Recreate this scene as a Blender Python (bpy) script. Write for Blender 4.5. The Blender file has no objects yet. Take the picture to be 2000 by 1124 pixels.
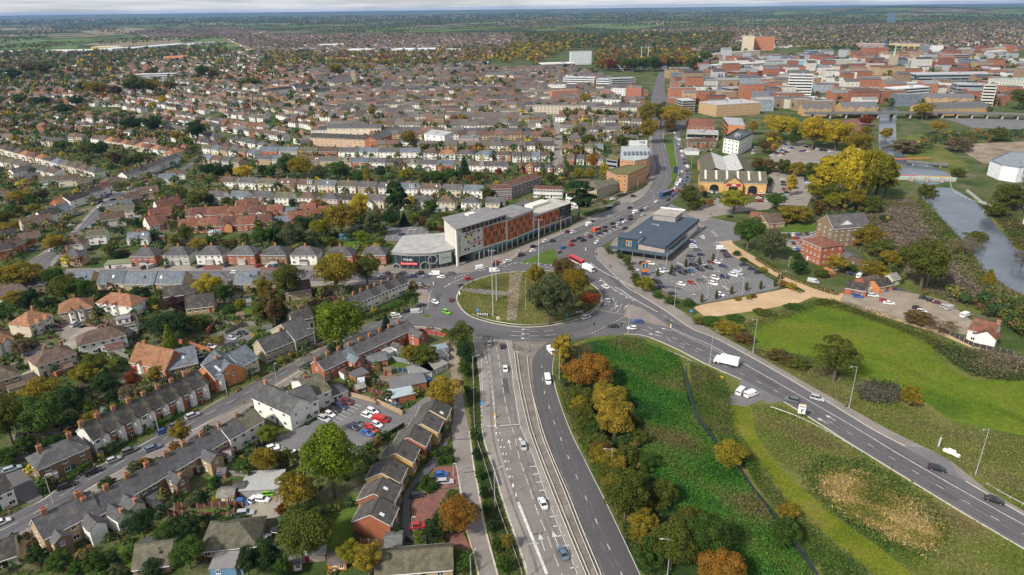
import bpy,bmesh,math,random,re
import numpy as np
from mathutils import Vector,Matrix
from mathutils.geometry import tessellate_polygon
R=math.radians
rnd=random.Random(11)
SC=bpy.context.scene
COL=SC.collection
# ------------------------------------------------------------------ camera, world, sun, exposure
CAM_H,TH,ROLL,FPX=120.0,R(22.32),R(0.70),1333.3
cam_d=bpy.data.cameras.new('camera')
cam_d.sensor_width=36.0; cam_d.lens=36.0*FPX/2000.0
cam_d.clip_start=1.0; cam_d.clip_end=60000.0
cam=bpy.data.objects.new('camera',cam_d); COL.objects.link(cam)
FW=Vector((0,math.cos(TH),-math.sin(TH)))
UP0=Vector((0,math.sin(TH),math.cos(TH))); RT0=Vector((1,0,0))
RT=RT0*math.cos(ROLL)-UP0*math.sin(ROLL)
UP=UP0*math.cos(ROLL)+RT0*math.sin(ROLL)
m4=Matrix((RT,UP,-FW)).transposed().to_4x4(); m4.translation=Vector((0,0,CAM_H))
cam.matrix_world=m4
SC.camera=cam
SC.view_settings.view_transform='Standard'; SC.view_settings.look='None'
SC.view_settings.exposure=0.84; SC.view_settings.gamma=1.0; SC.view_settings.use_curve_mapping=False
SC.cycles.max_bounces=5; SC.cycles.diffuse_bounces=2; SC.cycles.glossy_bounces=2
SC.cycles.transmission_bounces=2; SC.cycles.volume_bounces=0; SC.cycles.transparent_max_bounces=6
SC.cycles.caustics_reflective=False; SC.cycles.caustics_refractive=False
SC.cycles.use_denoising=True
SUN_EL,SUN_AZ=R(40),R(225)      # azimuth measured clockwise from +Y (the view direction)
W=bpy.data.worlds.new('World'); SC.world=W; W.use_nodes=True
def build_world():
 nt=W.node_tree; nt.nodes.clear(); N=nt.nodes.new; L=nt.links.new
 out=N('ShaderNodeOutputWorld'); bg=N('ShaderNodeBackground'); bg.inputs[1].default_value=0.05
 sky=N('ShaderNodeTexSky'); sky.sky_type='NISHITA'; sky.sun_disc=False
 sky.sun_elevation=SUN_EL; sky.sun_rotation=SUN_AZ; sky.air_density=1.0; sky.dust_density=1.5
 tc=N('ShaderNodeTexCoord'); sp=N('ShaderNodeSeparateXYZ'); L(tc.outputs['Generated'],sp.inputs[0])
 ad=N('ShaderNodeMath'); ad.operation='ABSOLUTE'; L(sp.outputs[2],ad.inputs[0])
 a2=N('ShaderNodeMath'); a2.operation='ADD'; L(ad.outputs[0],a2.inputs[0]); a2.inputs[1].default_value=0.035
 dv=N('ShaderNodeVectorMath'); dv.operation='DIVIDE'; L(tc.outputs['Generated'],dv.inputs[0])
 cb=N('ShaderNodeCombineXYZ'); L(a2.outputs[0],cb.inputs[0]); L(a2.outputs[0],cb.inputs[1]); cb.inputs[2].default_value=1.0
 L(cb.outputs[0],dv.inputs[1])
 mp=N('ShaderNodeMapping'); L(dv.outputs[0],mp.inputs[0]); mp.inputs['Scale'].default_value=(0.16,0.11,0.3)
 mp.inputs['Location'].default_value=(3.1,1.7,0)
 no=N('ShaderNodeTexNoise'); L(mp.outputs[0],no.inputs[0]); no.inputs['Scale'].default_value=2.2
 no.inputs['Detail'].default_value=6.0; no.inputs['Roughness'].default_value=0.58
 cr=N('ShaderNodeValToRGB'); L(no.outputs[0],cr.inputs[0]); e=cr.color_ramp.elements
 e[0].position=0.30; e[0].color=(5.2,5.7,6.4,1); e[1].position=0.66; e[1].color=(9.6,9.7,9.8,1)
 x=cr.color_ramp.elements.new(0.47); x.color=(7.6,7.9,8.4,1)
 no2=N('ShaderNodeTexNoise'); L(mp.outputs[0],no2.inputs[0]); no2.inputs['Scale'].default_value=0.9; no2.inputs['Detail'].default_value=5.0
 r2=N('ShaderNodeValToRGB'); L(no2.outputs[0],r2.inputs[0]); f=r2.color_ramp.elements
 f[0].position=0.36; f[0].color=(0.72,0.72,0.72,1); f[1].position=0.52; f[1].color=(1,1,1,1)
 mx=N('ShaderNodeMix'); mx.data_type='RGBA'; L(r2.outputs[0],mx.inputs[0]); L(sky.outputs[0],mx.inputs[6]); L(cr.outputs[0],mx.inputs[7])
 L(mx.outputs[2],bg.inputs[0]); L(bg.outputs[0],out.inputs[0])
build_world()
sun_d=bpy.data.lights.new('sun','SUN'); sun_d.energy=3.0; sun_d.angle=R(6); sun_d.color=(1.0,0.94,0.84)
sun=bpy.data.objects.new('sun',sun_d); COL.objects.link(sun)
sd=Vector((math.sin(SUN_AZ)*math.cos(SUN_EL),math.cos(SUN_AZ)*math.cos(SUN_EL),math.sin(SUN_EL)))
sun.rotation_euler=sd.to_track_quat('Z','Y').to_euler()
# ------------------------------------------------------------------ placing helpers
def G(px,py,z=0.0):
 """the point at height z seen at photo coordinate (px, py) of the 2000 x 1124 photograph"""
 d=FW+RT*((px-1000)/FPX)+UP*((562-py)/FPX)
 t=(z-CAM_H)/d.z
 return Vector((d.x*t,d.y*t,z))
def PX(p):
 v=Vector((p[0],p[1],(p[2] if len(p)>2 else 0)-CAM_H)); z=max(1e-3,v.dot(FW))
 return (1000+FPX*v.dot(RT)/z,562-FPX*v.dot(UP)/z)
def PPM(px,py):
 p=G(px,py); return FPX/max(1e-3,(p-Vector((0,0,CAM_H))).dot(FW))
def W2(pts):return [G(*p).to_2d() for p in pts]
def spline(pts,n=6,closed=False):
 P=[Vector(p) for p in pts]; m=len(P); out=[]
 rng=m if closed else m-1
 for i in range(rng):
  if closed:p0,p1,p2,p3=P[(i-1) % m],P[i],P[(i+1) % m],P[(i+2) % m]
  else:p0,p1,p2,p3=P[max(0,i-1)],P[i],P[i+1],P[min(m-1,i+2)]
  for k in range(n):
   t=k/n
   out.append(0.5*((2*p1)+(p2-p0)*t+(2*p0-5*p1+4*p2-p3)*t*t+(3*p1-p0-3*p2+p3)*t ** 3))
 if not closed:out.append(P[-1].copy())
 return out
def inpoly(X,Y,poly):
 X=np.asarray(X); Y=np.asarray(Y); c=np.zeros(X.shape,bool); n=len(poly)
 for i in range(n):
  x1,y1=poly[i][0],poly[i][1]; x2,y2=poly[i-1][0],poly[i-1][1]
  if y1 == y2:continue
  c ^= ((y1>Y) != (y2>Y)) & (X<(x2-x1)*(Y-y1)/(y2-y1)+x1)
 return c
def resample(pts,step):
 out=[pts[0].copy()]; acc=0.0
 for a,b in zip(pts,pts[1:]):
  l=(b-a).length
  if l<1e-6:continue
  d=step-acc
  while d <= l:
   out.append(a+(b-a)*(d/l)); d += step
  acc=(acc+l) % step
 return out
# ------------------------------------------------------------------ materials
MATS={}
def mat(name,col=(.5,.5,.5),rough=.8,objcol=False,var=.25,scale=.6,fine=.0,fscale=6.,spec=.3,metal=0.,coat=0.,bump=0.,bscale=4.,
  stain=None,sfac=.5,sscale=.25,rows=0.,attr=None,island=0.,transl=0.,emit=0.,geo=False,srange=(.45,.7)):
 """one procedural material: base colour (fixed, the object's own colour or a colour attribute) x noise, a stain colour, bump, optional courses"""
 if name in MATS:return MATS[name]
 m=bpy.data.materials.new(name); MATS[name]=m; m.use_nodes=True
 nt=m.node_tree; nt.nodes.clear(); N=nt.nodes.new; L=nt.links.new
 out=N('ShaderNodeOutputMaterial')
 tc=N('ShaderNodeTexCoord'); ge=N('ShaderNodeNewGeometry')
 co=ge.outputs['Position'] if geo else tc.outputs['Object']
 if attr:
  a=N('ShaderNodeAttribute'); a.attribute_name=attr; c=a.outputs['Color']
 elif objcol:
  a=N('ShaderNodeObjectInfo'); c=a.outputs['Color']
 else:
  a=N('ShaderNodeRGB'); a.outputs[0].default_value=(*col,1); c=a.outputs[0]
 def mulfac(c,src,lo,hi,p0=.3,p1=.7):
  mr=N('ShaderNodeMapRange'); L(src,mr.inputs[0]); mr.inputs[1].default_value=p0; mr.inputs[2].default_value=p1
  mr.inputs[3].default_value=lo; mr.inputs[4].default_value=hi
  mx=N('ShaderNodeMix'); mx.data_type='RGBA'; mx.blend_type='MULTIPLY'; mx.inputs[0].default_value=1.0
  L(c,mx.inputs[6]); L(mr.outputs[0],mx.inputs[7]); return mx.outputs[2]
 if stain:
  no=N('ShaderNodeTexNoise'); L(co,no.inputs[0]); no.inputs['Scale'].default_value=sscale; no.inputs['Detail'].default_value=6; no.inputs['Roughness'].default_value=.65
  mr=N('ShaderNodeMapRange'); L(no.outputs[0],mr.inputs[0]); mr.inputs[1].default_value=srange[0]; mr.inputs[2].default_value=srange[1]
  mr.inputs[3].default_value=0; mr.inputs[4].default_value=sfac
  mx=N('ShaderNodeMix'); mx.data_type='RGBA'; L(mr.outputs[0],mx.inputs[0]); L(c,mx.inputs[6]); mx.inputs[7].default_value=(*stain,1); c=mx.outputs[2]
 if var:
  no=N('ShaderNodeTexNoise'); L(co,no.inputs[0]); no.inputs['Scale'].default_value=scale; no.inputs['Detail'].default_value=5; no.inputs['Roughness'].default_value=.6
  c=mulfac(c,no.outputs[0],1-var,1+var)
 if fine:
  no=N('ShaderNodeTexNoise'); L(co,no.inputs[0]); no.inputs['Scale'].default_value=fscale; no.inputs['Detail'].default_value=3
  c=mulfac(c,no.outputs[0],1-fine,1+fine)
 if island:
  c=mulfac(c,ge.outputs['Random Per Island'],1-island,1+island,0,1)
 hgt=None
 if rows:
  sp=N('ShaderNodeSeparateXYZ'); L(tc.outputs['Object'],sp.inputs[0])
  mm=N('ShaderNodeMath'); mm.operation='MULTIPLY'; L(sp.outputs[2],mm.inputs[0]); mm.inputs[1].default_value=1/rows
  fr=N('ShaderNodeMath'); fr.operation='FRACT'; L(mm.outputs[0],fr.inputs[0]); hgt=fr.outputs[0]
  c=mulfac(c,hgt,.86,1.08,0,1)
 bs=N('ShaderNodeBsdfPrincipled'); L(c,bs.inputs['Base Color']); bs.inputs['Roughness'].default_value=rough
 bs.inputs['Metallic'].default_value=metal; bs.inputs['Specular IOR Level'].default_value=spec; bs.inputs['Coat Weight'].default_value=coat
 bs.inputs['Coat Roughness'].default_value=.08
 if bump:
  no=N('ShaderNodeTexNoise'); L(co,no.inputs[0]); no.inputs['Scale'].default_value=bscale; no.inputs['Detail'].default_value=4
  bm=N('ShaderNodeBump'); bm.inputs['Strength'].default_value=bump; bm.inputs['Distance'].default_value=.1; L(no.outputs[0],bm.inputs['Height']); L(bm.outputs[0],bs.inputs['Normal'])
 sh=bs.outputs[0]
 if transl:
  tr=N('ShaderNodeBsdfTranslucent'); L(c,tr.inputs[0]); ms=N('ShaderNodeMixShader'); ms.inputs[0].default_value=transl
  L(sh,ms.inputs[1]); L(tr.outputs[0],ms.inputs[2]); sh=ms.outputs[0]
 L(sh,out.inputs[0]); return m
def ground_mat(name,ramp,scale=.02,detail=8,rough=.95,fine=.25,fscale=1.2,bump=.6,bscale=1.5,dist=0.0,aniso=None):
 """ground cover: several colours on one noise, finer noise over it, bump"""
 if name in MATS:return MATS[name]
 m=bpy.data.materials.new(name); MATS[name]=m; m.use_nodes=True
 nt=m.node_tree; nt.nodes.clear(); N=nt.nodes.new; L=nt.links.new
 out=N('ShaderNodeOutputMaterial'); ge=N('ShaderNodeNewGeometry'); co=ge.outputs['Position']
 if aniso:
  mp=N('ShaderNodeMapping'); L(co,mp.inputs[0]); mp.inputs['Scale'].default_value=aniso; co=mp.outputs[0]
 no=N('ShaderNodeTexNoise'); L(co,no.inputs[0]); no.inputs['Scale'].default_value=scale; no.inputs['Detail'].default_value=detail; no.inputs['Roughness'].default_value=.62
 no.inputs['Distortion'].default_value=dist
 cr=N('ShaderNodeValToRGB'); L(no.outputs[0],cr.inputs[0])
 for i,(p,c) in enumerate(ramp):
  e=cr.color_ramp.elements[i] if i<2 else cr.color_ramp.elements.new(p)
  e.position=p; e.color=(*c,1)
 n2=N('ShaderNodeTexNoise'); L(ge.outputs['Position'],n2.inputs[0]); n2.inputs['Scale'].default_value=fscale; n2.inputs['Detail'].default_value=5; n2.inputs['Roughness'].default_value=.7
 mr=N('ShaderNodeMapRange'); L(n2.outputs[0],mr.inputs[0]); mr.inputs[1].default_value=.3; mr.inputs[2].default_value=.7; mr.inputs[3].default_value=1-fine; mr.inputs[4].default_value=1+fine
 mx=N('ShaderNodeMix'); mx.data_type='RGBA'; mx.blend_type='MULTIPLY'; mx.inputs[0].default_value=1; L(cr.outputs[0],mx.inputs[6]); L(mr.outputs[0],mx.inputs[7])
 bs=N('ShaderNodeBsdfPrincipled'); L(mx.outputs[2],bs.inputs['Base Color']); bs.inputs['Roughness'].default_value=rough; bs.inputs['Specular IOR Level'].default_value=.15
 if bump:
  bm=N('ShaderNodeBump'); bm.inputs['Strength'].default_value=bump; bm.inputs['Distance'].default_value=.3
  n3=N('ShaderNodeTexNoise'); L(ge.outputs['Position'],n3.inputs[0]); n3.inputs['Scale'].default_value=bscale; n3.inputs['Detail'].default_value=4
  L(n3.outputs[0],bm.inputs['Height']); L(bm.outputs[0],bs.inputs['Normal'])
 L(bs.outputs[0],out.inputs[0]); return m
WALL=mat('wall_surface',objcol=True,rough=.9,var=.12,scale=.5,fine=.12,fscale=5,stain=(.2,.17,.14),sfac=.35,sscale=.35,srange=(.5,.8))
BRICK=mat('brick_surface',objcol=True,rough=.9,var=.16,scale=.8,fine=.22,fscale=7,rows=.3)
ROOF=mat('roof_surface',objcol=True,rough=.85,var=.36,scale=.7,fine=.25,fscale=4.5,rows=.32,stain=(.17,.155,.10),sfac=.55,sscale=.45,srange=(.48,.72))
FLAT=mat('flat_roof_surface',objcol=True,rough=.8,var=.15,scale=.25,fine=.12,fscale=3,stain=(.1,.1,.1),sfac=.3,sscale=.2)
PAINTED=mat('painted_surface',objcol=True,rough=.5,var=.06,scale=.7)
GLASS=mat('window_glass',(.018,.022,.028),rough=.08,spec=.6,var=.0)
TRIM=mat('white_trim',(.74,.74,.73),rough=.5,var=.05)
POT=mat('terracotta',(.42,.15,.07),rough=.9,var=.2)
CHIM=mat('chimney_brick',(.34,.17,.10),rough=.95,var=.25,scale=1.5,fine=.2,stain=(.12,.10,.08),sfac=.6,sscale=.8)
ASPH=mat('asphalt',(.115,.11,.118),rough=.85,geo=True,var=.10,scale=.05,fine=.10,fscale=1.8,stain=(.085,.082,.09),sfac=.6,sscale=.06)
ASPH_D=mat('dark_asphalt',(.088,.083,.092),rough=.85,geo=True,var=.10,scale=.06,fine=.10,fscale=1.8,stain=(.07,.068,.075),sfac=.5,sscale=.05)
ASPH_L=mat('worn_asphalt',(.25,.222,.20),rough=.9,geo=True,var=.10,scale=.09,fine=.12,fscale=1.5,stain=(.145,.135,.13),sfac=.7,sscale=.12)
PAVE=mat('pavement_surface',(.22,.195,.18),rough=.9,geo=True,var=.12,scale=.1,fine=.12,fscale=1.4,stain=(.15,.135,.125),sfac=.6,sscale=.15)
KERB=mat('kerb_stone',(.46,.42,.36),rough=.9,geo=True,var=.15,scale=.5)
GRAVEL=mat('resin_gravel',(.46,.32,.19),rough=.95,geo=True,var=.1,scale=.12,fine=.16,fscale=2.5,stain=(.36,.25,.15),sfac=.5,sscale=.15)
CARPK=mat('car_park_asphalt',(.155,.15,.155),rough=.88,geo=True,var=.12,scale=.08,fine=.10,fscale=1.5,stain=(.105,.10,.105),sfac=.6,sscale=.12)
MARK=mat('road_paint',(.60,.59,.56),rough=.7,geo=True,var=.18,scale=1.2,stain=(.3,.29,.28),sfac=.75,sscale=.9,srange=(.42,.66))
YELP=mat('yellow_road_paint',(.58,.42,.10),rough=.7,geo=True,var=.2,scale=1.0)
METAL=mat('galvanised_steel',(.42,.43,.44),rough=.45,metal=.6,var=.12,scale=2)
BARK=mat('bark',(.11,.085,.06),rough=.95,var=.3,scale=3)
LEAF=mat('leaf_surface',objcol=True,rough=.75,spec=.12,var=.22,scale=.4,island=.36,transl=.32,stain=(.075,.10,.016),sfac=.55,sscale=.28,srange=(.46,.62))
LEAFT=mat('leaf_tinted',attr='tint',rough=.8,spec=.15,var=.0,island=.4,transl=.2)
CORE=mat('inner_foliage',objcol=True,rough=.9,spec=.05,var=.4,scale=1.2)
CARP=mat('car_paint',objcol=True,rough=.3,spec=.5,var=.0,coat=.6)
TYRE=mat('tyre_rubber',(.018,.018,.018),rough=.85,var=.0)
LAMP=mat('lamp_lens',(.75,.76,.78),rough=.15,var=.0)
TAIL=mat('tail_lens',(.45,.02,.015),rough=.2,var=.0)
WOOD=mat('fence_timber',objcol=True,rough=.95,var=.25,scale=1.5,fine=.2,fscale=8)
CONC=mat('concrete',(.40,.37,.33),rough=.9,var=.18,scale=.6,stain=(.2,.19,.17),sfac=.5,sscale=.5)
TOWN=mat('town_surface',attr='tint',rough=.85,var=.14,scale=.3,geo=True,fine=.1,fscale=2.0)
# ------------------------------------------------------------------ mesh and object helpers
class MB:
 def __init__(s):s.v=[]; s.f=[]; s.m=[]
 def add(s,vs,fs,m=0):
  o=len(s.v); s.v += [tuple(v) for v in vs]; s.f += [tuple(i+o for i in f) for f in fs]; s.m += [m]*len(fs); return s
 def box(s,x0,x1,y0,y1,z0,z1,m=0):
  return s.add([(x0,y0,z0),(x1,y0,z0),(x1,y1,z0),(x0,y1,z0),(x0,y0,z1),(x1,y0,z1),(x1,y1,z1),(x0,y1,z1)],
      [(0,3,2,1),(4,5,6,7),(0,1,5,4),(1,2,6,5),(2,3,7,6),(3,0,4,7)],m)
 def prism(s,poly,z0,z1,m=0,mtop=None):
  n=len(poly); a=sum(poly[i-1][0]*poly[i][1]-poly[i][0]*poly[i-1][1] for i in range(n))
  if a<0:poly=poly[::-1]
  o=len(s.v); s.v += [(p[0],p[1],z0) for p in poly]+[(p[0],p[1],z1) for p in poly]
  s.f.append(tuple(o+n+i for i in range(n))); s.m.append(m if mtop is None else mtop)
  for i in range(n):
   j=(i+1) % n; s.f.append((o+i,o+j,o+n+j,o+n+i)); s.m.append(m)
  return s
 def tube(s,p0,p1,r0,r1=None,n=6,m=0,cap=True):
  r1=r0 if r1 is None else r1; p0=Vector(p0); p1=Vector(p1); d=(p1-p0)
  if d.length<1e-6:return s
  q=d.to_track_quat('Z','Y'); o=len(s.v)
  for p,r in ((p0,r0),(p1,r1)):
   for i in range(n):
    a=2*math.pi*i/n; s.v.append(tuple(p+q @ Vector((r*math.cos(a),r*math.sin(a),0))))
  for i in range(n):
   j=(i+1) % n; s.f.append((o+i,o+j,o+n+j,o+n+i)); s.m.append(m)
  if cap:
   s.f.append(tuple(o+n+i for i in range(n))); s.m.append(m); s.f.append(tuple(o+n-1-i for i in range(n))); s.m.append(m)
  return s
 def quad(s,a,b,c,d,m=0):return s.add([a,b,c,d],[(0,1,2,3)],m)
 def slab(s,pts,t,m=0):
  """a flat polygon given by 3-D points, thickened downwards by t along its normal"""
  P=[Vector(p) for p in pts]; n=(P[1]-P[0]).cross(P[2]-P[0]).normalized()
  if n.z<0:P=P[::-1]; n=-n
  k=len(P); o=len(s.v); s.v += [tuple(p) for p in P]+[tuple(p-n*t) for p in P]
  s.f.append(tuple(o+i for i in range(k))); s.f.append(tuple(o+k+i for i in reversed(range(k)))); s.m += [m,m]
  for i in range(k):
   j=(i+1) % k; s.f.append((o+i,o+k+i,o+k+j,o+j)); s.m.append(m)
  return s
 def mesh(s,name,mats,smooth=False):
  me=bpy.data.meshes.new(name); me.from_pydata(s.v,[],s.f)
  for x in mats:me.materials.append(x)
  if len(mats)>1:me.polygons.foreach_set('material_index',s.m)
  if smooth:me.polygons.foreach_set('use_smooth',[True]*len(me.polygons))
  return me
 def obj(s,name,mats,parent=None,col=None,loc=None,smooth=False):
  if not isinstance(mats,(list,tuple)):mats=[mats]
  return put(name,s.mesh(name,mats,smooth),parent,col,loc)
def put(name,me,parent=None,col=None,loc=None,rz=0.,sc=None):
 o=bpy.data.objects.new(name,me); COL.objects.link(o)
 if parent is not None:o.parent=parent
 if col is not None:o.color=(*col[:3],1)
 if loc is not None:o.location=loc
 if rz:o.rotation_euler[2]=rz
 if sc is not None:o.scale=sc if isinstance(sc,(tuple,list)) else (sc,sc,sc)
 return o
def npmesh(name,V,F,mats,tint=None,parent=None):
 """a large mesh of quads (F: n x 4) with one colour per face"""
 me=bpy.data.meshes.new(name); nv,nf=len(V),len(F); k=F.shape[1]
 me.vertices.add(nv); me.vertices.foreach_set('co',np.ascontiguousarray(V,dtype=np.float32).ravel())
 me.loops.add(nf*k); me.loops.foreach_set('vertex_index',F.astype(np.int32).ravel())
 me.polygons.add(nf); me.polygons.foreach_set('loop_start',np.arange(0,nf*k,k,dtype=np.int32))
 me.update(calc_edges=True)
 for x in (mats if isinstance(mats,(list,tuple)) else [mats]):me.materials.append(x)
 me.shade_flat()
 if tint is not None:
  a=me.color_attributes.new('tint','FLOAT_COLOR','CORNER')
  t=np.ones((nf,4),np.float32); t[:,:3]=tint
  a.data.foreach_set('color',np.repeat(t,k,axis=0).ravel())
 return put(name,me,parent)
LAB=[]            # (object, base label, place) - made unique at the end of the script
def tag(o,base,cat,place='',group=None,at=None):
 o['category']=cat; o['label']=(base+' '+place).strip()
 if group:o['group']=group
 LAB.append((o,base,place,at)); return o
def thing(name,loc,rz,base,cat,place='',group=None):
 e=bpy.data.objects.new(name,None); COL.objects.link(e); e.location=loc; e.rotation_euler[2]=rz
 e.empty_display_size=.5
 return tag(e,base,cat,place,group,Vector(loc))
def kind(o,k='structure'):o['kind']=k; return o
# ------------------------------------------------------------------ the ground and everything flat
AVOID=[]; GREEN=('rough_grassland','meadow','bramble_ground','riverside_grass','marsh','far_bank_grass','riverbank','lawn','verge','traffic_island')
_z=[0.02]
def nz():
 _z[0] += 0.004; return _z[0]
def sheet(name,pts,m,z=None,sm=0,skirt=.25,closed=True):
 P=W2(pts)
 if sm:P=spline(P,sm,closed)
 z=nz() if z is None else z
 if name not in GREEN:AVOID.append([tuple(p) for p in P])
 return kind(MB().prism([tuple(p) for p in P],z-skirt,z).obj(name,m))
def ribbon(name,lp,rp,m,z=None,sm=5):
 A=spline(W2(lp),sm); B=spline(W2(rp),sm); z=nz() if z is None else z
 AVOID.append([tuple(p) for p in A]+[tuple(p) for p in reversed(B)])
 return kind(MB().prism([tuple(p) for p in A]+[tuple(p) for p in reversed(B)],z-.25,z).obj(name,m))
def offs(P,d):
 out=[]
 for i,p in enumerate(P):
  a=P[max(0,i-1)]; b=P[min(len(P)-1,i+1)]; t=(b-a).normalized(); out.append(p+Vector((-t.y,t.x))*d)
 return out
def kerb(pts,w=.45,h=.14,m=None,sm=5,world=None,name='kerb',closed=False):
 P=world or spline(W2(pts),sm,closed)
 if closed:P=P+[P[0]]
 A,B=offs(P,w/2),offs(P,-w/2); mb=MB()
 for i in range(len(P)-1):
  mb.prism([tuple(A[i]),tuple(B[i]),tuple(B[i+1]),tuple(A[i+1])],-.05,h)
 return kind(mb.obj(name,m or KERB))
LINES,YLINES=MB(),MB()
LZ=.30
def seg(mb,a,b,w,z):
 d=(b-a)
 if d.length<.05:return
 n=Vector((-d.y,d.x)).normalized()*w/2
 mb.quad((*(a+n),z),(*(a-n),z),(*(b-n),z),(*(b+n),z))
def line(pts,w=.18,dash=None,sm=5,z=None,mb=None,ticks=None,world=None):
 P=world or (spline(W2(pts),sm) if len(pts)>2 and sm else W2(pts)); mb=mb or LINES; z=LZ if z is None else z
 Q=resample(P,.5)
 if ticks:
  st,ln=ticks; k=max(1,int(st/.5))
  for i in range(0,len(Q)-1,k):
   t=(Q[i+1]-Q[i]).normalized(); n=Vector((-t.y,t.x))*ln; seg(mb,Q[i],Q[i]+n,w,z)
  return
 if dash:
  on,off=int(dash[0]/.5),int((dash[0]+dash[1])/.5)
  for i in range(0,len(Q)-1,off): 
   j=min(len(Q)-1,i+on); seg(mb,Q[i],Q[j],w,z)
 else:
  Q=resample(P,2.0)+[P[-1]]
  for a,b in zip(Q,Q[1:]):seg(mb,a,b,w,z)
def arrow(a,b,w=.5):
 """straight-ahead lane arrow painted from pixel a (tail) to pixel b (tip)"""
 A,B=G(*a).to_2d(),G(*b).to_2d(); d=B-A; n=Vector((-d.y,d.x)).normalized(); m=A+d*.62
 seg(LINES,A,m,w*.45,LZ); h=n*w*1.3
 LINES.add([(*(m+h),LZ),(*(m-h),LZ),(*B,LZ)],[(0,1,2)])
def bays(u0,u1,l0,l1,n,spine=True):
 U0,U1,L0,L1=[G(*p).to_2d() for p in (u0,u1,l0,l1)]
 for i in range(n+1):
  t=i/n; seg(LINES,U0.lerp(U1,t),L0.lerp(L1,t),.14,LZ)
 if spine:seg(LINES,U0.lerp(L0,.5),U1.lerp(L1,.5),.14,LZ)
# --- base ground: town gardens near, countryside beyond
TOWNG=ground_mat('garden_ground',[(.36,(.030,.055,.013)),(.47,(.058,.085,.020)),(.56,(.095,.098,.045)),(.68,(.15,.135,.10))],scale=.045,fine=.35,fscale=.8)
g=MB().box(-30000,30000,-400,45000,-3.0,0.0).obj('ground',TOWNG); kind(g)
def fields_mat():
 m=bpy.data.materials.new('countryside'); m.use_nodes=True; nt=m.node_tree; nt.nodes.clear(); N=nt.nodes.new; L=nt.links.new
 out=N('ShaderNodeOutputMaterial'); ge=N('ShaderNodeNewGeometry')
 mp=N('ShaderNodeMapping'); L(ge.outputs['Position'],mp.inputs[0]); mp.inputs['Scale'].default_value=(.0021,.0012,.002); mp.inputs['Rotation'].default_value=(0,0,.35)
 vo=N('ShaderNodeTexVoronoi'); L(mp.outputs[0],vo.inputs[0]); vo.inputs['Scale'].default_value=1.0
 sp=N('ShaderNodeSeparateColor'); L(vo.outputs['Color'],sp.inputs[0])
 cr=N('ShaderNodeValToRGB'); cr.color_ramp.interpolation='CONSTANT'; L(sp.outputs[0],cr.inputs[0])
 for i,(p,c) in enumerate([(0,(.05,.075,.03)),(.3,(.11,.16,.045)),(.45,(.20,.17,.11)),(.56,(.06,.08,.035)),(.75,(.13,.17,.06)),(.88,(.17,.135,.10))]):
  e=cr.color_ramp.elements[i] if i<2 else cr.color_ramp.elements.new(p)
  e.position=p; e.color=(*c,1)
 no=N('ShaderNodeTexNoise'); L(ge.outputs['Position'],no.inputs[0]); no.inputs['Scale'].default_value=.004; no.inputs['Detail'].default_value=8; no.inputs['Roughness'].default_value=.7
 r2=N('ShaderNodeValToRGB'); L(no.outputs[0],r2.inputs[0]); r2.color_ramp.elements[0].position=.46; r2.color_ramp.elements[1].position=.56
 mx=N('ShaderNodeMix'); mx.data_type='RGBA'; L(r2.outputs[0],mx.inputs[0]); L(cr.outputs[0],mx.inputs[6]); mx.inputs[7].default_value=(.032,.046,.024,1)
 bs=N('ShaderNodeBsdfPrincipled'); bs.inputs['Roughness'].default_value=1; bs.inputs['Specular IOR Level'].default_value=.05; L(mx.outputs[2],bs.inputs['Base Color'])
 L(bs.outputs[0],out.inputs[0]); return m
COUNTRY=fields_mat()
kind(MB().prism([(-29000,3900),(-2600,2500),(-1200,2150),(200,2900),(2200,3600),(29000,3900),(29000,44000),(-29000,44000)],-2,.012).obj('countryside_fields',COUNTRY))
def hill(name,x0,x1,y0,dy,h,seed):
 rr=random.Random(seed); n,k=90,7; V=[]; F=[]
 ph=[rr.uniform(0,6.3) for _ in range(5)]
 for j in range(k):
  for i in range(n+1):
   x=x0+(x1-x0)*i/n; u=i/n; s=math.sin(math.pi*j/(k-1)) ** 1.3
   e=min(1,6*u,6*(1-u))
   z=h*e*(.62+.2*math.sin(u*9+ph[0])+.12*math.sin(u*21+ph[1])+.06*math.sin(u*47+ph[2]))
   V.append((x,y0+dy*j/(k-1),max(-1,z*s-.5)))
 for j in range(k-1):
  for i in range(n):
   a=j*(n+1)+i; F.append((a,a+1,a+n+2,a+n+1))
 mb=MB(); mb.add(V,F); return kind(mb.obj(name,COUNTRY,smooth=True))
hill('hills',-15000,15000,11000,5000,52,3)
hill('hills',2600,16000,6500,4500,120,8)
hill('hills',-12000,-1500,7500,3000,22,15)
# --- grass, meadow, marsh
FIELD=ground_mat('meadow_grass',[(.28,(.040,.085,.008)),(.40,(.070,.125,.008)),(.50,(.105,.150,.010)),(.60,(.135,.150,.018)),(.72,(.155,.140,.03))],scale=.030,detail=10,fine=.30,fscale=.7,bump=.5,aniso=(1,1.5,1))
ROUGH=ground_mat('rough_grass',[(.30,(.045,.066,.016)),(.43,(.075,.105,.018)),(.54,(.12,.13,.032)),(.66,(.165,.14,.055))],scale=.05,fine=.32,fscale=1.1)
MOWN=ground_mat('mown_grass',[(.30,(.070,.110,.010)),(.44,(.115,.145,.010)),(.56,(.15,.155,.016)),(.7,(.17,.15,.04))],scale=.09,detail=10,fine=.3,fscale=1.0,bump=.4)
LAWN=ground_mat('lawn_grass',[(.30,(.045,.085,.012)),(.5,(.075,.125,.015)),(.7,(.10,.13,.03))],scale=.09,fine=.25,fscale=1.3,bump=.4)
BRAMG=ground_mat('bramble_floor',[(.30,(.012,.030,.008)),(.5,(.025,.055,.012)),(.7,(.06,.065,.025))],scale=.05,fine=.4,fscale=.8)
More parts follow.
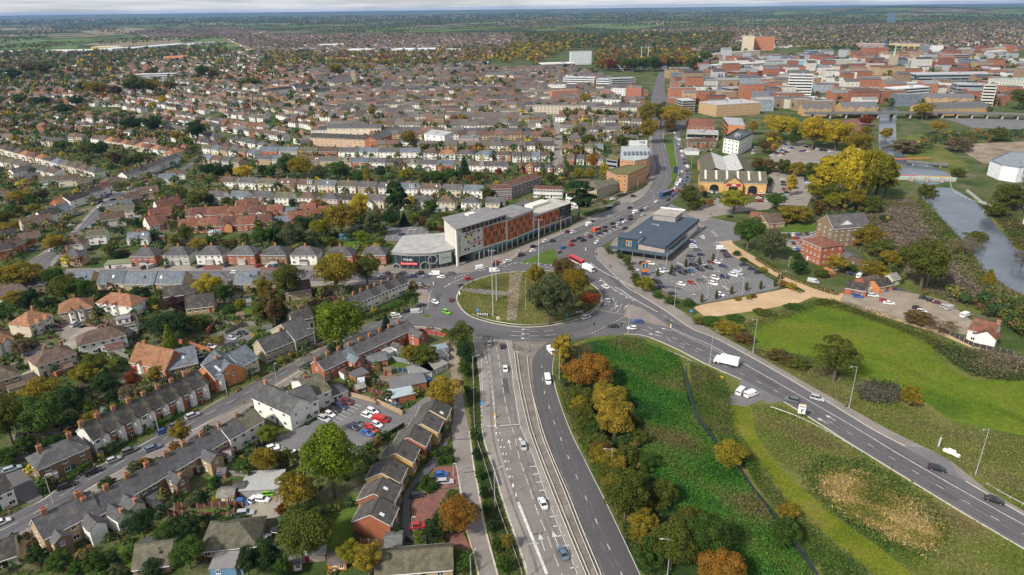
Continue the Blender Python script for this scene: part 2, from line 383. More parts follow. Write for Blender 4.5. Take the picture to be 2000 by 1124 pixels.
MARSH=ground_mat('marsh_floor',[(.32,(.055,.055,.022)),(.45,(.10,.085,.055)),(.56,(.14,.105,.085)),(.68,(.165,.125,.10))],scale=.04,fine=.4,fscale=.5)
EARTH=ground_mat('bare_earth',[(.3,(.13,.10,.07)),(.5,(.24,.19,.14)),(.7,(.33,.28,.22))],scale=.06,fine=.25,fscale=1.0)
PAVER=mat('red_block_paving',(.185,.082,.066),rough=.95,geo=True,var=.22,scale=.35,fine=.25,fscale=3.0,stain=(.10,.07,.06),sfac=.5,sscale=.3)
sheet('rough_grassland',[(1225,556),(1290,590),(1350,615),(1400,605),(1500,580),(1600,575),(1720,600),(1830,640),(2060,740),(2150,1124),(1240,1130),(1130,900),(1060,700),(1160,655),(1240,640),(1200,590)],ROUGH)
sheet('meadow',[(1448,652),(1470,634),(1540,612),(1600,592),(1645,598),(1735,628),(1815,660),(1826,690),(1845,712),(1900,742),(2020,752),(2060,850),(1935,838),(1850,815),(1790,775),(1700,742),(1640,726),(1575,694),(1490,684),(1455,668)],FIELD,sm=4)
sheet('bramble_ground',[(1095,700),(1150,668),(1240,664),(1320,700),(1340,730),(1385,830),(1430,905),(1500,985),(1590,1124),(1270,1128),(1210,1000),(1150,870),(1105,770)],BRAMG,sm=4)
sheet('mown_path',[(1421,794),(1430,843),(1440,858),(1462,890),(1500,928),(1550,990),(1612,1043),(1675,1093),(1720,1130),(1790,1130),(1725,1075),(1650,1023),(1575,963),(1525,915),(1496,880),(1474,843),(1466,793)],MOWN)
sheet('riverside_grass',[(1640,440),(1690,400),(1760,380),(1800,385),(1822,408),(1850,443),(1890,483),(1930,540),(2010,590),(2040,640),(1850,600),(1760,560),(1690,500)],ROUGH)
sheet('marsh',[(1690,428),(1730,408),(1780,405),(1795,430),(1830,480),(1870,530),(1920,570),(1880,585),(1830,560),(1760,500),(1715,470)],MARSH,sm=4)
sheet('far_bank_grass',[(1905,402),(1985,420),(2060,470),(2100,620),(2010,530),(1960,470),(1935,430)],ROUGH)
sheet('riverbank',[(1750,270),(1800,262),(1860,300),(1905,330),(1850,345),(1800,338),(1770,315)],ROUGH)
sheet('lawn',[(1508,425),(1560,430),(1598,440),(1590,455),(1535,455)],LAWN)
sheet('lawn',[(1392,420),(1450,413),(1455,417),(1440,424),(1400,425)],LAWN)
sheet('lawn',[(620,1045),(650,990),(700,960),(700,1010),(690,1050),(720,1080),(640,1085)],LAWN)
sheet('lawn',[(655,478),(720,465),(760,470),(752,492),(690,488),(630,495)],LAWN)
sheet('lawn',[(835,808),(880,790),(882,835),(850,838)],LAWN)
sheet('construction_site',[(1870,290),(1905,281),(2040,275),(2080,320),(1920,320)],EARTH)
sheet('gravel_yard',[(0,1085),(50,1050),(75,1085),(55,1095)],GRAVEL)
WATER=mat('river_water',(.085,.105,.135),rough=.18,geo=True,var=.3,scale=.05,spec=.45,bump=.35,bscale=.5)
sheet('river',[(1805,372),(1800,386),(1822,407),(1850,441),(1872,461),(1890,482),(1905,507),(1930,540),(1967,560),(2030,592),(2100,620),(2060,540),(2010,498),(1980,485),(1972,470),(1955,454),(1935,428),(1920,411),(1912,401),(1857,368)],WATER,sm=3)
sheet('river',[(1722,214),(1718,240),(1716,281),(1722,306),(1742,330),(1775,350),(1812,362),(1858,352),(1845,335),(1800,318),(1765,304),(1752,281),(1750,240),(1752,212)],WATER,sm=3)
sheet('ditch_water',[(1338,715),(1344,770),(1360,814),(1387,854),(1400,869),(1442,914),(1470,959),(1503,999),(1558,1074),(1594,1124),(1600,1122),(1562,1070),(1508,998),(1474,955),(1446,912),(1402,866),(1390,850),(1364,812),(1347,768),(1341,715)],mat('ditch_water_surface',(.02,.024,.028),rough=.25,geo=True,var=.3,scale=.4))
# --- pavements, then roads, then raised islands
sheet('pavement',[(690,545),(735,528),(760,518),(890,512),(985,496),(1058,466),(1110,446),(1135,430),(1180,405),(1240,372),(1268,345),(1266,270),(1275,240),(1300,240),(1290,330),(1270,385),(1180,440),(1080,490),(990,525),(900,545),(760,560)],PAVE)
sheet('pavement',[(1140,512),(1152,490),(1175,482),(1200,500),(1228,528),(1262,560),(1310,595),(1382,642),(1472,690),(1500,707),(1640,786),(1735,840),(1800,872),(1860,903),(1930,960),(2040,1022),(2040,1060),(1900,985),(1700,862),(1500,740),(1330,640),(1200,562)],PAVE)
sheet('pavement',[(690,700),(760,640),(820,610),(815,570),(850,560),(850,640),(745,650)],PAVE)
sheet('pavement',[(-30,1038),(100,966),(230,892),(330,842),(440,780),(560,722),(650,668),(745,628),(830,610),(840,650),(745,655),(660,700),(560,755),(430,832),(330,884),(230,940),(100,1015),(-30,1088)],PAVE)
sheet('pavement',[(130,525),(257,523),(500,521),(740,522),(740,556),(600,560),(300,558),(120,558)],PAVE)
sheet('pavement',[(40,522),(100,482),(135,458),(176,414),(203,390),(240,374),(280,375),(232,398),(206,424),(166,455),(135,482),(104,520)],PAVE)
sheet('footpath',[(868,668),(892,668),(902,735),(903,765),(887,765),(882,735)],EARTH)
ribbon('lane_road',[(878,740),(886,800),(882,843),(890,910),(900,963),(912,1038),(938,1130)],[(900,740),(908,800),(917,843),(925,910),(935,963),(947,1030),(975,1130)],PAVE)
sheet('road',[(830,560),(850,555),(900,545),(960,527),(1010,505),(1075,478),(1150,478),(1160,512),(1180,535),(1235,565),(1260,590),(1300,620),(1260,662),(1215,652),(1150,660),(1100,668),(1082,690),(1040,690),(1035,668),(930,668),(922,655),(880,650),(830,640),(820,620),(838,600),(842,580)],ASPH)
ribbon('road',[(1160,500),(1200,535),(1225,562),(1250,577),(1300,608),(1350,642),(1387,657),(1422,674),(1500,717),(1575,761),(1640,800),(1707,841),(1767,874),(1890,943),(2040,1030)],
  [(1130,560),(1170,615),(1200,655),(1225,653),(1275,662),(1325,684),(1375,710),(1400,721),(1500,772),(1560,803),(1620,841),(1660,867),(1762,930),(1900,1014),(2040,1096)],ASPH)
sheet('road',[(1447,741),(1480,757),(1530,783),(1500,790),(1490,782),(1458,795),(1420,789),(1418,780),(1440,762)],CARPK)
sheet('lay_by',[(1767,871),(1800,876),(1832,889),(1856,902),(1866,922),(1886,941),(1850,925)],CARPK)
ribbon('road',[(938,548),(990,512),(1060,473),(1110,453),(1175,423),(1225,401),(1258,382),(1273,358),(1280,330),(1276,305),(1272,281),(1275,255),(1262,240),(1255,225)],[(1020,545),(1050,512),(1090,482),(1130,460),(1175,438),(1225,414),(1275,392),(1300,375),(1310,356),(1312,336),(1304,301),(1297,281),(1297,255),(1330,244),(1335,230)],ASPH)
ribbon('road',[(1075,505),(1085,497),(1100,478),(1150,454),(1200,429),(1250,406),(1295,381),(1317,361),(1325,341),(1322,318),(1316,281),(1314,258),(1300,250)],[(1165,515),(1162,490),(1190,473),(1220,453),(1258,430),(1290,410),(1330,380),(1347,358),(1350,343),(1342,318),(1332,281),(1328,262),(1340,245)],ASPH)
sheet('road',[(1255,232),(1300,226),(1345,232),(1340,250),(1300,258),(1262,250)],ASPH_D)
ribbon('road',[(1264,228),(1272,195),(1276,175),(1284,150),(1298,120)],[(1300,226),(1303,195),(1298,175),(1300,150),(1306,120)],ASPH)
ribbon('road',[(1077,330),(1082,300),(1081,281),(1082,255),(1079,225)],[(1103,330),(1100,300),(1098,281),(1097,255),(1090,225)],PAVE)
ribbon('road',[(-30,1023),(75,983),(125,948),(197,910),(250,885),(310,852),(362,820),(425,784),(500,744),(550,720),(600,696),(647,671),(705,639),(750,625),(790,612),(850,585)],
  [(-30,1066),(50,1035),(97,1003),(150,965),(225,925),(287,890),(350,855),(400,828),(462,798),(500,776),(565,736),(607,712),(642,692),(705,656),(755,638),(850,640)],ASPH)
ribbon('road',[(-30,526),(60,528),(140,531),(300,530),(500,529),(640,530),(735,533),(850,536),(925,531),(975,518)],[(-30,560),(60,556),(140,554),(300,553),(500,551),(600,551),(700,549),(780,548),(850,562),(880,575)],ASPH)
ribbon('road',[(30,532),(57,511),(105,486),(140,461),(180,416),(207,393),(245,376),(300,356),(342,336),(372,318),(410,295)],[(90,534),(100,514),(130,480),(162,451),(202,421),(228,396),(268,373),(315,358),(356,337),(384,319),(422,295)],ASPH)
ribbon('road',[(245,378),(180,365),(120,348),(60,326),(-30,300)],[(235,390),(170,376),(100,356),(50,338),(-30,312)],ASPH_D)
sheet('side_road',[(-20,905),(45,918),(75,950),(85,975),(60,985),(-20,962)],ASPH)
ribbon('road',[(925,665),(932,700),(939,760),(942,843),(964,920),(988,996),(1017,1080),(1034,1135)],[(1000,666),(1006,700),(1014,760),(1034,843),(1054,900),(1080,968),(1108,1036),(1146,1135)],ASPH_L)
ribbon('road',[(955,668),(962,720),(966,780),(974,850),(994,925),(1013,983),(1040,1050),(1070,1135)],[(990,668),(1000,720),(1006,780),(1020,843),(1042,895),(1066,965),(1098,1045),(1132,1135)],mat('lane_asphalt',(.185,.167,.158),rough=.9,geo=True,var=.12,scale=.12,fine=.12,fscale=1.5,stain=(.11,.105,.105),sfac=.7,sscale=.08))
ribbon('median_strip',[(1001,668),(1006,700),(1014,760),(1034,843),(1054,900),(1080,968),(1108,1036),(1146,1135)],[(1072,668),(1048,690),(1041,720),(1046,770),(1066,843),(1087,900),(1117,968),(1144,1036),(1186,1135)],mat('median_paving',(.19,.165,.145),rough=.95,geo=True,var=.25,scale=.25,fine=.2,fscale=2,stain=(.10,.085,.065),sfac=.7,sscale=.2),z=.16)
ribbon('road',[(1100,662),(1062,676),(1042,700),(1040,730),(1047,780),(1066,843),(1087,900),(1117,968),(1144,1036),(1186,1135)],[(1160,656),(1100,674),(1082,698),(1079,735),(1090,780),(1113,843),(1143,905),(1175,968),(1205,1030),(1254,1135)],ASPH_D)
# car parks and yards
sheet('pavement',[(1183,492),(1200,468),(1262,416),(1300,408),(1378,440),(1345,490),(1315,516),(1250,521),(1208,513)],PAVE)
sheet('car_park',[(1205,512),(1240,516),(1290,520),(1320,510),(1345,490),(1352,470),(1366,455),(1382,445),(1340,425),(1296,412),(1310,398),(1350,418),(1400,430),(1470,440),(1490,452),(1446,470),(1418,476),(1404,466),(1440,500),(1480,520),(1536,552),(1518,565),(1370,594),(1345,592),(1300,570),(1255,548)],CARPK)
sheet('gravel_yard',[(1354,601),(1372,596),(1440,584),(1520,568),(1546,562),(1590,580),(1562,592),(1480,607),(1400,619),(1374,617)],GRAVEL)
ribbon('gravel_path',[(1402,474),(1412,486),(1450,512),(1500,540),(1560,566),(1590,580),(1640,590),(1700,612),(1800,642),(1870,668),(2040,745)],[(1428,470),(1436,480),(1470,500),(1520,527),(1590,556),(1640,572),(1700,592),(1760,612),(1850,650),(1890,664),(2040,732)],GRAVEL)
sheet('yard',[(1640,590),(1650,570),(1700,560),(1790,575),(1850,590),(1900,630),(1890,655),(1800,640),(1700,605)],mat('yard_hardcore',(.26,.215,.17),rough=.95,geo=True,var=.2,scale=.2,fine=.2))
sheet('car_park',[(1340,418),(1385,398),(1495,396),(1502,338),(1530,336),(1575,348),(1588,380),(1574,408),(1520,400),(1500,410),(1465,412),(1440,416),(1392,424),(1372,434)],mat('tan_car_park',(.235,.205,.18),rough=.92,geo=True,var=.15,scale=.1,fine=.1))
sheet('car_park',[(1490,328),(1520,290),(1545,272),(1580,285),(1665,298),(1640,318),(1600,322),(1540,330)],MATS['tan_car_park'])
sheet('car_park',[(1640,238),(1665,232),(1700,236),(1695,262),(1650,262)],PAVER)
sheet('car_park',[(1520,455),(1560,455),(1600,460),(1620,480),(1560,490),(1530,478)],MATS['tan_car_park'])
sheet('car_park',[(1845,232),(2030,230),(2050,255),(1900,250)],CARPK)
sheet('car_park',[(620,822),(652,795),(672,775),(720,780),(772,808),(782,812),(840,770),(845,790),(815,820),(745,856),(700,890),(650,905),(540,880),(520,858),(560,848)],CARPK)
sheet('car_park',[(748,472),(762,444),(838,444),(838,462),(820,470)],CARPK)
sheet('car_park',[(415,668),(430,650),(470,640),(500,655),(480,676),(430,690)],CARPK)
sheet('street',[(40,735),(75,705),(120,672),(165,640),(200,640),(180,655),(130,700),(85,738),(50,770)],mat('old_concrete_road',(.27,.24,.20),rough=.95,geo=True,var=.2,scale=.2,fine=.1))
sheet('parking_court',[(802,963),(870,958),(884,962),(888,980),(850,1000),(852,1010),(838,1035),(806,1040)],PAVER)
sheet('parking_court',[(846,914),(890,912),(896,950),(870,955),(850,950)],PAVER)
sheet('parking_court',[(868,1045),(905,1042),(925,1082),(880,1075)],PAVER)
sheet('path',[(784,1055),(788,970),(815,930),(850,890),(872,845),(882,850),(862,900),(838,925),(806,955),(800,1000),(803,1055)],ASPH_D)
sheet('forecourt',[(470,980),(540,950),(555,965),(550,1010),(500,1020)],MATS['old_concrete_road'])
sheet('car_park',[(1160,432),(1195,402),(1230,396),(1240,404),(1190,428)],CARPK)
# roundabout island, splitter islands
ISL=[(892,586),(898,568),(910,556),(934,546),(962,538),(994,533),(1020,532),(1070,530),(1110,536),(1138,547),(1162,561),(1175,577),(1174,591),(1162,607),(1136,621),(1104,631),(1066,638),(1020,640),(978,635),(946,628),(920,619),(903,606)]
ISLW=spline(W2(ISL),3,True)
ISLM=ground_mat('island_grass',[(.30,(.050,.062,.016)),(.45,(.095,.105,.022)),(.58,(.14,.135,.038)),(.7,(.17,.14,.06))],scale=.06,fine=.3,fscale=1.2)
kind(MB().prism([tuple(p) for p in ISLW],-.1,.22).obj('roundabout_island',ISLM))
kerb(None,.5,.26,world=ISLW,closed=True)
sheet('footpath',[(995,534),(1020,534),(1016,560),(1012,600),(1008,626),(990,628),(992,590),(994,560)],EARTH,z=.235)
sheet('footpath',[(900,566),(918,564),(960,568),(1000,572),(1000,579),(950,576),(905,570)],PAVE,z=.24)
sheet('median_grass',[(1298,283),(1304,301),(1312,336),(1312,352),(1304,368),(1318,352),(1324,340),(1320,318),(1314,281)],LAWN,z=.2)
sheet('traffic_island',[(1304,378),(1275,394),(1225,417),(1175,441),(1130,463),(1095,482),(1100,476),(1150,451),(1200,426),(1250,403)],MATS['median_paving'],z=.2)
sheet('traffic_island',[(1012,517),(1050,498),(1082,486),(1086,496),(1090,512),(1084,518),(1050,514)],LAWN,z=.2)
sheet('traffic_island',[(1227,594),(1260,606),(1310,642),(1290,636),(1250,629),(1218,620)],PAVE,z=.31)
sheet('traffic_island',[(798,553),(840,556),(835,563),(815,572),(800,575)],PAVE,z=.2)
sheet('traffic_island',[(880,535),(918,519),(955,515),(900,532)],PAVE,z=.12)
sheet('traffic_island',[(822,617),(838,614),(842,617),(836,622)],LAWN,z=.2)
sheet('verge',[(868,662),(925,672),(934,700),(939,760),(942,843),(964,920),(1000,1022),(1034,1135),(985,1135),(950,1030),(935,960),(920,880),(908,800),(900,720)],ROUGH,z=.03)
sheet('verge',[(808,640),(840,642),(872,652),(868,660),(830,652)],EARTH,z=.2)
# kerbs
for p in ([(1165,505),(1200,538),(1225,562),(1250,577),(1300,608),(1350,642),(1387,657),(1422,674),(1500,717),(1575,761),(1640,800),(1707,841),(1767,872)],[(1886,941),(1960,984),(2040,1030)],
   [(1220,653),(1250,655),(1275,662),(1325,684),(1375,710),(1447,742)],[(1530,785),(1560,803),(1620,841),(1660,867),(1762,930),(1900,1014),(2040,1096)],
   [(1100,674),(1082,698),(1079,735),(1090,780),(1113,843),(1143,905),(1175,968),(1205,1030),(1254,1135)],[(1040,700),(1040,730),(1047,780),(1066,843)],
   [(925,665),(932,700),(939,760),(942,843),(964,920),(988,996),(1017,1080),(1034,1135)],[(735,533),(850,536),(925,531),(975,518),(1060,473),(1175,423),(1258,382),(1273,358),(1280,330),(1272,281)],
   [(1300,376),(1312,352),(1312,336),(1304,301),(1297,281)],[(1317,361),(1325,341),(1322,318),(1316,281)],[(1240,562),(1217,551),(1180,533),(1155,516),(1150,501),(1160,488)],
   [(0,1018),(75,983),(125,948),(197,910),(310,852),(425,784),(550,720),(647,671),(750,625),(820,612)],[(50,1035),(97,1003),(225,925),(350,855),(500,776),(607,712),(705,656),(745,640),(840,640),(872,650)],
   [(57,511),(105,486),(140,461),(180,416),(207,393),(245,376)],[(100,514),(130,480),(162,451),(202,421),(228,396)],[(140,531),(300,530),(500,529),(735,533)],[(140,554),(300,553),(600,551),(780,548)],
   [(917,843),(925,910),(935,963),(947,1030),(972,1124)],[(890,910),(900,963),(896,975),(886,985),(912,1038),(935,1124)]):
 kerb(p)
# wheel tracks, patches and joints in the surfacing
TRK,TRL,PAT=MB(),MB(),MB()
def track(pts,d,lt,w=.55): 
 P=offs(resample(spline(W2(pts),5),3.0),d)
 for a,b in zip(P,P[1:]):
  seg(TRK if d is not None and not lt else TRL,a,b,w*rnd.uniform(.9,1.1),.22)
for pts,ds in (([(952,672),(962,760),(966,843),(985,920),(1010,995),(1040,1070),(1060,1130)],(-.7,.8)),([(980,672),(994,760),(1006,843),(1024,900),(1052,975),(1082,1050),(1112,1130)],(-.7,.8)),([(1064,690),(1056,740),(1068,800),(1090,870),(1120,950),(1150,1030),(1196,1130)],(-2.6,-1.2,1.2,2.6)),
    ([(1290,640),(1350,667),(1450,722),(1530,765),(1620,818),(1700,864),(1800,922),(1900,982),(2030,1055)],(-4.4,-3.0,-.9,.6,2.6)),([(870,620),(905,643),(960,655),(1040,657),(1110,648),(1165,625),(1186,590)],(-1.5,0,1.6,3.4)),([(-20,1045),(100,985),(230,905),(330,848),(430,792),(560,722),(650,675),(745,634)],(-2.4,-1.1,1.1,2.4))):
 for d in ds:track(pts,d,pts[0] in ((952,672),(980,672)))
for a,b,w in (((946,835),(1016,832),.5),((1035,1047),(1060,1043),.5),((1146,1023),(1192,1017),.35),((1140,905),(1128,880),1.2),((960,900),(975,950),1.6),((985,740),(990,770),2.0),((1480,735),(1520,758),2.2),((1820,950),(1870,978),1.8),((1300,625),(1330,642),2.0),((930,655),(980,662),2.4),((1060,660),(1120,656),1.6),((850,600),(856,575),2.2),((300,868),(330,850),1.5),((520,742),(560,722),1.4),((120,968),(160,946),1.5),((1130,468),(1160,454),1.5),((1190,540),(1215,562),1.4),((700,540),(760,541),1.4),((300,542),(380,542),1.2),((892,860),(930,858),.3),((905,925),(930,922),.3),((902,965),(940,1000),1.0),((640,850),(690,830),3.0),((1300,560),(1330,566),2.0),((1400,545),(1440,537),2.0)):seg(PAT,G(*a).to_2d(),G(*b).to_2d(),w,.24)
kind(TRK.obj('wheel_tracks',mat('polished_asphalt',(.098,.093,.10),rough=.75,geo=True,var=.25,scale=.3))); kind(TRL.obj('wheel_tracks',mat('polished_worn_asphalt',(.15,.138,.132),rough=.75,geo=True,var=.25,scale=.3))); kind(PAT.obj('road_patches',mat('patch_asphalt',(.08,.077,.082),rough=.9,geo=True,var=.2,scale=1)))
# painted lines
line([(1058,715),(1062,762),(1072,795),(1082,826),(1100,870),(1115,906),(1132,946),(1151,990),(1173,1038),(1198,1090),(1220,1135)],.2,(2.2,6.8))
line([(1080,735),(1091,780),(1114,843),(1144,905),(1176,968),(1206,1030),(1250,1124)],.15)
line([(965,666),(972,692),(977,724),(985,774),(992,812),(1005,853),(1016,903),(1026,930),(1045,988),(1057,1020),(1070,1050),(1082,1085),(1100,1130)],.2,(4,2))
line([(989,666),(1000,722),(1003,754),(1015,827),(1020,843),(1040,890),(1062,955),(1080,1003),(1097,1045),(1128,1124)],.2)
line([(946,690),(952,710),(960,762),(968,820),(972,846)],.2,(2,1.5)); line([(1012,983),(1037,1046),(1052,1083),(1068,1124)],.75)
line([(940,700),(943,770),(942,840),(964,917),(988,993),(1018,1080),(1032,1122)],.2)
line([(948,835),(1016,831)],.3); line([(962,765),(966,800),(967,835)],.15)
for x,y in [(972,850),(976.5,863),(980.5,877),(984.5,890),(988.5,905),(992.5,920),(996.5,935)]:
 line([(x-3,y-3),(x,y+2),(x+3,y-3)],1.0,sm=0)
for x,y in [(1002,950),(1008,968)]:line([(x-2,y),(x+2,y)],1.6,sm=0)
line([(1048,912),(1066,955),(1086,1003),(1104,1048),(1134,1120)],.35,ticks=(3.5,-2.0))
for a,b in (((1064,1078),(1053,1043)),((1091,1070),(1079,1039)),((998,880),(993,860)),((1019,872),(1015,855)),((1021,650.6),(1018,650))):arrow(a,b)
line([(1200,562),(1216,570),(1232,582),(1284,611)],.45); line([(1296,617),(1318,632)],.2,(2,3))
line([(1310,642),(1350,660),(1390,677),(1420,694),(1500,739),(1575,782),(1680,843),(1762,893),(1875,958),(2040,1050)],.28)
line([(1312,645),(1350,664),(1388,681),(1418,697)],.2)
line([(1300,660),(1345,679),(1395,707),(1450,733),(1510,763),(1560,790),(1604,816),(1670,854),(1706,875),(1742,897),(1776,917),(1812,939),(1852,963),(1896,988),(1949,1018),(2040,1068)],.18,(2.2,5))
line([(1265,640),(1290,651),(1330,668),(1365,684),(1400,700)],.18,(3,3)); line([(1255,645),(1280,654),(1310,668),(1345,686)],.18,(3,3))
for a,b in (((1300,655),(1278,648)),((1286,658),(1266,653)),((1312,648),(1290,642)),((1618,830),(1595,818)),((1632,824),(1612,812))):arrow(a,b,.55)
for s in (((999,649),(1021,650)),((1032,649),(1050,649)),((1062,649),(1080,647)),((997,657),(1022,658)),((1032,658),(1052,657.6)),((1065,657),(1087,655)),((1168,607),(1220,616.4)),((1206,628),(1225,631)),((1197,583),(1199,589)),((1204,590),(1200,599)),((1214,595),(1210,604)),((1187,598),(1193,591)),((1192,609),(1198,603)),((1204,612),(1210,606))):
 line(s,.2)
for a,b in (((1034,645.4),(1018,645)),((1034,654),(1017,654)),((1034,662.5),(1016,662.3)),((1179,601),(1184,593)),((1200,605),(1206,597)),((1219,606),(1225,598))):arrow(a,b,.6)
line([(938,660),(960,664),(988,666)],.3,(1.2,.8)); line([(1155,653),(1180,640),(1205,628),(1218,620)],.3,(1.2,1.2))
line([(1172,545),(1185,557),(1200,567),(1240,590)],.3); line([(1176,549),(1205,568),(1238,588)],.9,ticks=(4.5,-1.6))
line([(1086,528),(1050,520),(1005,514),(994,520)],.25,(3,1)); line([(990,523),(1010,517),(1040,517),(1080,522)],.3,ticks=(3,2.2))
for a,b in (((1000,527),(985,528)),((1012,531),(998,532))):line((a,b),.2)
line([(888,545),(905,538),(920,534)],.5,(1,1.2)); line([(876,556),(895,549),(912,541)],.5,(1,1.2)); line([(868,562),(880,556)],.5,(2,.7)); line([(935,530),(950,527)],.5,(2,.7))
line([(905,541),(930,530),(960,519)],.2,(2,2)); line([(1040,495),(1100,465),(1175,430),(1230,405),(1265,384),(1285,358),(1292,335),(1288,305),(1284,281),(1285,258)],.2,(3,5))
line([(1280,384),(1298,360),(1302,338),(1296,308),(1291,281)],.2,(3,5)); line([(1165,470),(1205,450),(1260,420),(1312,381),(1332,355),(1337,338),(1332,315),(1324,281),(1321,260)],.2,(2,5))
line([(1168,468),(1200,452),(1215,444)],.35,(2.2,1.4)); line([(1166,466),(1190,455),(1212,443)],.9,ticks=(5,2.0))
line([(0,1039),(62,1009),(112,975),(175,938),(237,905),(268,886),(330,854),(381,824),(441,792),(500,760),(557,728),(602,705),(645,682),(705,648),(760,630)],.15,(4,3.5))
line([(382,812),(430,784),(500,746),(551,722),(601,698),(648,673),(706,641)],.14,mb=YLINES); line([(404,826),(465,795),(502,774),(566,734),(608,710),(643,690),(700,660)],.14,mb=YLINES)
line([(884,985),(912,1040),(936,1124)],.14,mb=YLINES); line([(75,520),(118,483),(152,455),(190,418),(217,396),(255,375),(330,348),(378,318)],.15,(3,3))
line([(55,521),(95,495)],.14,mb=YLINES); line([(130,542),(500,540),(780,541)],.14,(3,4)); line([(758,636),(775,626),(800,618),(822,615)],.2,(1,.8))
line([(818,610),(826,598),(824,575),(815,566)],.14,mb=YLINES)
line([(835,605),(840,575),(846,566)],.25,(1,.8))
for r in (((1320,555),(1398,541.5),(1345.4,572.1),(1402,561),9),((1403,540.6),(1438.5,534),(1410,559),(1467,549.3),7),((1282.7,532.2),(1340,521.5),(1304.5,547.4),(1362,536.8),8),((1347,520.5),(1398.6,511.3),(1370,535.5),(1421.4,525.6),7),
   ((1425,511),(1520,552),(1436,508),(1526,548),13),((1388,479),(1424,507),(1402,472),(1432,496),7),((1351,583.5),(1425,570),(1364,591),(1438,577),9),((1432,569),(1506,556),(1445,576),(1517,563),9),((1254,543.6),(1336,584),(1240,541),(1322,583),9)):
 bays(*r,spine=r[4] not in (13,) and r[0][0] not in (1388,1351,1432,1254))
bays((762,446),(836,446),(752,470),(832,466),6,False); bays((640,826),(690,790),(655,834),(706,796),7,False)
for p0,p1 in (((1372,540),(1384,546)),((1412,560),(1424,568)),((1322,514),(1334,520)),((1348,535),(1356,539))):line((p0,p1),1.6,(.7,.7),sm=0)
for a,b in (((1346,578),(1360,576)),((1392,533),(1407,530)),((1440,521),(1450,530)),((1268,532),(1274,537)),((1406,506),(1411,511)),((1457,589),(1467,586)),((1467,595),(1477,592)),((1420,488),(1424,494))):arrow(a,b,.5)
for s in (((1376,432),(1397,428)),((1397,428),(1415,434)),((1388,452),(1400,464)),((1391,451),(1403,463))):line(s,.25)
kind(LINES.obj('road_markings',MARK)); kind(YLINES.obj('yellow_lines',YELP))
# bridges over the river and the flyover road
# ------------------------------------------------------------------ buildings: builders
WC=dict(white=((.72,.70,.67),'white rendered'),cream=((.60,.52,.39),'cream rendered'),tan=((.38,.28,.17),'yellow stock brick'),red=((.34,.115,.062),'red brick'),
   brown=((.21,.145,.095),'brown brick'),grey=((.42,.40,.37),'grey pebbledash'),pink=((.58,.46,.40),'pinkish rendered'),orange=((.50,.20,.075),'orange brick'),
   yellow=((.52,.33,.13),'yellow brick'),stone=((.40,.34,.25),'beige stone'),dark=((.05,.05,.055),'dark clad'),blue=((.50,.58,.66),'pale blue'),black=((.05,.045,.04),'black timber'),mint=((.62,.64,.50),'pale green'))
RC=dict(slate=((.082,.080,.088),'grey slate'),blue=((.115,.135,.168),'blue-grey slate'),brown=((.098,.066,.052),'brown tiled'),dark=((.042,.038,.038),'dark tiled'),
   orange=((.27,.125,.068),'orange-brown tiled'),red=((.165,.064,.042),'red tiled'),moss=((.10,.092,.066),'mossy grey tiled'),grey=((.22,.215,.21),'pale grey'),maroon=((.11,.045,.036),'maroon tiled'))
FOOT=[]          # footprints (x, y, radius) of everything built, to keep scattered things off
_meshes={}
def shared(key,fn):
 if key not in _meshes:_meshes[key]=fn()
 return _meshes[key]
def window_meshes(w,h,near,cols=2):
 def frame():
  mb=MB(); t=.09; d=.07
  for x0,x1,z0,z1 in ((-w/2,w/2,h/2-t,h/2),(-w/2,w/2,-h/2,-h/2+t),(-w/2,-w/2+t,-h/2+t,h/2-t),(w/2-t,w/2,-h/2+t,h/2-t)):mb.box(x0,x1,-d,.02,z0,z1)
  for i in range(1,cols):
   x=-w/2+w*i/cols; mb.box(x-.045,x+.045,-d+.01,.02,-h/2+t,h/2-t)
  mb.box(-w/2-.08,w/2+.08,-d-.06,.02,-h/2-.09,-h/2-.002)
  if not near:mb.box(-w/2+t,w/2-t,-.025,.015,-h/2+t,h/2-t,1)
  return mb.mesh('window',[TRIM,GLASS])
 def pane():return MB().box(-w/2+t_,w/2-t_,-.025,.015,-h/2+t_,h/2-t_).mesh('pane',[GLASS])
 t_=.09
 return shared(('w',w,h,near,cols),frame),(shared(('p',w,h),pane) if near else None)
def window(parent,x,y,z,rz=0.,w=1.15,h=1.25,near=False,cols=2,sub=True):
 f,p=window_meshes(w,h,near,cols)
 o=put('window',f,parent,loc=(x,y,z),rz=rz)
 if p and sub:put('pane',p,o)
 return o
def chimney(roof,x,y,z,pots=2,big=False):
 def mk():
  mb=MB(); w,d,hh=(.48,.38,1.05) if not big else (.62,.40,1.25)
  mb.box(-w,w,-d,d,-1.0,hh); mb.box(-w-.08,w+.08,-d-.08,d+.08,hh+.001,hh+.16)
  for i in range(pots):
   px=(-w+.25)+(2*w-.5)*(i/max(1,pots-1)); mb.tube((px,0,hh+.161),(px,0,hh+.6),.13,.11,6,1)
  return mb.mesh('chimney',[CHIM,POT])
 return put('chimney',shared(('c',pots,big),mk),roof,loc=(x,y,z))
def gable_wall(mb,L,D,e,r):
 x,y=L/2,D/2; e2=e-.06; p=e+r-.1
 mb.add([(-x,-y,-.2),(x,-y,-.2),(x,y,-.2),(-x,y,-.2),(-x,-y,e2),(x,-y,e2),(x,y,e2),(-x,y,e2),(-x,0,p),(x,0,p)],
   [(0,1,5,4),(1,2,6,9,5),(2,3,7,6),(3,0,4,8,7),(0,3,2,1)])
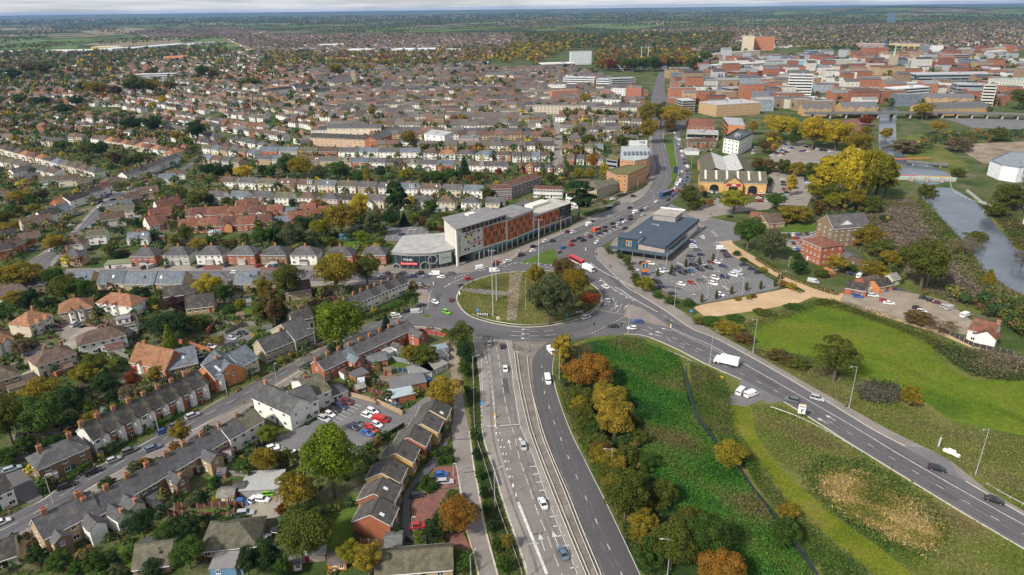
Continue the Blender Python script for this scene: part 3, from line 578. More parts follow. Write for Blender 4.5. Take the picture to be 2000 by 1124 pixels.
def roof_gable(L,D,e,r,g=.22,o=.32,t=.12):
 mb=MB(); s=r/(D/2); X0=-L/2-(g if not isinstance(g,tuple) else g[0]); X1=L/2+(g if not isinstance(g,tuple) else g[1]); z0=e-o*s+.06; z1=e+r+.06
 mb.slab([(X0,-D/2-o,z0),(X1,-D/2-o,z0),(X1,0,z1),(X0,0,z1)],t)
 mb.slab([(X1,D/2+o,z0),(X0,D/2+o,z0),(X0,0,z1),(X1,0,z1)],t)
 mb.box(X0,X1,-.14,.14,z1-.06,z1+.05); return mb
def roof_hip(L,D,e,r,o=.35):
 x,y=L/2+o,D/2+o; k=max(0.05,L/2-D/2*.95) if L >= D else .05; z=e-.02
 V=[(-x,-y,z),(x,-y,z),(x,y,z),(-x,y,z),(-k,0,e+r),(k,0,e+r),(-x,-y,z-.14),(x,-y,z-.14),(x,y,z-.14),(-x,y,z-.14)]
 if L<D:
  k=max(.05,D/2-L/2*.95); V[4]=(0,-k,e+r); V[5]=(0,k,e+r)
  F=[(0,1,4),(1,2,5,4),(2,3,5),(3,0,4,5)]
 else:F=[(0,1,5,4),(1,2,5),(2,3,4,5),(3,0,4)]
 return MB().add(V,F+[(6,7,1,0),(7,8,2,1),(8,9,3,2),(9,6,0,3),(9,8,7,6)])
def vary(c,a=.10):
 k=1+rnd.uniform(-a,a); return tuple(max(0,v*k*(1+rnd.uniform(-.03,.03))) for v in c)
def frame_ab(a,b,D,front=True):
 """world frame of a rectangle whose camera-facing ground edge runs from pixel (or point) a to b; depth D runs away from the camera"""
 A=G(*a).to_2d() if not isinstance(a,Vector) else a; B=G(*b).to_2d() if not isinstance(b,Vector) else b
 d=B-A; L=d.length; n=Vector((-d.y,d.x))/L; c=(A+B)/2+n*(D/2)
 return c,math.atan2(d.y,d.x),L
def house(a,b,D,wall='white',roofc='slate',name='house',cat='house',desc=None,place='',group=None,eave=5.0,rise=None,roof='gable',fl=2,nw=3,side=1,chim=(0.,),pots=2,
   door=True,doorc=None,bays=(),wings=(),sky=0,dorm=(),porch=False,ends=True,big=False,near=None,L=None,garage=False,seed=None,ww=1.15,backw=True,g=.22,wcol=None,rcol=None,gut=True,z=0.,lean=None):
 c,rz,L0=frame_ab(a,b,D); L=L or L0
 pm=FPX/(Vector((c.x,c.y,0))-Vector((0,0,CAM_H))).dot(FW)
 near=pm>5.0 if near is None else near
 rise=rise if rise is not None else D*.32
 wc=vary(wcol or WC[wall][0]); rc=vary(rcol or RC[roofc][0],.17); wm=BRICK if wall in ('tan','red','brown','orange','yellow') else WALL
 base=desc or f"{WC[wall][1]} {name.replace('_', ' ')} with {RC[roofc][1]} roof"
 t=thing(name,(c.x,c.y,z),rz,base,cat,place,group); FOOT.append((c.x,c.y,max(L,D)*.55))
 mb=MB()
 if roof == 'gable':gable_wall(mb,L,D,eave,rise); rm=roof_gable(L,D,eave,rise,g)
 elif roof == 'hip':mb.box(-L/2,L/2,-D/2,D/2,-.2,eave-.1); rm=roof_hip(L,D,eave,rise)
 else:
  mb.box(-L/2,L/2,-D/2,D/2,-.2,eave-.1); rm=MB().box(-L/2-.2,L/2+.2,-D/2-.2,D/2+.2,eave-.1,eave+.15); rise=.15
 mb.obj('wall',wm,t,wc); rf=rm.obj('roof',FLAT if roof == 'flat' else ROOF,t,rc)
 if gut and roof != 'flat':
  s=rise/(D/2) if roof == 'gable' else 0; gb=MB(); zz=eave-.34*s-.05 if roof == 'gable' else eave-.18
  for y in (-D/2-.42,D/2+.30):gb.box(-L/2,L/2,y,y+.12,zz-.1,zz+.06)
  if near and roof == 'gable' and ends:
   for x in (-L/2-.24,L/2+.16):
    for sg in (-1,1):gb.slab([(x,sg*(D/2+.3),eave-.3*s-.02),(x+.08,sg*(D/2+.3),eave-.3*s-.02),(x+.08,0,eave+rise-.02),(x,0,eave+rise-.02)],.16)
  gb.obj('gutter',TRIM,t)
 for cx in chim:chimney(rf,cx*L,0 if roof != 'hip' else 0,eave+rise,pots,big)
 fh=eave/fl if fl else 2.5
 dx=None
 if door:
  dx=rnd.choice([-.36,.36,-.12,.12])*L if nw>1 else-.3*L
  dm=shared('door',lambda:MB().box(-.48,.48,-.06,.03,0,2.05).box(-.58,.58,-.04,.03,2.051,2.2).mesh('door',[PAINTED]))
  put('door',dm,t,vary(doorc or rnd.choice([(.6,.6,.58),(.05,.08,.16),(.25,.03,.03),(.04,.10,.06),(.03,.03,.03)]),.1),(dx,-D/2,.05))
  if porch:
   MB().slab([(dx-1.1,-D/2-1.0,2.3),(dx+1.1,-D/2-1.0,2.3),(dx+1.1,-D/2+.02,2.75),(dx-1.1,-D/2+.02,2.75)],.1).obj('porch_roof',ROOF,t,rc)
 busy=[(w[0]*L,w[1]) for w in wings]+[(x*L,2.2) for x in bays]
 for f in range(fl):
  for i in range(nw):
   x=-L/2+L*(i+.5)/nw; zz=f*fh+fh*.56
   if any(abs(x-bx)<bw/2+.5 for bx,bw in busy):continue
   if f == 0 and dx is not None and abs(x-dx)<1.2:continue
   window(t,x,-D/2-.005,zz,0,ww if f else ww*1.25,1.2,near)
  if ends:
   for sgn in (-1,1):
    for i in range(side):
     y=-D/2+D*(i+.5)/side+(.6 if side == 1 else 0)
     window(t,sgn*(L/2+.005),y,f*fh+fh*.58,sgn*math.pi/2,.85,1.05,near)
 for x in bays:
  bw,pr=2.4,.8; B=MB(); hb=eave-.1
  P=[(-bw/2,.02),(-bw/2,-.1),(-bw/2+.55,-pr),(bw/2-.55,-pr),(bw/2,-.1),(bw/2,.02)]
  B.prism(P,0,hb)
  o=B.obj('bay',WALL,t,(.70,.68,.65),(x*L,-D/2,0)); R_=MB(); gr=1.3
  R_.slab([(-bw/2-.25,-pr-.35,hb-.1),(0,-pr-.35,hb+gr),(0,2.2,hb+gr),(-bw/2-.25,2.2,hb-.1)],.1)
  R_.slab([(bw/2+.25,-pr-.35,hb-.1),(0,-pr-.35,hb+gr),(0,2.2,hb+gr),(bw/2+.25,2.2,hb-.1)],.1)
  R_.obj('bay_roof',ROOF,o,rc); MB().add([(-bw/2,-pr+.1,hb-.02),(bw/2,-pr+.1,hb-.02),(0,-pr+.1,hb+gr-.12)],[(0,1,2)]).obj('bay_gable',WALL,o,(.68,.66,.62))
  for f in range(fl):window(o,0,-pr-.005,f*fh+fh*.55,0,1.25,1.35,near,sub=False)
 for w in wings:
  x,ww_,ln,ev,col=w[:5]; rr=ww_*.34; o=MB(); y1=-D/2+.05
  m2=MB(); gable_wall(m2,ln,ww_,ev,rr)
  wo=m2.obj('rear_wing',BRICK if col in ('tan','red','brown') else WALL,t,vary(WC[col][0]),(x*L,y1-ln/2,0)); wo.rotation_euler[2]=-math.pi/2
  r2=MB(); s=rr/(ww_/2); z0=ev-.25*s+.06; z1=ev+rr+.06; ex=min(D/2,(eave-ev+rr)/max(.2,rise/(D/2))+.3)
  for sg in (1,-1):r2.slab([(-ln/2-ex,sg*(ww_/2+.25),z0),(ln/2+.2,sg*(ww_/2+.25),z0),(ln/2+.2,0,z1),(-ln/2-ex,0,z1)],.1)
  r2.obj('wing_roof',ROOF,wo,vary(rc))
  for f in range(2 if ev>3.6 else 1):window(wo,ln/2+.005,-.2,f*2.5+1.45,math.pi/2,1.0,1.15,near,sub=False); window(wo,0,-ww_/2-.005,f*2.5+1.45,0,.9,1.1,near,sub=False)
  if len(w)>5:chimney(wo,ln/2-.6,0,ev+rr-.3,1)
 for i in range(sky):
  x=rnd.uniform(-.4,.4)*L; q=rnd.uniform(.35,.7); s=rise/(D/2); yy=-D/2*q; zz=eave+rise*(1-q)+.07
  if roof == 'gable':MB().slab([(x-.45,yy-.55,zz-.55*s+.06),(x+.45,yy-.55,zz-.55*s+.06),(x+.45,yy+.55,zz+.55*s+.06),(x-.45,yy+.55,zz+.55*s+.06)],.08).obj('skylight',LAMP if rnd.random()<.6 else GLASS,t)
 for x,dw,col in dorm:
  h0=eave+.25; h1=eave+rise-.25; o=MB().box(-dw/2,dw/2,-D/2+.7,0,h0,h1).obj('dormer',WALL,t,WC[col][0],(x*L,0,0))
  MB().box(-dw/2-.2,dw/2+.2,-D/2+.45,.2,h1+.002,h1+.16).obj('dormer_roof',FLAT,o,(.2,.2,.21))
  for k in range(2):window(o,-dw/4+k*dw/2,-D/2+.695,(h0+h1)/2,0,min(1.2,dw*.36),max(.7,h1-h0-.5),near,sub=False)
 if lean:
  x,lw,ld,col=lean; o=MB().box(-lw/2,lw/2,-ld,.02,-.1,2.3).obj('lean_to',WALL,t,WC[col][0],(x*L,-D/2,0))
  MB().slab([(-lw/2-.15,-ld-.2,2.32),(lw/2+.15,-ld-.2,2.32),(lw/2+.15,.02,3.0),(-lw/2-.15,.02,3.0)],.08).obj('lean_to_roof',ROOF,o,vary(rnd.choice([(.3,.3,.3),rc,(.12,.06,.05)])))
  window(o,0,-ld-.005,1.2,0,min(2.0,lw*.6),1.5,near,cols=3,sub=False)
 return t
ORD=['first','second','third','fourth','fifth','sixth','seventh','eighth','ninth','tenth','eleventh','twelfth','thirteenth','fourteenth','fifteenth','sixteenth','seventeenth','eighteenth','nineteenth','twentieth']
def row(a,b,n,D,walls,roofs,place,name='terraced_house',gap=0.,cat='house',group=None,jit=0.,kinds=None,**kw):
 """n houses side by side along the camera-facing line a-b"""
 A,B=G(*a).to_2d(),G(*b).to_2d(); d=(B-A)/n; out=[]
 for i in range(n):
  p,q=A+d*i,A+d*(i+1); u=(q-p).normalized()
  off=Vector((-u.y,u.x))*rnd.uniform(-jit,jit)
  k=dict(kw)
  if kinds:k.update(kinds[i % len(kinds)])
  w=walls[i % len(walls)] if not isinstance(walls,str) else walls; r=roofs[i % len(roofs)] if not isinstance(roofs,str) else roofs
  if gap == 0:
   k.setdefault('g',(.22 if i == 0 else 0,.22 if i == n-1 else 0)); k.setdefault('ends',i in (0,n-1)); k['eave']=k.get('eave',5.0)+(i % 2)*.07
  out.append(house(p+u*gap/2+off,q-u*gap/2+off,D,w,r,name=name,cat=cat,place=place,group=group or f"{name.replace('_', ' ')}s {place}",**k))
 return out
# ------------------------------------------------------------------ near streets, lower left
PL='in the terrace along the street at bottom left'
row((197,1040),(452,885),7,8.2,['white','cream','brown','brown','tan','brown','tan'],['slate']*7,'in the long slate terrace by the street',chim=(-.5,),pots=4,big=True,nw=2,fl=2,
 kinds=[dict(wings=((.2,3.6,5.5,4.6,'white',1),)),dict(wings=((-.1,3.6,5.,4.8,'cream',1),)),dict(lean=(0,3.2,3,'white')),dict(wings=((.15,3.6,5.2,4.4,'brown',1),)),dict(),dict(wings=((.1,4.,5.,4.6,'tan'),)),dict(lean=(.1,3.4,2.6,'brown'))])
row((455,888),(520,850),2,8.4,['white','white'],['slate','moss'],'at the upper end of the slate terrace',chim=(-.5,),pots=3,nw=2,eave=5.4)
house((97,1088),(205,1030),8,'tan','slate',name='end_house',cat='house',desc='large gabled brown brick house with white porch gable',place='at the bottom left street corner',eave=5.6,rise=3.6,chim=(-.3,.3),pots=4,big=True,nw=3,wings=((-.28,3.6,3.2,4.9,'brown'),(.28,3.8,5.0,4.8,'white')))
house((84,948),(183,903),8.5,'brown','slate',name='corner_house',desc='double-fronted brown brick house with cream end wall and slate roof',place='at the left street junction',eave=5.3,roof='hip',rise=3.0,chim=(-.3,.28),pots=4,big=True,nw=3,doorc=(.02,.12,.13),bays=(),lean=(-.3,2.4,1.0,'white'))
row((190,890),(412,775),8,9.0,['white','red','red','white','red','red','red','red'],['dark']*8,'in the bay-fronted terrace facing the street',chim=(-.5,),pots=4,big=True,nw=2,bays=(.2,),rise=3.6,eave=5.3)
house((394,1093),(505,1082),10,'tan','moss',name='bungalow',desc='brick bungalow with broad hipped grey tiled roof',place='at the bottom left behind gardens',roof='hip',eave=2.6,rise=3.2,fl=1,nw=4,chim=(),wings=())
house((-20,1012),(36,985),9,'white','dark',name='corner_shop',cat='shop',desc='black-and-white timbered corner shop with dark roof',place='at the left edge by the side road',eave=5,nw=3,chim=())
house((-30,1124),(38,1100),8,'mint','dark',name='bungalow',desc='low house with dark ribbed roof',place='in the bottom left corner',eave=2.6,fl=1,nw=2,chim=())
house((262,1128),(335,1118),9,'brown','moss',name='outbuilding',cat='outbuilding',desc='long brown-roofed outbuilding',place='at the bottom edge left',eave=2.4,fl=1,nw=0,door=False,chim=())
house((735,1140),(885,1128),8,'tan','moss',name='bungalow',desc='bungalow roof carrying blue solar panels',place='at the bottom edge beside the lane',eave=2.6,fl=1,nw=3,chim=())
def shed(a,b,D,wcol,rcol,desc,place,h=2.2,roof='gable',name='garden_shed',cat='shed',**k):
 k.setdefault('door',True); k.setdefault('nw',2)
 return house(a,b,D,'black','dark',name=name,cat=cat,desc=desc,place=place,eave=h,rise=.8 if roof == 'gable' else None,roof=roof,fl=1,chim=(),wcol=wcol,rcol=rcol,gut=False,ends=False,ww=.8,group=None,**k)
shed((276,1093),(308,1090),5,(.20,.09,.05),(.10,.10,.105),'brown timber shed with dark felt roof','behind the bottom left gardens')
shed((412,1126),(476,1122),5,(.12,.25,.40),(.22,.21,.21),'grey flat-roofed garden building with blue doors','at the bottom edge near the bungalow',roof='flat')
shed((642,1117),(677,1113),4,(.60,.24,.04),(.11,.09,.085),'orange timber summerhouse','at the bottom of the tree-lined garden')
shed((567,1117),(589,1114),3.2,(.55,.54,.51),(.12,.115,.11),'pale grey garden shed','at the bottom beside a long low roof')
shed((753,1080),(785,1078),4.5,(.45,.42,.38),(.12,.12,.125),'small tiled shelter with white gable trim','below the stepped brick houses',h=2.4)
shed((747,1103),(762,1102),2.5,(.16,.13,.10),(.15,.14,.14),'narrow dark garden shed','beside the yellow tree at bottom')
shed((592,1100),(636,1096),2.5,(.3,.28,.25),(.28,.28,.27),'long low grey lean-to roof','between two bottom garden sheds',roof='flat',nw=0)
shed((470,972),(545,968),8,(.30,.30,.30),(.42,.42,.42),'carport under translucent corrugated sheeting','behind the slate terrace gardens',roof='flat',name='carport',cat='carport',nw=0,door=False)
shed((425,985),(458,983),4,(.45,.28,.10),(.20,.18,.16),'low timber shed with tan walls','in the fenced garden beside a blue car')
shed((457,973),(480,970),4,(.05,.05,.06),(.06,.06,.06),'black felted shed','next to the translucent carport')
shed((163,745),(190,740),4,(.5,.42,.2),(.2,.2,.2),'small grey-roofed timber outbuilding','behind the cream semi at left')
shed((165,768),(186,760),4,(.10,.08,.05),(.08,.07,.06),'dark mossy shed with one slanting roof','among trees on the left')
# stepped houses beside the lane
for i,(fx,fy,wl) in enumerate([(764,1055,'red'),(770,1012,'red'),(783,970,'yellow'),(808,930,'yellow'),(832,898,'red'),(856,870,'yellow'),(872,843,'yellow')]):
 c=G(fx,fy).to_2d(); w,ln=9.3,6.4; sk=Vector((.16,1)).normalized(); pr=Vector((-sk.y,sk.x))
 cc=c+pr*(w/2)+sk*(ln/2)
 a=cc-pr*0 ; rz=math.atan2(sk.y,sk.x)
 A,B=cc-sk*ln/2+pr*(-w/2),cc+sk*ln/2+pr*(-w/2)
 t=house(A,B,w,wl,'brown' if i % 2 else 'dark',name='stepped_house',cat='house',desc=f"{WC[wl][1]} monopitch-stepped house with dark tiled roof",place='in the stepped row beside the lane',group='stepped brick houses beside the lane',eave=4.7,rise=2.6,nw=2,side=0,chim=(),porch=True,doorc=(.3,.12,.05),rcol=(.075,.068,.066),sky=1)
# chapel-like stone building, terraces either side of the street
house((522,711),(578,688),8.5,'stone','slate',name='stone_house',desc='long beige stone building with grey slate roof',place='beside the street left of the big lime tree',eave=5.0,rise=3.4,nw=5,chim=(.3,),pots=1,big=True)
house((580,690),(617,673),15,'stone','slate',name='stone_hall',cat='hall',desc='beige stone gabled hall with arched doorway',place='beside the street left of the big lime tree',eave=5.6,rise=4.4,nw=3,chim=())
house((575,650),(615,640),9,'stone','dark',name='house',desc='dark-roofed stone house half hidden',place='behind the big lime tree',eave=4.8,nw=2,chim=(0,))
row((636,748),(812,664),9,7.6,['red','red','orange','red','red','red','red','red','red'],['slate','slate','blue','slate','slate','slate','slate','slate','slate'],'in the brick terrace below the roundabout',chim=(-.5,),pots=4,big=True,nw=2,eave=5.1,
 kinds=[dict(),dict(lean=(0,3.4,3.5,'white')),dict(wings=((0,4.2,4.5,5.0,'red'),)),dict(lean=(0,4,4,'grey')),dict(),dict(lean=(.1,3.4,4,'white')),dict(wings=((0,3.4,4.5,3.0,'white'),)),dict(),dict(wings=((.1,4.4,6.5,4.4,'red'),))])
row((705,612),(798,572),7,7.5,['cream','white','white','cream','white','white','white'],['slate','slate','dark','slate','dark','slate','dark'],'in the white terrace left of the roundabout',chim=(-.5,),pots=3,nw=2,eave=5.3,doorc=(.55,.55,.3))
row((655,640),(705,612),3,7.5,['brown','tan','brown'],['slate','dark','slate'],'behind the lime tree beside the white terrace',chim=(-.5,),pots=3,nw=2,eave=4.9)
# white rendered office with three gabled ranges and its neighbours
wo=house((499,808),(571,842),8.5,'white','slate',name='rendered_office',cat='office',desc='large white rendered building with several grey slate gables',place='beside the small full car park',eave=6.0,rise=3.4,nw=3,side=2,chim=(-.4,),pots=3,big=True,near=True)
house((585,828),(625,812),11,'white','slate',name='rendered_range',cat='office',desc='middle white gabled range of the rendered offices',place='facing the small full car park',eave=6.0,rise=3.4,nw=3,side=0,chim=(),near=True)
house((610,806),(650,790),14,'white','moss',name='rendered_range',cat='office',desc='upper white gabled range of the rendered offices',place='behind the small full car park',eave=5.6,rise=3.2,nw=2,side=0,chim=(-.2,),near=True)
house((650,790),(681,777),6,'white','slate',name='annexe',cat='house',desc='small white annexe with hipped slate roof',place='at the corner of the small car park',eave=3.0,rise=1.6,roof='hip',fl=1,nw=1,chim=())
house((767,773),(834,760),7,'red','dark',name='garage_block',cat='garage',desc='flat-roofed brick garage with green doors',place='beside the round orange tree',roof='flat',eave=2.7,fl=0,nw=0,chim=(),doorc=(.03,.22,.08),rcol=(.17,.175,.19))
house((767,792),(812,781),6,'red','grey',name='garage_block',cat='garage',desc='brick garage roofed in pale corrugated sheet',place='beside the round orange tree',roof='flat',eave=2.5,fl=0,nw=0,chim=(),rcol=(.33,.38,.43))
shed((808,745),(848,735),7,(.55,.55,.54),(.2,.2,.2),'white garage with grey roof and black door','above the orange tree gardens',roof='flat',name='garage_block',cat='garage',nw=0)
shed((843,737),(876,720),6,(.6,.58,.53),(.24,.22,.20),'white block shed with flat brown roof','beside the earth footpath',roof='flat')
shed((845,713),(877,705),5,(.5,.5,.5),(.36,.35,.34),'pale corrugated shed','beside the earth footpath',roof='flat')
shed((850,695),(876,690),4,(.35,.32,.28),(.22,.26,.33),'shed with blue-grey felt roof','near the top of the earth footpath',roof='flat')
shed((696,752),(722,742),5,(.34,.13,.06),(.10,.10,.11),'brick garden room with black flat roof','behind the brick terrace',roof='flat',h=2.8)
shed((720,722),(758,716),7,(.40,.15,.07),(.11,.12,.13),'orange brick extension with slate hipped roof','behind the brick terrace',h=2.8)
shed((698,772),(716,766),3.5,(.2,.09,.06),(.25,.23,.21),'open brown pergola shelter','in a brick terrace garden')
# ------------------------------------------------------------------ left-hand streets
house((120,634),(186,622),10.5,'tan','orange',name='semi_detached_pair',desc='semi-detached pair with orange tiled roof and red bays',place='at the head of the cul-de-sac',roof='hip',eave=5.2,rise=3.6,nw=4,bays=(-.12,.14),chim=(0,))
house((193,613),(262,621),9.5,'white','orange',name='semi_detached_pair',desc='white semi-detached pair with orange tiled roof',place='right of the cul-de-sac head',roof='hip',eave=5.2,rise=3.4,nw=4,bays=(-.2,.05),chim=(0,))
house((64,660),(108,637),10,'cream','orange',name='semi_detached_pair',desc='cream semi-detached pair with orange-brown hipped roof',place='left side of the cul-de-sac',roof='hip',eave=5.2,rise=3.6,nw=4,bays=(-.15,.2),chim=(.2,))
house((-14,700),(34,685),10,'grey','orange',name='semi_detached_pair',desc='grey semi-detached pair with orange hipped roof',place='at the left edge near the cul-de-sac',roof='hip',eave=5.2,rise=3.4,nw=4,bays=(-.2,.2),chim=(0,))
house((160,700),(252,677),9,'white','brown',name='semi_detached_pair',desc='white semi with brown hipped roof, dormer and rear extension',place='below the cul-de-sac',roof='hip',eave=5.2,rise=3.2,nw=5,dorm=(),lean=(.2,6,4,'white'),chim=())
house((225,663),(271,655),9,'grey','brown',name='house',desc='grey pebbledash house with flat white dormer',place='right of the cul-de-sac',eave=5.2,rise=2.8,nw=3,dorm=((0,5,'white'),),chim=())
house((80,741),(156,714),9.5,'cream','brown',name='semi_detached_pair',desc='cream semi with brown hipped roof and rear lean-to',place='below the cul-de-sac at left',roof='hip',eave=5.2,rise=3.3,nw=5,lean=(.05,6,3.5,'red'),chim=(-.1,.3))
house((-25,780),(46,757),9.5,'tan','brown',name='semi_detached_pair',desc='tan semi with brown hipped roof cut by the left edge',place='',roof='hip',eave=5.2,rise=3.3,nw=4,lean=(.3,5,3.5,'tan'),chim=())
house((257,724),(327,740),10,'red','orange',name='dormered_house',desc='red brick house with steep mottled tile roof and small dormers',place='left of the street bend',eave=3.8,rise=5.2,nw=5,side=1,chim=(-.3,),bays=(-.2,))
house((330,738),(390,724),12,'tan','blue',name='house',desc='low house with large blue-grey slate roof',place='right of the mottled tile roof',eave=3.4,rise=4.2,fl=1,nw=3,sky=2,chim=())
house((425,767),(475,739),9,'orange','blue',name='corner_house',desc='orange-red brick house with blue-grey slate roof and white bays',place='on the street opposite the stone building',eave=5.4,rise=3.8,nw=3,side=2,sky=2,bays=(-.3,),chim=(0,))
house((398,735),(428,762),10,'orange','blue',name='house',desc='brick house with big blue-grey roof',place='behind the white-bayed corner house',eave=5.0,rise=3.6,nw=2,chim=())
house((475,743),(508,724),11,'cream','blue',name='house',desc='cream gabled house with blue-grey roof',place='on the street by the stone building',eave=5.5,rise=3.6,nw=2,side=2,chim=())
house((365,616),(420,610),8,'tan','dark',name='dormered_house',desc='yellow brick house with dark roof and tiny dormers',place='above the round dark yew',eave=3.2,rise=4.4,fl=1,nw=4,chim=())
house((322,597),(385,590),9,'brown','dark',name='house',desc='dark brown roofed house',place='between yellow tree and purple tree',eave=4.2,nw=3,chim=())
house((-20,600),(40,594),10,'white','brown',name='house',desc='brown-roofed house with white gables',place='at the left edge below the main road',eave=4.2,rise=3.6,nw=3,chim=())
house((35,580),(90,570),9,'cream','dark',name='house',desc='dark brown roofed house among trees',place='at left below the main road',eave=4.2,rise=3.6,nw=3,chim=())
for i,(x0,x1,y,w) in enumerate([(140,178,566,'tan'),(192,243,566,'cream'),(245,302,568,'tan'),(305,358,567,'tan'),(395,428,570,'white'),(458,500,567,'tan')]):
 house((x0,y),(x1,y),10,w,'blue',name='chalet_house',desc=f'{WC[w][1]} chalet house with smooth blue-grey roof',place='below the main road at left',group='blue-roofed houses below the main road',eave=3.4,rise=4.2,fl=1,nw=2,chim=(),sky=1)
house((500,575),(545,568),9,'tan','slate',name='house',desc='grey-roofed house behind a big oak',place='below the main road',eave=4.5,nw=3,chim=(0,))
house((560,590),(610,582),9,'tan','brown',name='house',desc='brown-roofed house',place='behind the brown oak below the main road',eave=4.5,nw=3,chim=(0,))
# semi-detached pairs facing the main road
for x0,x1,y,w in [(258,306,520,'red'),(321,371,518,'grey'),(386,436,517,'white'),(447,500,517,'red'),(511,561,517,'brown'),(569,620,518,'white'),(636,690,519,'red'),(708,755,517,'red')]:
 house((x0,y),(x1,y),9.5,w,'slate',name='semi_detached_pair',desc=f'{WC[w][1]} semi-detached pair with hipped grey roof',place='facing the main road',group='semi-detached pairs facing the main road',roof='hip',eave=5.2,rise=3.4,nw=4,chim=(0,),pots=4,lean=(0,4,.9,'grey'),near=True)
house((121,522),(160,521),9,'tan','slate',name='corner_house',desc='tan brick corner house with hipped roof',place='on the main road corner at left',roof='hip',eave=5.2,rise=2.8,nw=2,chim=(-.3,),near=True)
shed((205,526),(258,522),7,(.62,.60,.56),(.16,.17,.10),'white garages with mossy flat roof','beside the tan corner house',roof='flat',name='garage_block',cat='garage',nw=0)
RS='on the right side of the side street'; LS='on the left side of the side street'
for a,b,D,w,r,pl,kw in [((120,497),(165,494),9,'grey','brown',RS,dict(roof='hip')),((172,480),(210,476),8.5,'white','moss',RS,dict()),((200,447),(248,440),9,'white','brown',RS,dict()),((215,430),(265,425),9,'cream','moss',RS,dict()),
  ((222,418),(262,412),8,'white','blue',RS,dict()),((250,406),(282,398),9,'brown','brown',RS,dict()),((272,392),(312,388),10,'tan','brown',RS,dict(sky=2)),((312,362),(345,360),8,'white','blue',RS,dict()),((325,352),(362,350),8,'white','brown',RS,dict(eave=4)),
  ((250,481),(290,478),8,'white','blue','in a garden above the main road',dict(eave=4,sky=2)),
  ((50,455),(108,443),9,'cream','brown',LS,dict(eave=5)),((86,440),(127,430),9,'white','dark',LS,dict()),((112,432),(146,420),9,'grey','blue',LS,dict()),((120,412),(152,402),8,'red','orange',LS,dict()),
  ((140,408),(180,395),9,'white','dark',LS,dict()),((172,394),(205,384),8.5,'white','dark',LS,dict()),((200,382),(222,376),8,'white','maroon',LS,dict()),((212,371),(248,363),9,'tan','brown',LS,dict(roof='hip')),
  ((-10,510),(30,503),9,'red','dark',LS,dict()),((28,500),(55,488),9,'red','brown',LS,dict()),((42,482),(84,474),8,'red','brown',LS,dict(eave=4)),((0,478),(38,470),9,'cream','dark',LS,dict(eave=4)),
  ((80,368),(118,364),8,'white','moss',LS,dict()),((115,366),(155,363),8,'cream','brown',LS,dict()),((155,372),(190,366),8,'tan','moss',LS,dict()),((50,356),(82,352),8,'orange','slate',LS,dict(eave=3)),((30,350),(70,342),8,'white','slate',LS,dict()),((-5,398),(24,394),8,'cream','brown','at the far left edge among gardens',dict())]:
 house(a,b,D,w,r,place=pl,nw=kw.pop('nw',2),name='detached_house',group='houses along the side street at left',**kw)
row((-15,297),(188,350),13,8.5,['white','cream','white','pink','white','tan','white','cream','blue','tan','cream','pink','white'],['brown','brown','dark','brown','orange','maroon','orange','dark','blue','moss','moss','brown','slate'],'along the upper left street',name='semi_detached_pair',gap=1.2,roof='hip',nw=3,chim=(0,),jit=.5,lean=(.1,4,1.2,'white'))
row((-20,322),(110,352),8,8.5,['grey','white','cream','white'],['slate','brown','moss'],'below the upper left street',name='detached_house',gap=2,nw=3,jit=1)
row((250,357),(292,344),3,8,['white','white','white'],['slate','slate','dark'],'in the white terrace stepping up the hill',nw=2,name='terraced_house',eave=5.2,g=.2)
row((292,343),(355,318),6,8,['white','white','grey','white','white','white'],['slate','slate','moss','slate'],'in the white terrace stepping up the hill',nw=2,name='terraced_house',eave=5.2)
row((340,312),(378,296),3,9,['white','pink','white'],['orange','maroon','orange'],'at the top of the side street',name='semi_detached_pair',gap=1,nw=2,roof='hip')
row((205,284),(345,310),9,9,['cream','pink','white','cream'],['orange','maroon','orange','brown'],'in the orange-roofed row at upper left',name='semi_detached_pair',gap=1.2,nw=2,roof='hip',bays=())
row((395,322),(470,330),4,9,['tan','cream','grey','tan'],['blue','brown','slate','moss'],'above the round yellow tree',name='detached_house',gap=2,nw=3)
row((395,300),(500,312),6,8.5,['white','cream','tan','white','red','white'],['moss','blue','brown','slate'],'in the upper middle-left row',name='detached_house',gap=1.5,nw=2)
# long cream and white rows in the middle
row((428,369),(945,388),13,8.5,['white','white','cream','tan','white','cream','white','tan','white','white','white','cream','white'],['brown','slate','moss','brown','brown','blue','moss','slate','slate','blue','brown','slate','blue'],
 'in the upper cream row',name='semi_detached_pair',gap=2.2,nw=4,jit=.8,eave=5.2,rise=3.0,chim=(0,),kinds=[dict(sky=1),dict(),dict(lean=(.1,5,1.4,'white')),dict(sky=2),dict(dorm=((.2,3.6,'white'),))])
row((402,398),(990,414),13,8.5,['white','white','grey','white','white','pink','cream','cream','white','cream','cream','white','cream'],['slate','blue','slate','moss','brown','slate','dark','slate','moss','slate','brown','slate','slate'],
 'in the lower cream row',name='semi_detached_pair',gap=4.0,nw=4,jit=1.5,eave=5.2,rise=3.0,chim=(0,),kinds=[dict(),dict(wings=((-.2,4,4,4.2,'white'),)),dict(lean=(.2,5,3,'white')),dict(),dict(roof='hip',lean=(-.2,5,3,'grey')),dict(roof='hip',dorm=())])
row((505,306),(820,309),8,9,['red','grey','brown','red','white','white','white','white'],['blue','blue','moss','brown','slate','blue','slate','blue'],'in the top slate row of the middle district',name='semi_detached_pair',gap=1,nw=4,chim=(0,),jit=.5,wings=())
row((820,311),(1000,316),5,9,['white','white','cream','white','red'],['brown','orange','slate','blue','brown'],'in the gabled row below the white block',name='semi_detached_pair',gap=1.5,nw=4,bays=(-.25,.25),roof='hip')
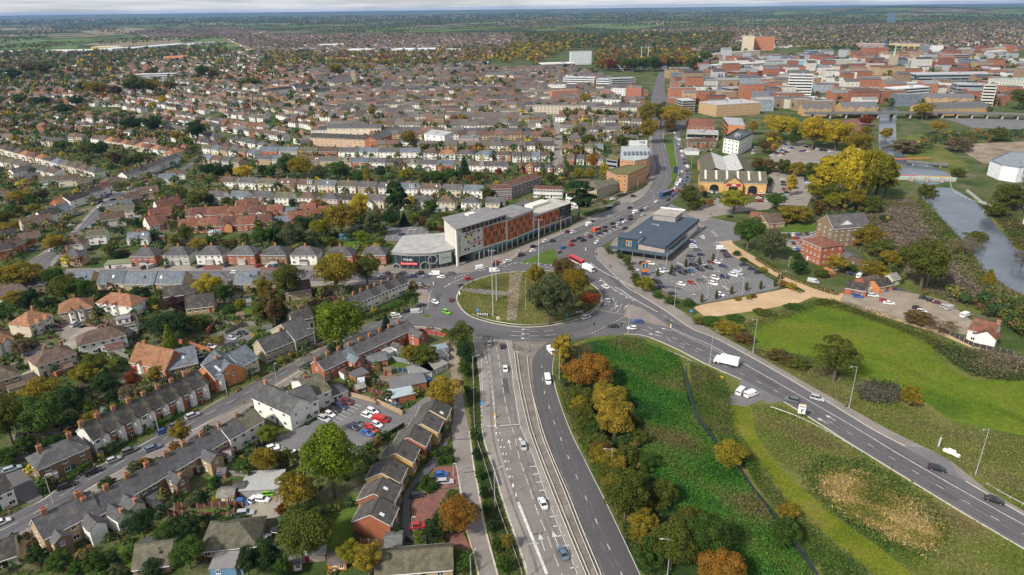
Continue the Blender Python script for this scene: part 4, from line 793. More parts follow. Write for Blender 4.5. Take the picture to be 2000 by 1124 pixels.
row((500,322),(990,338),15,8.5,['tan','grey','tan','brown','tan','tan','red','white','brown','white','white','red','white','white','white'],['slate','blue','moss','brown','slate','moss','blue','slate','dark','moss'],'in the terrace above the garden trees',name='terraced_pair',gap=.6,nw=3,chim=(0,),jit=.3,kinds=[dict(),dict(dorm=((.1,3.4,'grey'),)),dict(lean=(0,4,3,'white')),dict(sky=2)])
row((1005,338),(1100,342),5,8.5,['red','red','white','red','cream'],['brown','orange','dark','slate','brown'],'beside the red-roofed flats',name='detached_house',gap=1.4,nw=2,roof='hip',bays=(.1,))
row((1000,318),(1075,316),4,8.5,['white','white','blue','white'],['slate','slate','blue','brown'],'left of the straight climbing street',name='detached_house',gap=1.2,nw=2,bays=(0,))
row((1105,322),(1180,324),4,8.5,['red','white','cream','grey'],['brown','slate','moss','slate'],'right of the straight climbing street',name='detached_house',gap=2,nw=2)
row((1100,300),(1180,300),4,8.5,['tan','red','cream','white'],['brown','slate','moss','blue'],'higher beside the straight climbing street',name='detached_house',gap=2,nw=2)
# red-tiled courtyard houses
PLC='in the red-tiled courtyard group'
row((364,434),(520,428),4,8,['red','red','red','red'],['maroon','red','red','maroon'],PLC,name='courtyard_house',nw=3,eave=4.0,rise=4.0,chim=(-.5,),kinds=[dict(wings=((.2,4,1.6,4.2,'white'),)),dict(),dict(wings=((-.2,4,1.6,4.2,'red'),))])
row((522,428),(650,422),4,8,['red','red','red','red'],['red','blue','red','red'],PLC,name='courtyard_house',nw=3,eave=4.0,rise=4.0,chim=(),kinds=[dict(wings=((0,4,1.6,4.2,'red'),)),dict(eave=3.2,rise=2.4)])
row((350,458),(500,450),4,8,['red','red','red','red'],['red','red','maroon','red'],PLC,name='courtyard_house',nw=3,eave=4.0,rise=4.0,chim=(-.5,),kinds=[dict(),dict(),dict(wings=((.1,4.4,1.8,4.2,'orange'),)),dict()])
row((502,449),(628,436),4,8,['red','red','red','red'],['maroon','blue','red','red'],PLC,name='courtyard_house',nw=3,eave=4.0,rise=4.0,chim=(),kinds=[dict(),dict(eave=3.2,rise=2.4),dict(wings=((0,4.4,1.8,4.2,'red'),))])
row((295,455),(332,447),2,11,['white','red'],['red','maroon'],PLC,name='courtyard_house',nw=2,eave=4.0,rise=4.6,chim=(-.4,))
row((300,438),(342,430),2,10,['red','red'],['maroon','red'],PLC,name='courtyard_house',nw=2,eave=4.0,rise=4.6,chim=(-.4,))
row((312,420),(360,410),2,9,['white','red'],['maroon','maroon'],PLC,name='courtyard_house',nw=2,eave=4.0,rise=4.6,chim=(.4,))
row((465,420),(510,414),2,9,['white','white'],['red','maroon'],PLC,name='courtyard_house',nw=2,eave=4.0,rise=4.4,chim=())
# right-hand lone buildings
house((1886,664),(1935,678),9,'white','red',name='cottage',desc='white cottage with red tiled roof and front gable',place='beside the sandy lane at right',eave=4.6,rise=3.4,nw=2,side=1,chim=(.45,),pots=2,big=True,wings=((.28,6.5,3.0,4.6,'white'),),near=True)
house((1562,502),(1600,520),13,'red','red',name='georgian_house',desc='three-storey red brick Georgian house with white door',place='in front of the old mill',roof='hip',eave=9.5,rise=2.2,fl=3,nw=5,side=3,chim=(-.3,),pots=3,big=True,near=True,doorc=(.75,.75,.74))
house((1600,497),(1640,522),12,'brown','slate',name='mill_wing',cat='outbuilding',desc='low slate-roofed brick range',place='below the old mill',eave=3.4,rise=2.2,fl=1,nw=3,chim=())
house((1622,484),(1694,478),14,'brown','slate',name='mill',cat='mill',desc='tall brown brick watermill with grey slate roof',place='beside the marsh',eave=10.5,rise=5.4,fl=4,nw=6,side=3,chim=(),near=True)
house((1600,470),(1624,482),13,'white','slate',name='mill_wing',cat='mill',desc='white weatherboarded gabled mill wing',place='left of the brick watermill',eave=10.,rise=4.4,fl=3,nw=2,side=2,chim=(),near=True)
for a,b,D,wl,rf,ds in [((1648,575),(1690,582),8,'red','dark','brick stable with dark roof'),((1690,568),(1722,562),7,'red','brown','gabled brick workshop with brown roof'),((1716,574),(1742,568),7,'orange','dark','orange-walled workshop with dark roof'),((1742,560),(1756,556),5,'mint','grey','pale green metal shed'),((1626,540),(1642,534),5,'orange','blue','small lean-to with blue-grey roof')]:
 house(a,b,D,wl,rf,name='workshop',cat='workshop',desc=ds,place='in the yard behind the green field',eave=3.2,rise=2.0,fl=1,nw=2,chim=())
house((1462,440),(1500,444),12,'tan','red',name='restaurant',cat='restaurant',desc='low building with red tiled roof and white gables',place='beside the supermarket access road',eave=3.0,rise=3.8,fl=1,nw=2,chim=())
house((1500,447),(1532,444),16,'tan','brown',name='restaurant_wing',cat='restaurant',desc='low brown-roofed wing with white gable',place='beside the supermarket access road',eave=3.0,rise=3.6,fl=1,nw=2,chim=())
# Georgian pair and buildings by the left carriageway
house((1165,392),(1196,380),14,'stone','moss',name='georgian_villa',desc='cream stone villa with pyramid roof',place='between the cedar and the green-roofed offices',roof='hip',eave=8,rise=2.6,fl=3,nw=4,side=3,chim=())
house((1196,378),(1219,368),10,'stone','moss',name='georgian_villa',desc='smaller cream wing of the stone villa',place='beside the green-roofed offices',roof='hip',eave=6.5,rise=2.0,fl=2,nw=3,side=2,chim=())
house((1130,372),(1165,372),12,'stone','brown',name='clinic',cat='office',desc='low brown-roofed stone building',place='behind the cedar tree',roof='hip',eave=5,rise=2.0,fl=2,nw=3,chim=())
# sheds, conservatories and drives in the gardens
SHC=[((.20,.10,.05),'brown'),((.34,.24,.14),'tan'),((.10,.16,.09),'green'),((.25,.25,.25),'grey'),((.06,.05,.05),'dark'),((.55,.54,.5),'white')]
for i,(x,y) in enumerate([(40,866),(110,873),(205,816),(242,790),(150,777),(445,905),(432,936),(505,901),(390,925),(355,962),(300,976),(480,600),(522,606),(470,625),(225,640),(90,692),(30,726),(270,432),(312,470),(232,408),(560,500),(600,497),(747,700),(772,692),(792,745),(757,735),(640,362),(722,358),(800,362),(850,347),(560,374),(520,362),(62,432),(20,402),(97,412),(180,300),(240,316),(330,440),(395,478),(520,650)]):
 c=SHC[i % 6]; shed((x-6,y),(x+6+i % 4*2,y-1-i % 3),2.6+i % 3*.5,c[0],[(.10,.10,.105),(.16,.12,.09),(.22,.22,.22)][i % 3],f"small {c[1]} garden shed",'@',h=1.9,nw=i % 2)
shed((664,468),(678,467),3,(.06,.28,.50),(.05,.16,.26),'bright blue garden playhouse','on the lawn behind the semi-detached pairs',h=2.0)
for x0,x1,y,pl in [(408,430,462,'at the front of the red-tiled courtyard'),(155,172,512,'beside the tan corner house'),(842,856,416,'in the lower cream row'),(700,712,760,'behind the brick terrace')]:shed((x0,y),(x1,y-1),4,(.70,.71,.71),(.45,.50,.52),'white conservatory with pale glazed roof',pl,h=2.3,name='conservatory',cat='conservatory',nw=3)
for x0,x1,m_ in [(260,302,PAVE),(336,372,MATS['old_concrete_road']),(400,432,PAVER),(462,498,PAVE),(512,545,PAVER),(590,622,PAVE),(640,680,MATS['old_concrete_road']),(715,750,EARTH)]:sheet('driveway',[(x0,519),(x1,519),(x1+3,530),(x0-6,530)],m_,z=.135)
for p,m_ in [([(102,640),(150,626),(175,640),(120,668)],PAVE),([(150,640),(200,622),(225,632),(185,645)],PAVER),([(40,690),(75,668),(95,675),(50,715)],EARTH),([(150,930),(190,908),(196,914),(156,938)],PAVE),([(430,950),(470,945),(474,975),(440,985)],EARTH),([(700,690),(720,680),(740,700),(715,712)],PAVE),([(740,735),(770,728),(778,745),(748,755)],EARTH),([(690,770),(720,775),(712,790),(688,782)],LAWN),([(760,700),(800,715),(790,725),(752,712)],LAWN),([(395,935),(420,928),(428,945),(400,955)],LAWN),([(330,1012),(400,1016),(398,1024),(330,1020)],LAWN),([(230,1068),(300,1060),(320,1100),(240,1110)],LAWN),([(345,998),(450,996),(448,1004),(345,1004)],LAWN),([(440,915),(498,925),(500,930),(440,922)],LAWN),([(265,690),(310,688),(320,700),(280,705)],LAWN),([(160,735),(200,720),(215,735),(175,750)],LAWN),([(430,600),(470,595),(500,610),(450,625)],LAWN),([(505,590),(560,598),(555,612),(500,606)],LAWN)]:sheet('garden_patch',p,m_,z=.05)
# ------------------------------------------------------------------ larger buildings
def pblock(name,cat,desc,place,corners,h,wall=(.6,.58,.54),roofc=(.3,.3,.31),floors=3,style='band',roofpx=False,par=.5,group=None,wm=None,bay=3.6,plant=True,faces=None,base_h=0.,trim=None,ground=True):
 """a flat-roofed block; corners are photo coordinates of its ground corners (or of its roof corners when roofpx), anticlockwise from the front left"""
 P=[c if isinstance(c,Vector) else G(c[0],c[1],h if roofpx else 0).to_2d() for c in corners]
 c=sum(P,Vector((0,0)))/len(P); Q=[p-c for p in P]
 if sum(Q[i-1].x*Q[i].y-Q[i].x*Q[i-1].y for i in range(len(Q)))<0:Q=Q[::-1]
 t=thing(name,(c.x,c.y,0),0,desc,cat,place,group); FOOT.append((c.x,c.y,max(q.length for q in Q)))
 MB().prism([tuple(q) for q in Q],base_h-.2 if not base_h else base_h,h).obj('wall',wm or WALL,t,vary(wall,.04))
 m=MB(); O=[q*(1+.15/max(1,q.length)) for q in Q]; I=[q*(1-.45/max(1,q.length)) for q in Q]; n=len(Q)
 m.prism([tuple(q) for q in I],h+.02,h+.1)
 for i in range(n):
  j=(i+1) % n; m.prism([tuple(O[i]),tuple(O[j]),tuple(I[j]),tuple(I[i])],h+.005,h+par)
 rf=m.obj('roof',FLAT,t,vary(roofc,.05)); R_=max(q.length for q in Q)
 if plant:
  for k in range(rnd.choice([1,2,2,3])):
   x=rnd.uniform(-.35,.35)*R_; y=rnd.uniform(-.2,.2)*R_; w=rnd.uniform(1,2.6)
   if inpoly(np.array([x]),np.array([y]),I)[0]:put('plant_unit',shared(('plant',k),lambda:MB().box(-1,1,-.8,.8,.1,1.3).box(-.7,.7,-.5,.5,1.301,1.5).mesh('plant_unit',[METAL])),rf,loc=(x,y,h),rz=rnd.uniform(0,3),sc=(w,w,1.2))
 fh=(h-base_h)/floors
 for i in range(n):
  a,b=Q[i],Q[(i+1) % n]; d=b-a; L=d.length
  if L<3:continue
  u=d/L; nn=Vector((u.y,-u.x)); mid=(a+b)/2+c
  if nn.dot(-mid)/mid.length<.05:continue
  rz=math.atan2(d.y,d.x); st=style if not isinstance(style,(list,tuple)) else style[i % len(style)]
  if st == 'none':continue
  for f in range(floors):
   z=base_h+fh*(f+.55)
   if st == 'band':
    MB().box(-L/2+.6,L/2-.6,-.06,.02,-fh*.24,fh*.24).obj('window_band',GLASS,t,loc=(*((a+b)/2),z)).rotation_euler[2]=rz
   else:
    k=max(1,int(L/bay)); m_=None
    for q in range(k):
     p=a+u*(L*(q+.5)/k); w=window(t,p.x,p.y,z,rz,1.5 if st == 'grid' else bay*.62,min(1.7,fh*.5) if st == 'grid' else fh*.62,False)
  if trim:
   MB().box(-L/2,L/2,-.1,.05,h-.7,h-.1).obj('cornice',TRIM,t,loc=(*((a+b)/2),0)).rotation_euler[2]=rz
 return t
def block(a,b,D,h,*args,**kw):
 c,rz,L=frame_ab(a,b,D); u=Vector((math.cos(rz),math.sin(rz))); n=Vector((-u.y,u.x))
 cs=[c-u*L/2-n*D/2,c+u*L/2-n*D/2,c+u*L/2+n*D/2,c-u*L/2+n*D/2]
 return pblock(*args,cs,h,**kw)
def text(parent,body,size,loc,rz,m,name='lettering',col=None,tilt=math.pi/2,ex=.03,align='CENTER'):
 cu=bpy.data.curves.new(name,'FONT'); cu.body=body; cu.size=size; cu.extrude=ex; cu.align_x=align; cu.align_y='CENTER'; cu.resolution_u=3
 tmp=bpy.data.objects.new('tmp',cu); me=bpy.data.meshes.new_from_object(tmp); bpy.data.objects.remove(tmp); me.name=name; me.materials.clear(); me.materials.append(m)
 o=put(name,me,parent,col,loc); o.rotation_euler=(tilt,0,rz); return o
# --- hotel over shops, with the curved glazed shop at its foot
TEAL=(.03,.18,.19); ORB=(.42,.135,.05)
def hotel():
 P=[G(902,519).to_2d(),G(990,488.5).to_2d(),G(1042,466).to_2d(),G(1115,438.5).to_2d()]; HH=[20.0,16.8,13.2]
 t=thing('hotel',(*P[0],0),0,'long hotel of white and orange brick panels above teal shopfronts','hotel','beside the roundabout')
 for k in range(3):
  d=P[k+1]-P[k]; L=d.length; rz=math.atan2(d.y,d.x); u=d/L; n=Vector((-u.y,u.x)); o=P[k]-P[0]; h=HH[k]; D=15.0
  FOOT.append((*(P[k]+d/2+n*7),18))
  def part(nm,mb,m,col=None):
   x=mb.obj(nm,m,t,col,(o.x,o.y,0)); x.rotation_euler[2]=rz; return x
  x0=-2.2 if k == 0 else 0
  mb=MB()
  if k == 0:mb.prism([(x0,.3),(L,0),(L,D),(4,D+2)],5.0,h)
  else:mb.box(0,L,0,D,4.4,h-.002*k)
  part('wall',mb,WALL,(.54,.525,.47) if k<2 else (.5,.48,.45))
  part('ground_floor',MB().box(0 if k else 9,L,.5,D-.5,-.2,4.99 if k == 0 else 4.39),WALL,(.25,.27,.27))
  r_=MB()
  if k == 0:r_.slab([(x_,y_,h+.1+.05*y_) for x_,y_ in ((-4,-1.2),(L+.3,-1.0),(L+.3,D+.5),(3,D+2.5))],.35)
  else:r_.box(-.2,L+.2,-.8,D+.3,h+.002,h+.3)
  part('roof',r_,FLAT,(.21,.205,.21) if k<2 else (.42,.40,.36))
  nb=max(3,int(L/4.6))
  for i in range(nb):
   xa=(9 if k == 0 else 0)+(L-(9 if k == 0 else 0))*i/nb; xb=(9 if k == 0 else 0)+(L-(9 if k == 0 else 0))*(i+1)/nb
   part('shop_window',MB().box(xa+.35,xb-.35,.4,.49,.25,3.2),GLASS); part('fascia',MB().box(xa+.2,xb-.2,.2,.45,3.3,4.1),PAINTED,TEAL if k<2 else [(.02,.12,.42),(.2,.2,.2),(.5,.1,.05)][i % 3])
   part('column',MB().tube((xb-.05,.05,0),(xb-.05,.05,4.39),.15,n=8),TRIM)
  # orange brick cladding with slot windows
  xs=L*.48 if k == 0 else .8; xe=L-1.0 if k<2 else L*.66; fl={0:3,1:3,2:2}[k]; z0=6.0 if k == 0 else 5.2; z1=h-(3.6 if k == 0 else 1.0); fh=(z1-z0)/fl
  for f in range(fl):
   part('brick_panel',MB().box(xs,xe,-.22,-.02,z0+f*fh+.06,z0+(f+1)*fh-.12),BRICK,ORB)
   m=max(4,int((xe-xs)/2.6))
   for i in range(m):
    x=xs+(xe-xs)*(i+.3+.4*((i+f) % 2))/m
    part('window',MB().box(x,x+.75,-.30,-.2,z0+f*fh+.35,z0+(f+1)*fh-.4),GLASS)
  if k == 0:
   part('window_band',MB().box(1.0,L-.6,-.12,.3,h-3.1,h-1.0),GLASS)
   for i in range(10):part('mullion',MB().box(1+i*(L-2)/10,1.15+i*(L-2)/10,-.2,-.125,h-3.1,h-1.0),TRIM)
   for x,z in ((3,13.6),(7,13.8),(12,15.0),(4.8,10.6),(11.6,11.2),(9,10.8),(2.4,7.2),(4.6,7.0),(12.2,8.0),(8.4,7.6)):
    if x<xs-.8:part('window',MB().box(x,x+.9,-.02,.25,z,z+1.1),GLASS)
   part('stripe',MB().box(3.4,8.2,.0,.2,13.0,13.5),PAINTED,(.75,.58,.05)); part('stripe',MB().box(6,xs-.1,.0,.2,9.7,10.1),PAINTED,(.6,.05,.05)); part('stripe',MB().box(4,9.5,.0,.2,6.6,7.0),PAINTED,(.30,.55,.70))
   def tx(b,s,x,z,m,c=None,nm='lettering'):
    v=Matrix.Rotation(rz,3,'Z') @ Vector((x,-.06,0)); return text(t,b,s,(o.x+v.x,o.y+v.y,z),rz,m,nm,c)
   for i,ch in enumerate('ARMY&NAVY'):tx(ch,1.35,-.9,15.4-i*1.15,PAINTED,(.03,.03,.035))
   tx('premier inn',1.5,9.4,15.9,PAINTED,(.20,.14,.30)); m=MB(); m.prism([(1.0*math.cos(a/12*6.283),1.0*math.sin(a/12*6.283)) for a in range(12)],0,.08)
   lg=m.obj('moon_logo',PAINTED,t,(.16,.02,.20)); v=Matrix.Rotation(rz,3,'Z') @ Vector((4.9,.0,0)); lg.location=(o.x+v.x,o.y+v.y,15.9); lg.rotation_euler=(math.pi/2,0,rz)
   m=MB(); m.prism([(.55*math.cos(a/10*6.283)+.1,.55*math.sin(a/10*6.283)+.15) for a in range(10)],.085,.12); l2=m.obj('moon',PAINTED,lg,(.75,.6,.1))
   part('prow',MB().box(-2.6,-1.6,.2,1.2,0,h-.3),WALL,(.66,.64,.58))
  if k == 2:
   for f in range(2):part('window_band',MB().box(L*.68,L-.4,-.15,-.01,6.2+f*3.4,8.6+f*3.4),GLASS)
   part('dark_cladding',MB().box(L*.665,L-.2,-.1,.05,5.2,h-.4),PAINTED,(.06,.055,.06)); part('plant_room',MB().box(L*.25,L*.7,8,14,h+.31,h+2.0),WALL,(.6,.59,.56))
   part('solar_panel',MB().box(L*.1,L*.5,D+4,D+10,h-.5,h-.3),GLASS); part('rear_block',MB().box(-3,L*.72,D+.05,D+12,0,h-1),WALL,(.10,.09,.095))
  if k == 0:part('plant_room',MB().box(L*.45,L*.62,10,13,h-.1,h+1.4),WALL,(.66,.65,.62))
 m=thing('glazed_shop',(*G(835,500).to_2d(),0),0,'low curved glass-fronted shop with pale flat roof and grey ring frames','shop','joined to the hotel'); c=G(835,500).to_2d(); FOOT.append((*c,17))
 F=spline([G(*p).to_2d()-c for p in ((768,523),(800,526.5),(838,526),(870,522),(899,514))],4); Bk=[G(897,455,8).to_2d()-c,G(787,463,8).to_2d()-c]
 poly=[tuple(p) for p in F]+[tuple(p) for p in Bk]
 MB().prism(poly,7.0,8.3).obj('wall',WALL,m,(.30,.31,.32)); rr=MB(); rr.prism([(p[0]*1.02,p[1]*1.02) for p in poly],8.302,8.6); rr.obj('roof',FLAT,m,(.36,.355,.345))
 bk=[tuple(p+(Vector((0,6))-p)*.02) for p in F]+[tuple(p) for p in Bk]; MB().prism(bk,-.1,6.99).obj('glass_front',mat('dark_shop_glass',(.03,.045,.055),rough=.06,spec=.6,var=0),m)
 def on(t_,z,out=.25):
  i=min(len(F)-2,int(t_*(len(F)-1))); f=t_*(len(F)-1)-i; p=F[i].lerp(F[i+1],f); d=(F[i+1]-F[i]).normalized(); n=Vector((d.y,-d.x)); return Vector((*(p+n*out),z)),math.atan2(d.y,d.x),d
 for i in range(1,13):
  p,a,d=on(i/13,0); MB().box(-.06,.06,-.02,.12,.0,6.98).obj('mullion',PAINTED,m,(.3,.31,.32),p-Vector((0,0,0))).rotation_euler[2]=a
 for tt,z,r in ((.08,.2,2.5),(.45,1.6,2.6),(.56,5.0,2.5),(.95,5.6,2.4)):
  p,a,d=on(tt,z,.3); R2=MB(); N=20
  for i in range(N):
   a0,a1=6.2832*i/N,6.2832*(i+1)/N
   q=lambda rr_,an,y:(rr_*math.cos(an),y,rr_*math.sin(an))
   V=[q(r,a0,-.12),q(r,a1,-.12),q(r-.55,a1,-.12),q(r-.55,a0,-.12),q(r,a0,.25),q(r,a1,.25),q(r-.55,a1,.25),q(r-.55,a0,.25)]
   if min(v[2] for v in V)+z<.05 :continue
   R2.add(V,[(0,3,2,1),(0,1,5,4),(2,3,7,6),(4,5,6,7)])
  x=R2.obj('ring_frame',METAL,m,None,p); x.rotation_euler[2]=a
 p,a,d=on(.75,0,.28); MB().box(-3.4,3.4,-.1,.2,2.2,7.6).obj('etched_panel',PAINTED,m,(.40,.47,.41),p).rotation_euler[2]=a
 p,a,d=on(.75,5.4,.42); text(m,'moda',2.0,p,a,METAL)
 p,a,d=on(.24,5.3,.4); text(m,'moda',2.1,p,a,TRIM)
 p,a,d=on(.25,3.1,.3); MB().box(-4.4,4.4,-.1,.05,-.65,.65).obj('sale_banner',PAINTED,m,(.62,.02,.02),p).rotation_euler[2]=a; p,a,d=on(.25,3.1,.46); text(m,'SALE NOW ON',1.15,p,a,TRIM)
hotel()
# --- supermarket
def supermarket():
 A,B,C=G(1206.7,495.7).to_2d(),G(1296.7,508.5).to_2d(),G(1361.7,452.6).to_2d(); Dp=A+C-B
 u=(B-A); W_=u.length; u /= W_; v=(C-B); L=v.length; v /= L
 t=thing('supermarket',(*A,0),0,'supermarket with big dark blue-grey roof and square logo on a corner block','supermarket','right of the main road'); FOOT.append((*((A+C)/2),34))
 w=lambda x,y,z:(*(u*x+v*y),z)
 def prism(x0,x1,y0,y1,z0,zl,zr=None):
  zr=zl if zr is None else zr; m=MB(); m.add([w(x0,y0,z0),w(x1,y0,z0),w(x1,y1,z0),w(x0,y1,z0),w(x0,y0,zl),w(x1,y0,zr),w(x1,y1,zr),w(x0,y1,zl)],[(0,3,2,1),(4,5,6,7),(0,1,5,4),(1,2,6,5),(2,3,7,6),(3,0,4,7)]); return m
 NAVY=(.030,.065,.095); prism(0,W_,0,L,-.1,7.4,5.6).obj('wall',WALL,t,(.36,.30,.28)); prism(-.5,W_+.6,-.4,L+.4,7.4+.05,7.75,6.0).obj('roof',FLAT,t,(.052,.075,.105))
 prism(-.02,W_*.43,-.7,6.5,.0,9.2).obj('corner_block',WALL,t,(.025,.07,.10)); prism(-.6,W_*.43+.5,-1.3,7.2,9.25,9.7).obj('corner_roof',FLAT,t,(.055,.08,.11))
 m=prism(W_*.43+.02,W_*.43+.12,-.5,6.3,7.3,9.1); m.obj('white_return',TRIM,t)
 prism(-3.2,W_+3.4,-4.2,-.72,3.5,4.2,4.0).obj('canopy',FLAT,t,(.055,.09,.115)); prism(W_+.02,W_+3.4,-.71,L*.55,3.5,4.0,3.9).obj('canopy',FLAT,t,(.055,.09,.115))
 for i in range(9):prism(1+i*(W_-2)/9,.8+(i+1)*(W_-2)/9,-.85 if i<4 else-.15,-.7 if i<4 else-.02,.3,3.2).obj('shop_window',GLASS,t)
 for i in range(7):prism(W_+.01,W_+.1,1+i*4.2,4.8+i*4.2,.3,3.2).obj('shop_window',GLASS,t)
 for i in range(6):m=MB(); m.tube(w(-2.6+i*(W_+5.4)/5,-3.9,0),w(-2.6+i*(W_+5.4)/5,-3.9,3.5),.14,n=8); m.obj('canopy_column',METAL,t)
 prism(W_+.03,W_+.12,L*.58,L*.62,1.0,4.8).obj('wall_panel',PAINTED,t,(.20,.28,.05)); prism(W_+.03,W_+.12,L*.66,L*.97,1.2,4.4).obj('wall_panel',TRIM,t)
 prism(W_*.1,W_*.62,L-12,L-.5,7.3,10.6).obj('plant_enclosure',WALL,t,(.30,.28,.28)); prism(W_*.08,W_*.64,L-12.4,L+3,10.61,10.9).obj('enclosure_roof',FLAT,t,(.36,.32,.29)); prism(W_*.07,W_*.65,L+1.5,L+3.2,10.95,11.3).obj('white_parapet',TRIM,t)
 for i,(x,y) in enumerate([(.2,.3),(.5,.28),(.8,.2),(.9,.45),(.9,.7),(.6,.55),(.35,.6),(.75,.8),(.25,.8),(.55,.08),(.88,.05)]):prism(W_*x,W_*x+.9,L*y,L*y+.9,6.2,7.75-1.8*x+.35).obj('roof_vent',TRIM,t)
 prism(W_*.2,W_*.36,L*.62,L*.63,7.2,7.75).obj('roof_rail',METAL,t); prism(W_*.66,W_*.8,L*.5,L*.51,6.2,6.9).obj('roof_rail',METAL,t)
 rz=math.atan2(u.y,u.x)
 def logo(par,loc,s,rz):
  for k,(q,c,d) in enumerate(((1,(.75,.18,.02),.0),(.86,(.72,.50,.03),-.03),(.76,(.02,.045,.16),-.06))):o=MB().box(-s*q,s*q,-.06,.0,-s*q,s*q).obj('logo_panel',PAINTED,par,c,(loc[0],loc[1] ,loc[2])); o.rotation_euler[2]=rz; o.location += Matrix.Rotation(rz,3,'Z') @ Vector((0,d,0))
  for xs_,c in ((-.42,(.05,.35,.6)),(-.16,(.10,.48,.72)),(.12,(.2,.6,.8))):
   m=MB(); V=[(xs_*s,-.13,-.55*s),((xs_+.2)*s,-.13,-.55*s),((xs_*.35+.22)*s,-.13,.62*s),((xs_*.35+.05)*s,-.13,.62*s)]; m.add(V+[(a,b+.05,c_) for a,b,c_ in V],[(0,1,2,3),(4,7,6,5),(0,4,5,1),(1,5,6,2),(2,6,7,3),(3,7,4,0)]); o=m.obj('logo_stripe',PAINTED,par,c,loc); o.rotation_euler[2]=rz
 p=w(W_*.24,-.75,6.6); logo(t,Vector(p),1.5,rz)
 s=G(1258,541); tt=thing('totem_sign',s,R(12),'tall square supermarket sign in orange and blue on posts','sign','at the car park entrance')
 MB().box(-1.4,-1.1,-.15,.15,0,7.4).box(1.1,1.4,-.15,.15,0,7.4).box(-1.4,1.4,-.14,.14,1.2,2.4).obj('frame',PAINTED,tt,(.03,.05,.18)); logo(tt,Vector((0,-.15,5.6)),1.75,0); MB().box(-1.3,1.3,-.22,-.16,2.5,3.7).obj('panel',PAINTED,tt,(.70,.22,.03))
supermarket()
# --- brick retail barn with glazed sawtooth behind
def barn():
 t=house((1366,375),(1495,380),24,'yellow','moss',name='retail_barn',cat='store',desc='long yellow brick store with grey roof and arched windows',place='at the top of its own car park',eave=7.4,rise=5.6,fl=0,nw=0,chim=(),door=False,near=False,g=.6,ends=False)
 c,rz,L=frame_ab((1366,375),(1495,380),24)
 for x in (-.28,.30):
  m=MB(); N=12; V=[(-3,-.1,.1)]+[(-3*math.cos(math.pi*i/N),-.1,3.2+2.4*math.sin(math.pi*i/N)) for i in range(N+1)]+[(3,-.1,.1)]
  m.add(V+[(a,.1,c_) for a,b,c_ in V],[tuple(range(len(V)))]+[(i,i+len(V),(i+1) % len(V)+len(V),(i+1) % len(V)) for i in range(len(V))]); m.obj('arched_window',GLASS,t,None,(x*L,-12.05,0))
 p=MB(); gable_wall(p,5,12,7.4,4.2); o=p.obj('porch',BRICK,t,WC['yellow'][0],(0,-13.2,0)); o.rotation_euler[2]=-math.pi/2
 r=MB(); 
 for sg in (1,-1):r.slab([(-6,sg*6.4,7.2),(2.8,sg*6.4,7.2),(2.8,0,11.75),(-6,0,11.75)],.15)
 r.obj('porch_roof',ROOF,o,RC['moss'][0]); m=MB(); m.box(2.51,2.6,-3.0,3.0,.1,5.2); m.obj('porch_glass',GLASS,o); MB().box(2.51,2.7,-4.6,4.6,5.6,7.4).obj('sign_board',PAINTED,o,(.35,.03,.06)); MB().box(2.71,2.75,-1.2,1.6,6.1,6.9).obj('sign_mark',TRIM,o)
 for i in range(6):
  x=(-.42+i*.165)*L; MB().slab([(x-.7,-9.5,7.4+5.6*(2.5/12)+.12),(x+.7,-9.5,7.4+5.6*(2.5/12)+.12),(x+.7,-.6,13.0),(x-.7,-.6,13.0)],.1).obj('rooflight',PAINTED,t,(.55,.52,.42))
 MB().box(-L/2+2,L*.40,12.3,70,-.1,6.4).obj('rear_hall',BRICK,t,WC['yellow'][0]); w=(L*.9-2)/4; x0=-L/2+2
 z=[6.4,12,8.6,12,6.4]
 for i in range(4):
  g_=i in (1,2); MB().slab([(x0+i*w,12.4,z[i]+.05),(x0+(i+1)*w,12.4,z[i+1]+.05),(x0+(i+1)*w,70,z[i+1]+.05),(x0+i*w,70,z[i]+.05)],.2).obj('hall_roof',ROOF,t,(.42,.42,.42) if g_ else RC['moss'][0])
 for s in range(9):
  for i in (1,2):MB().slab([(x0+i*w,16+s*6,z[i]+.1),(x0+(i+1)*w,16+s*6,z[i+1]+.1),(x0+(i+1)*w,16.4+s*6,z[i+1]+.1),(x0+i*w,16.4+s*6,z[i]+.1)],.05).obj('roof_rib',TRIM,t)
barn()
# --- green-roofed offices
t=pblock('green_roof_office','office','orange brick office with sedum roof and blue-grey bays','beside the main road bend',[(1185,333),(1203.7,341.6),(1226.5,342.6),(1263,326),(1230.7,323)],11.4,wall=(.50,.24,.10),roofc=(.13,.12,.045),floors=4,style='grid',roofpx=True,wm=BRICK,bay=3.2,plant=False)
t2=pblock('solar_office','office','tall orange office with pale roof full of solar panels','behind the sedum-roofed office',[(1211,312),(1240,315),(1264,311),(1271,299),(1264,287),(1213,287)],14.5,wall=(.52,.25,.11),roofc=(.36,.38,.40),floors=4,style='grid',roofpx=True,wm=BRICK,bay=3.4,plant=False)
for i in range(8):MB().slab([(-11+i*3.1,-6,15.0),(-9.2+i*3.1,-6,15.5),(-7.5+i*3.1,7,15.5),(-9.3+i*3.1,7,15.0)],.08).obj('solar_panel',GLASS,t2)
pblock('green_roof_office','office','small sedum-roofed wing of the offices','left of the solar-roofed office',[(1184,311),(1206,314),(1212,306),(1190,302)],10,wall=(.30,.33,.36),roofc=(.14,.125,.05),floors=3,style='band',roofpx=True,plant=False)
pblock('plant_tower','office','white cladded block on top of the offices','behind the solar-roofed office',[(1228,286),(1264,285),(1264,275),(1228,276)],15,wall=(.62,.63,.64),roofc=(.5,.5,.5),floors=4,style='none',roofpx=True)
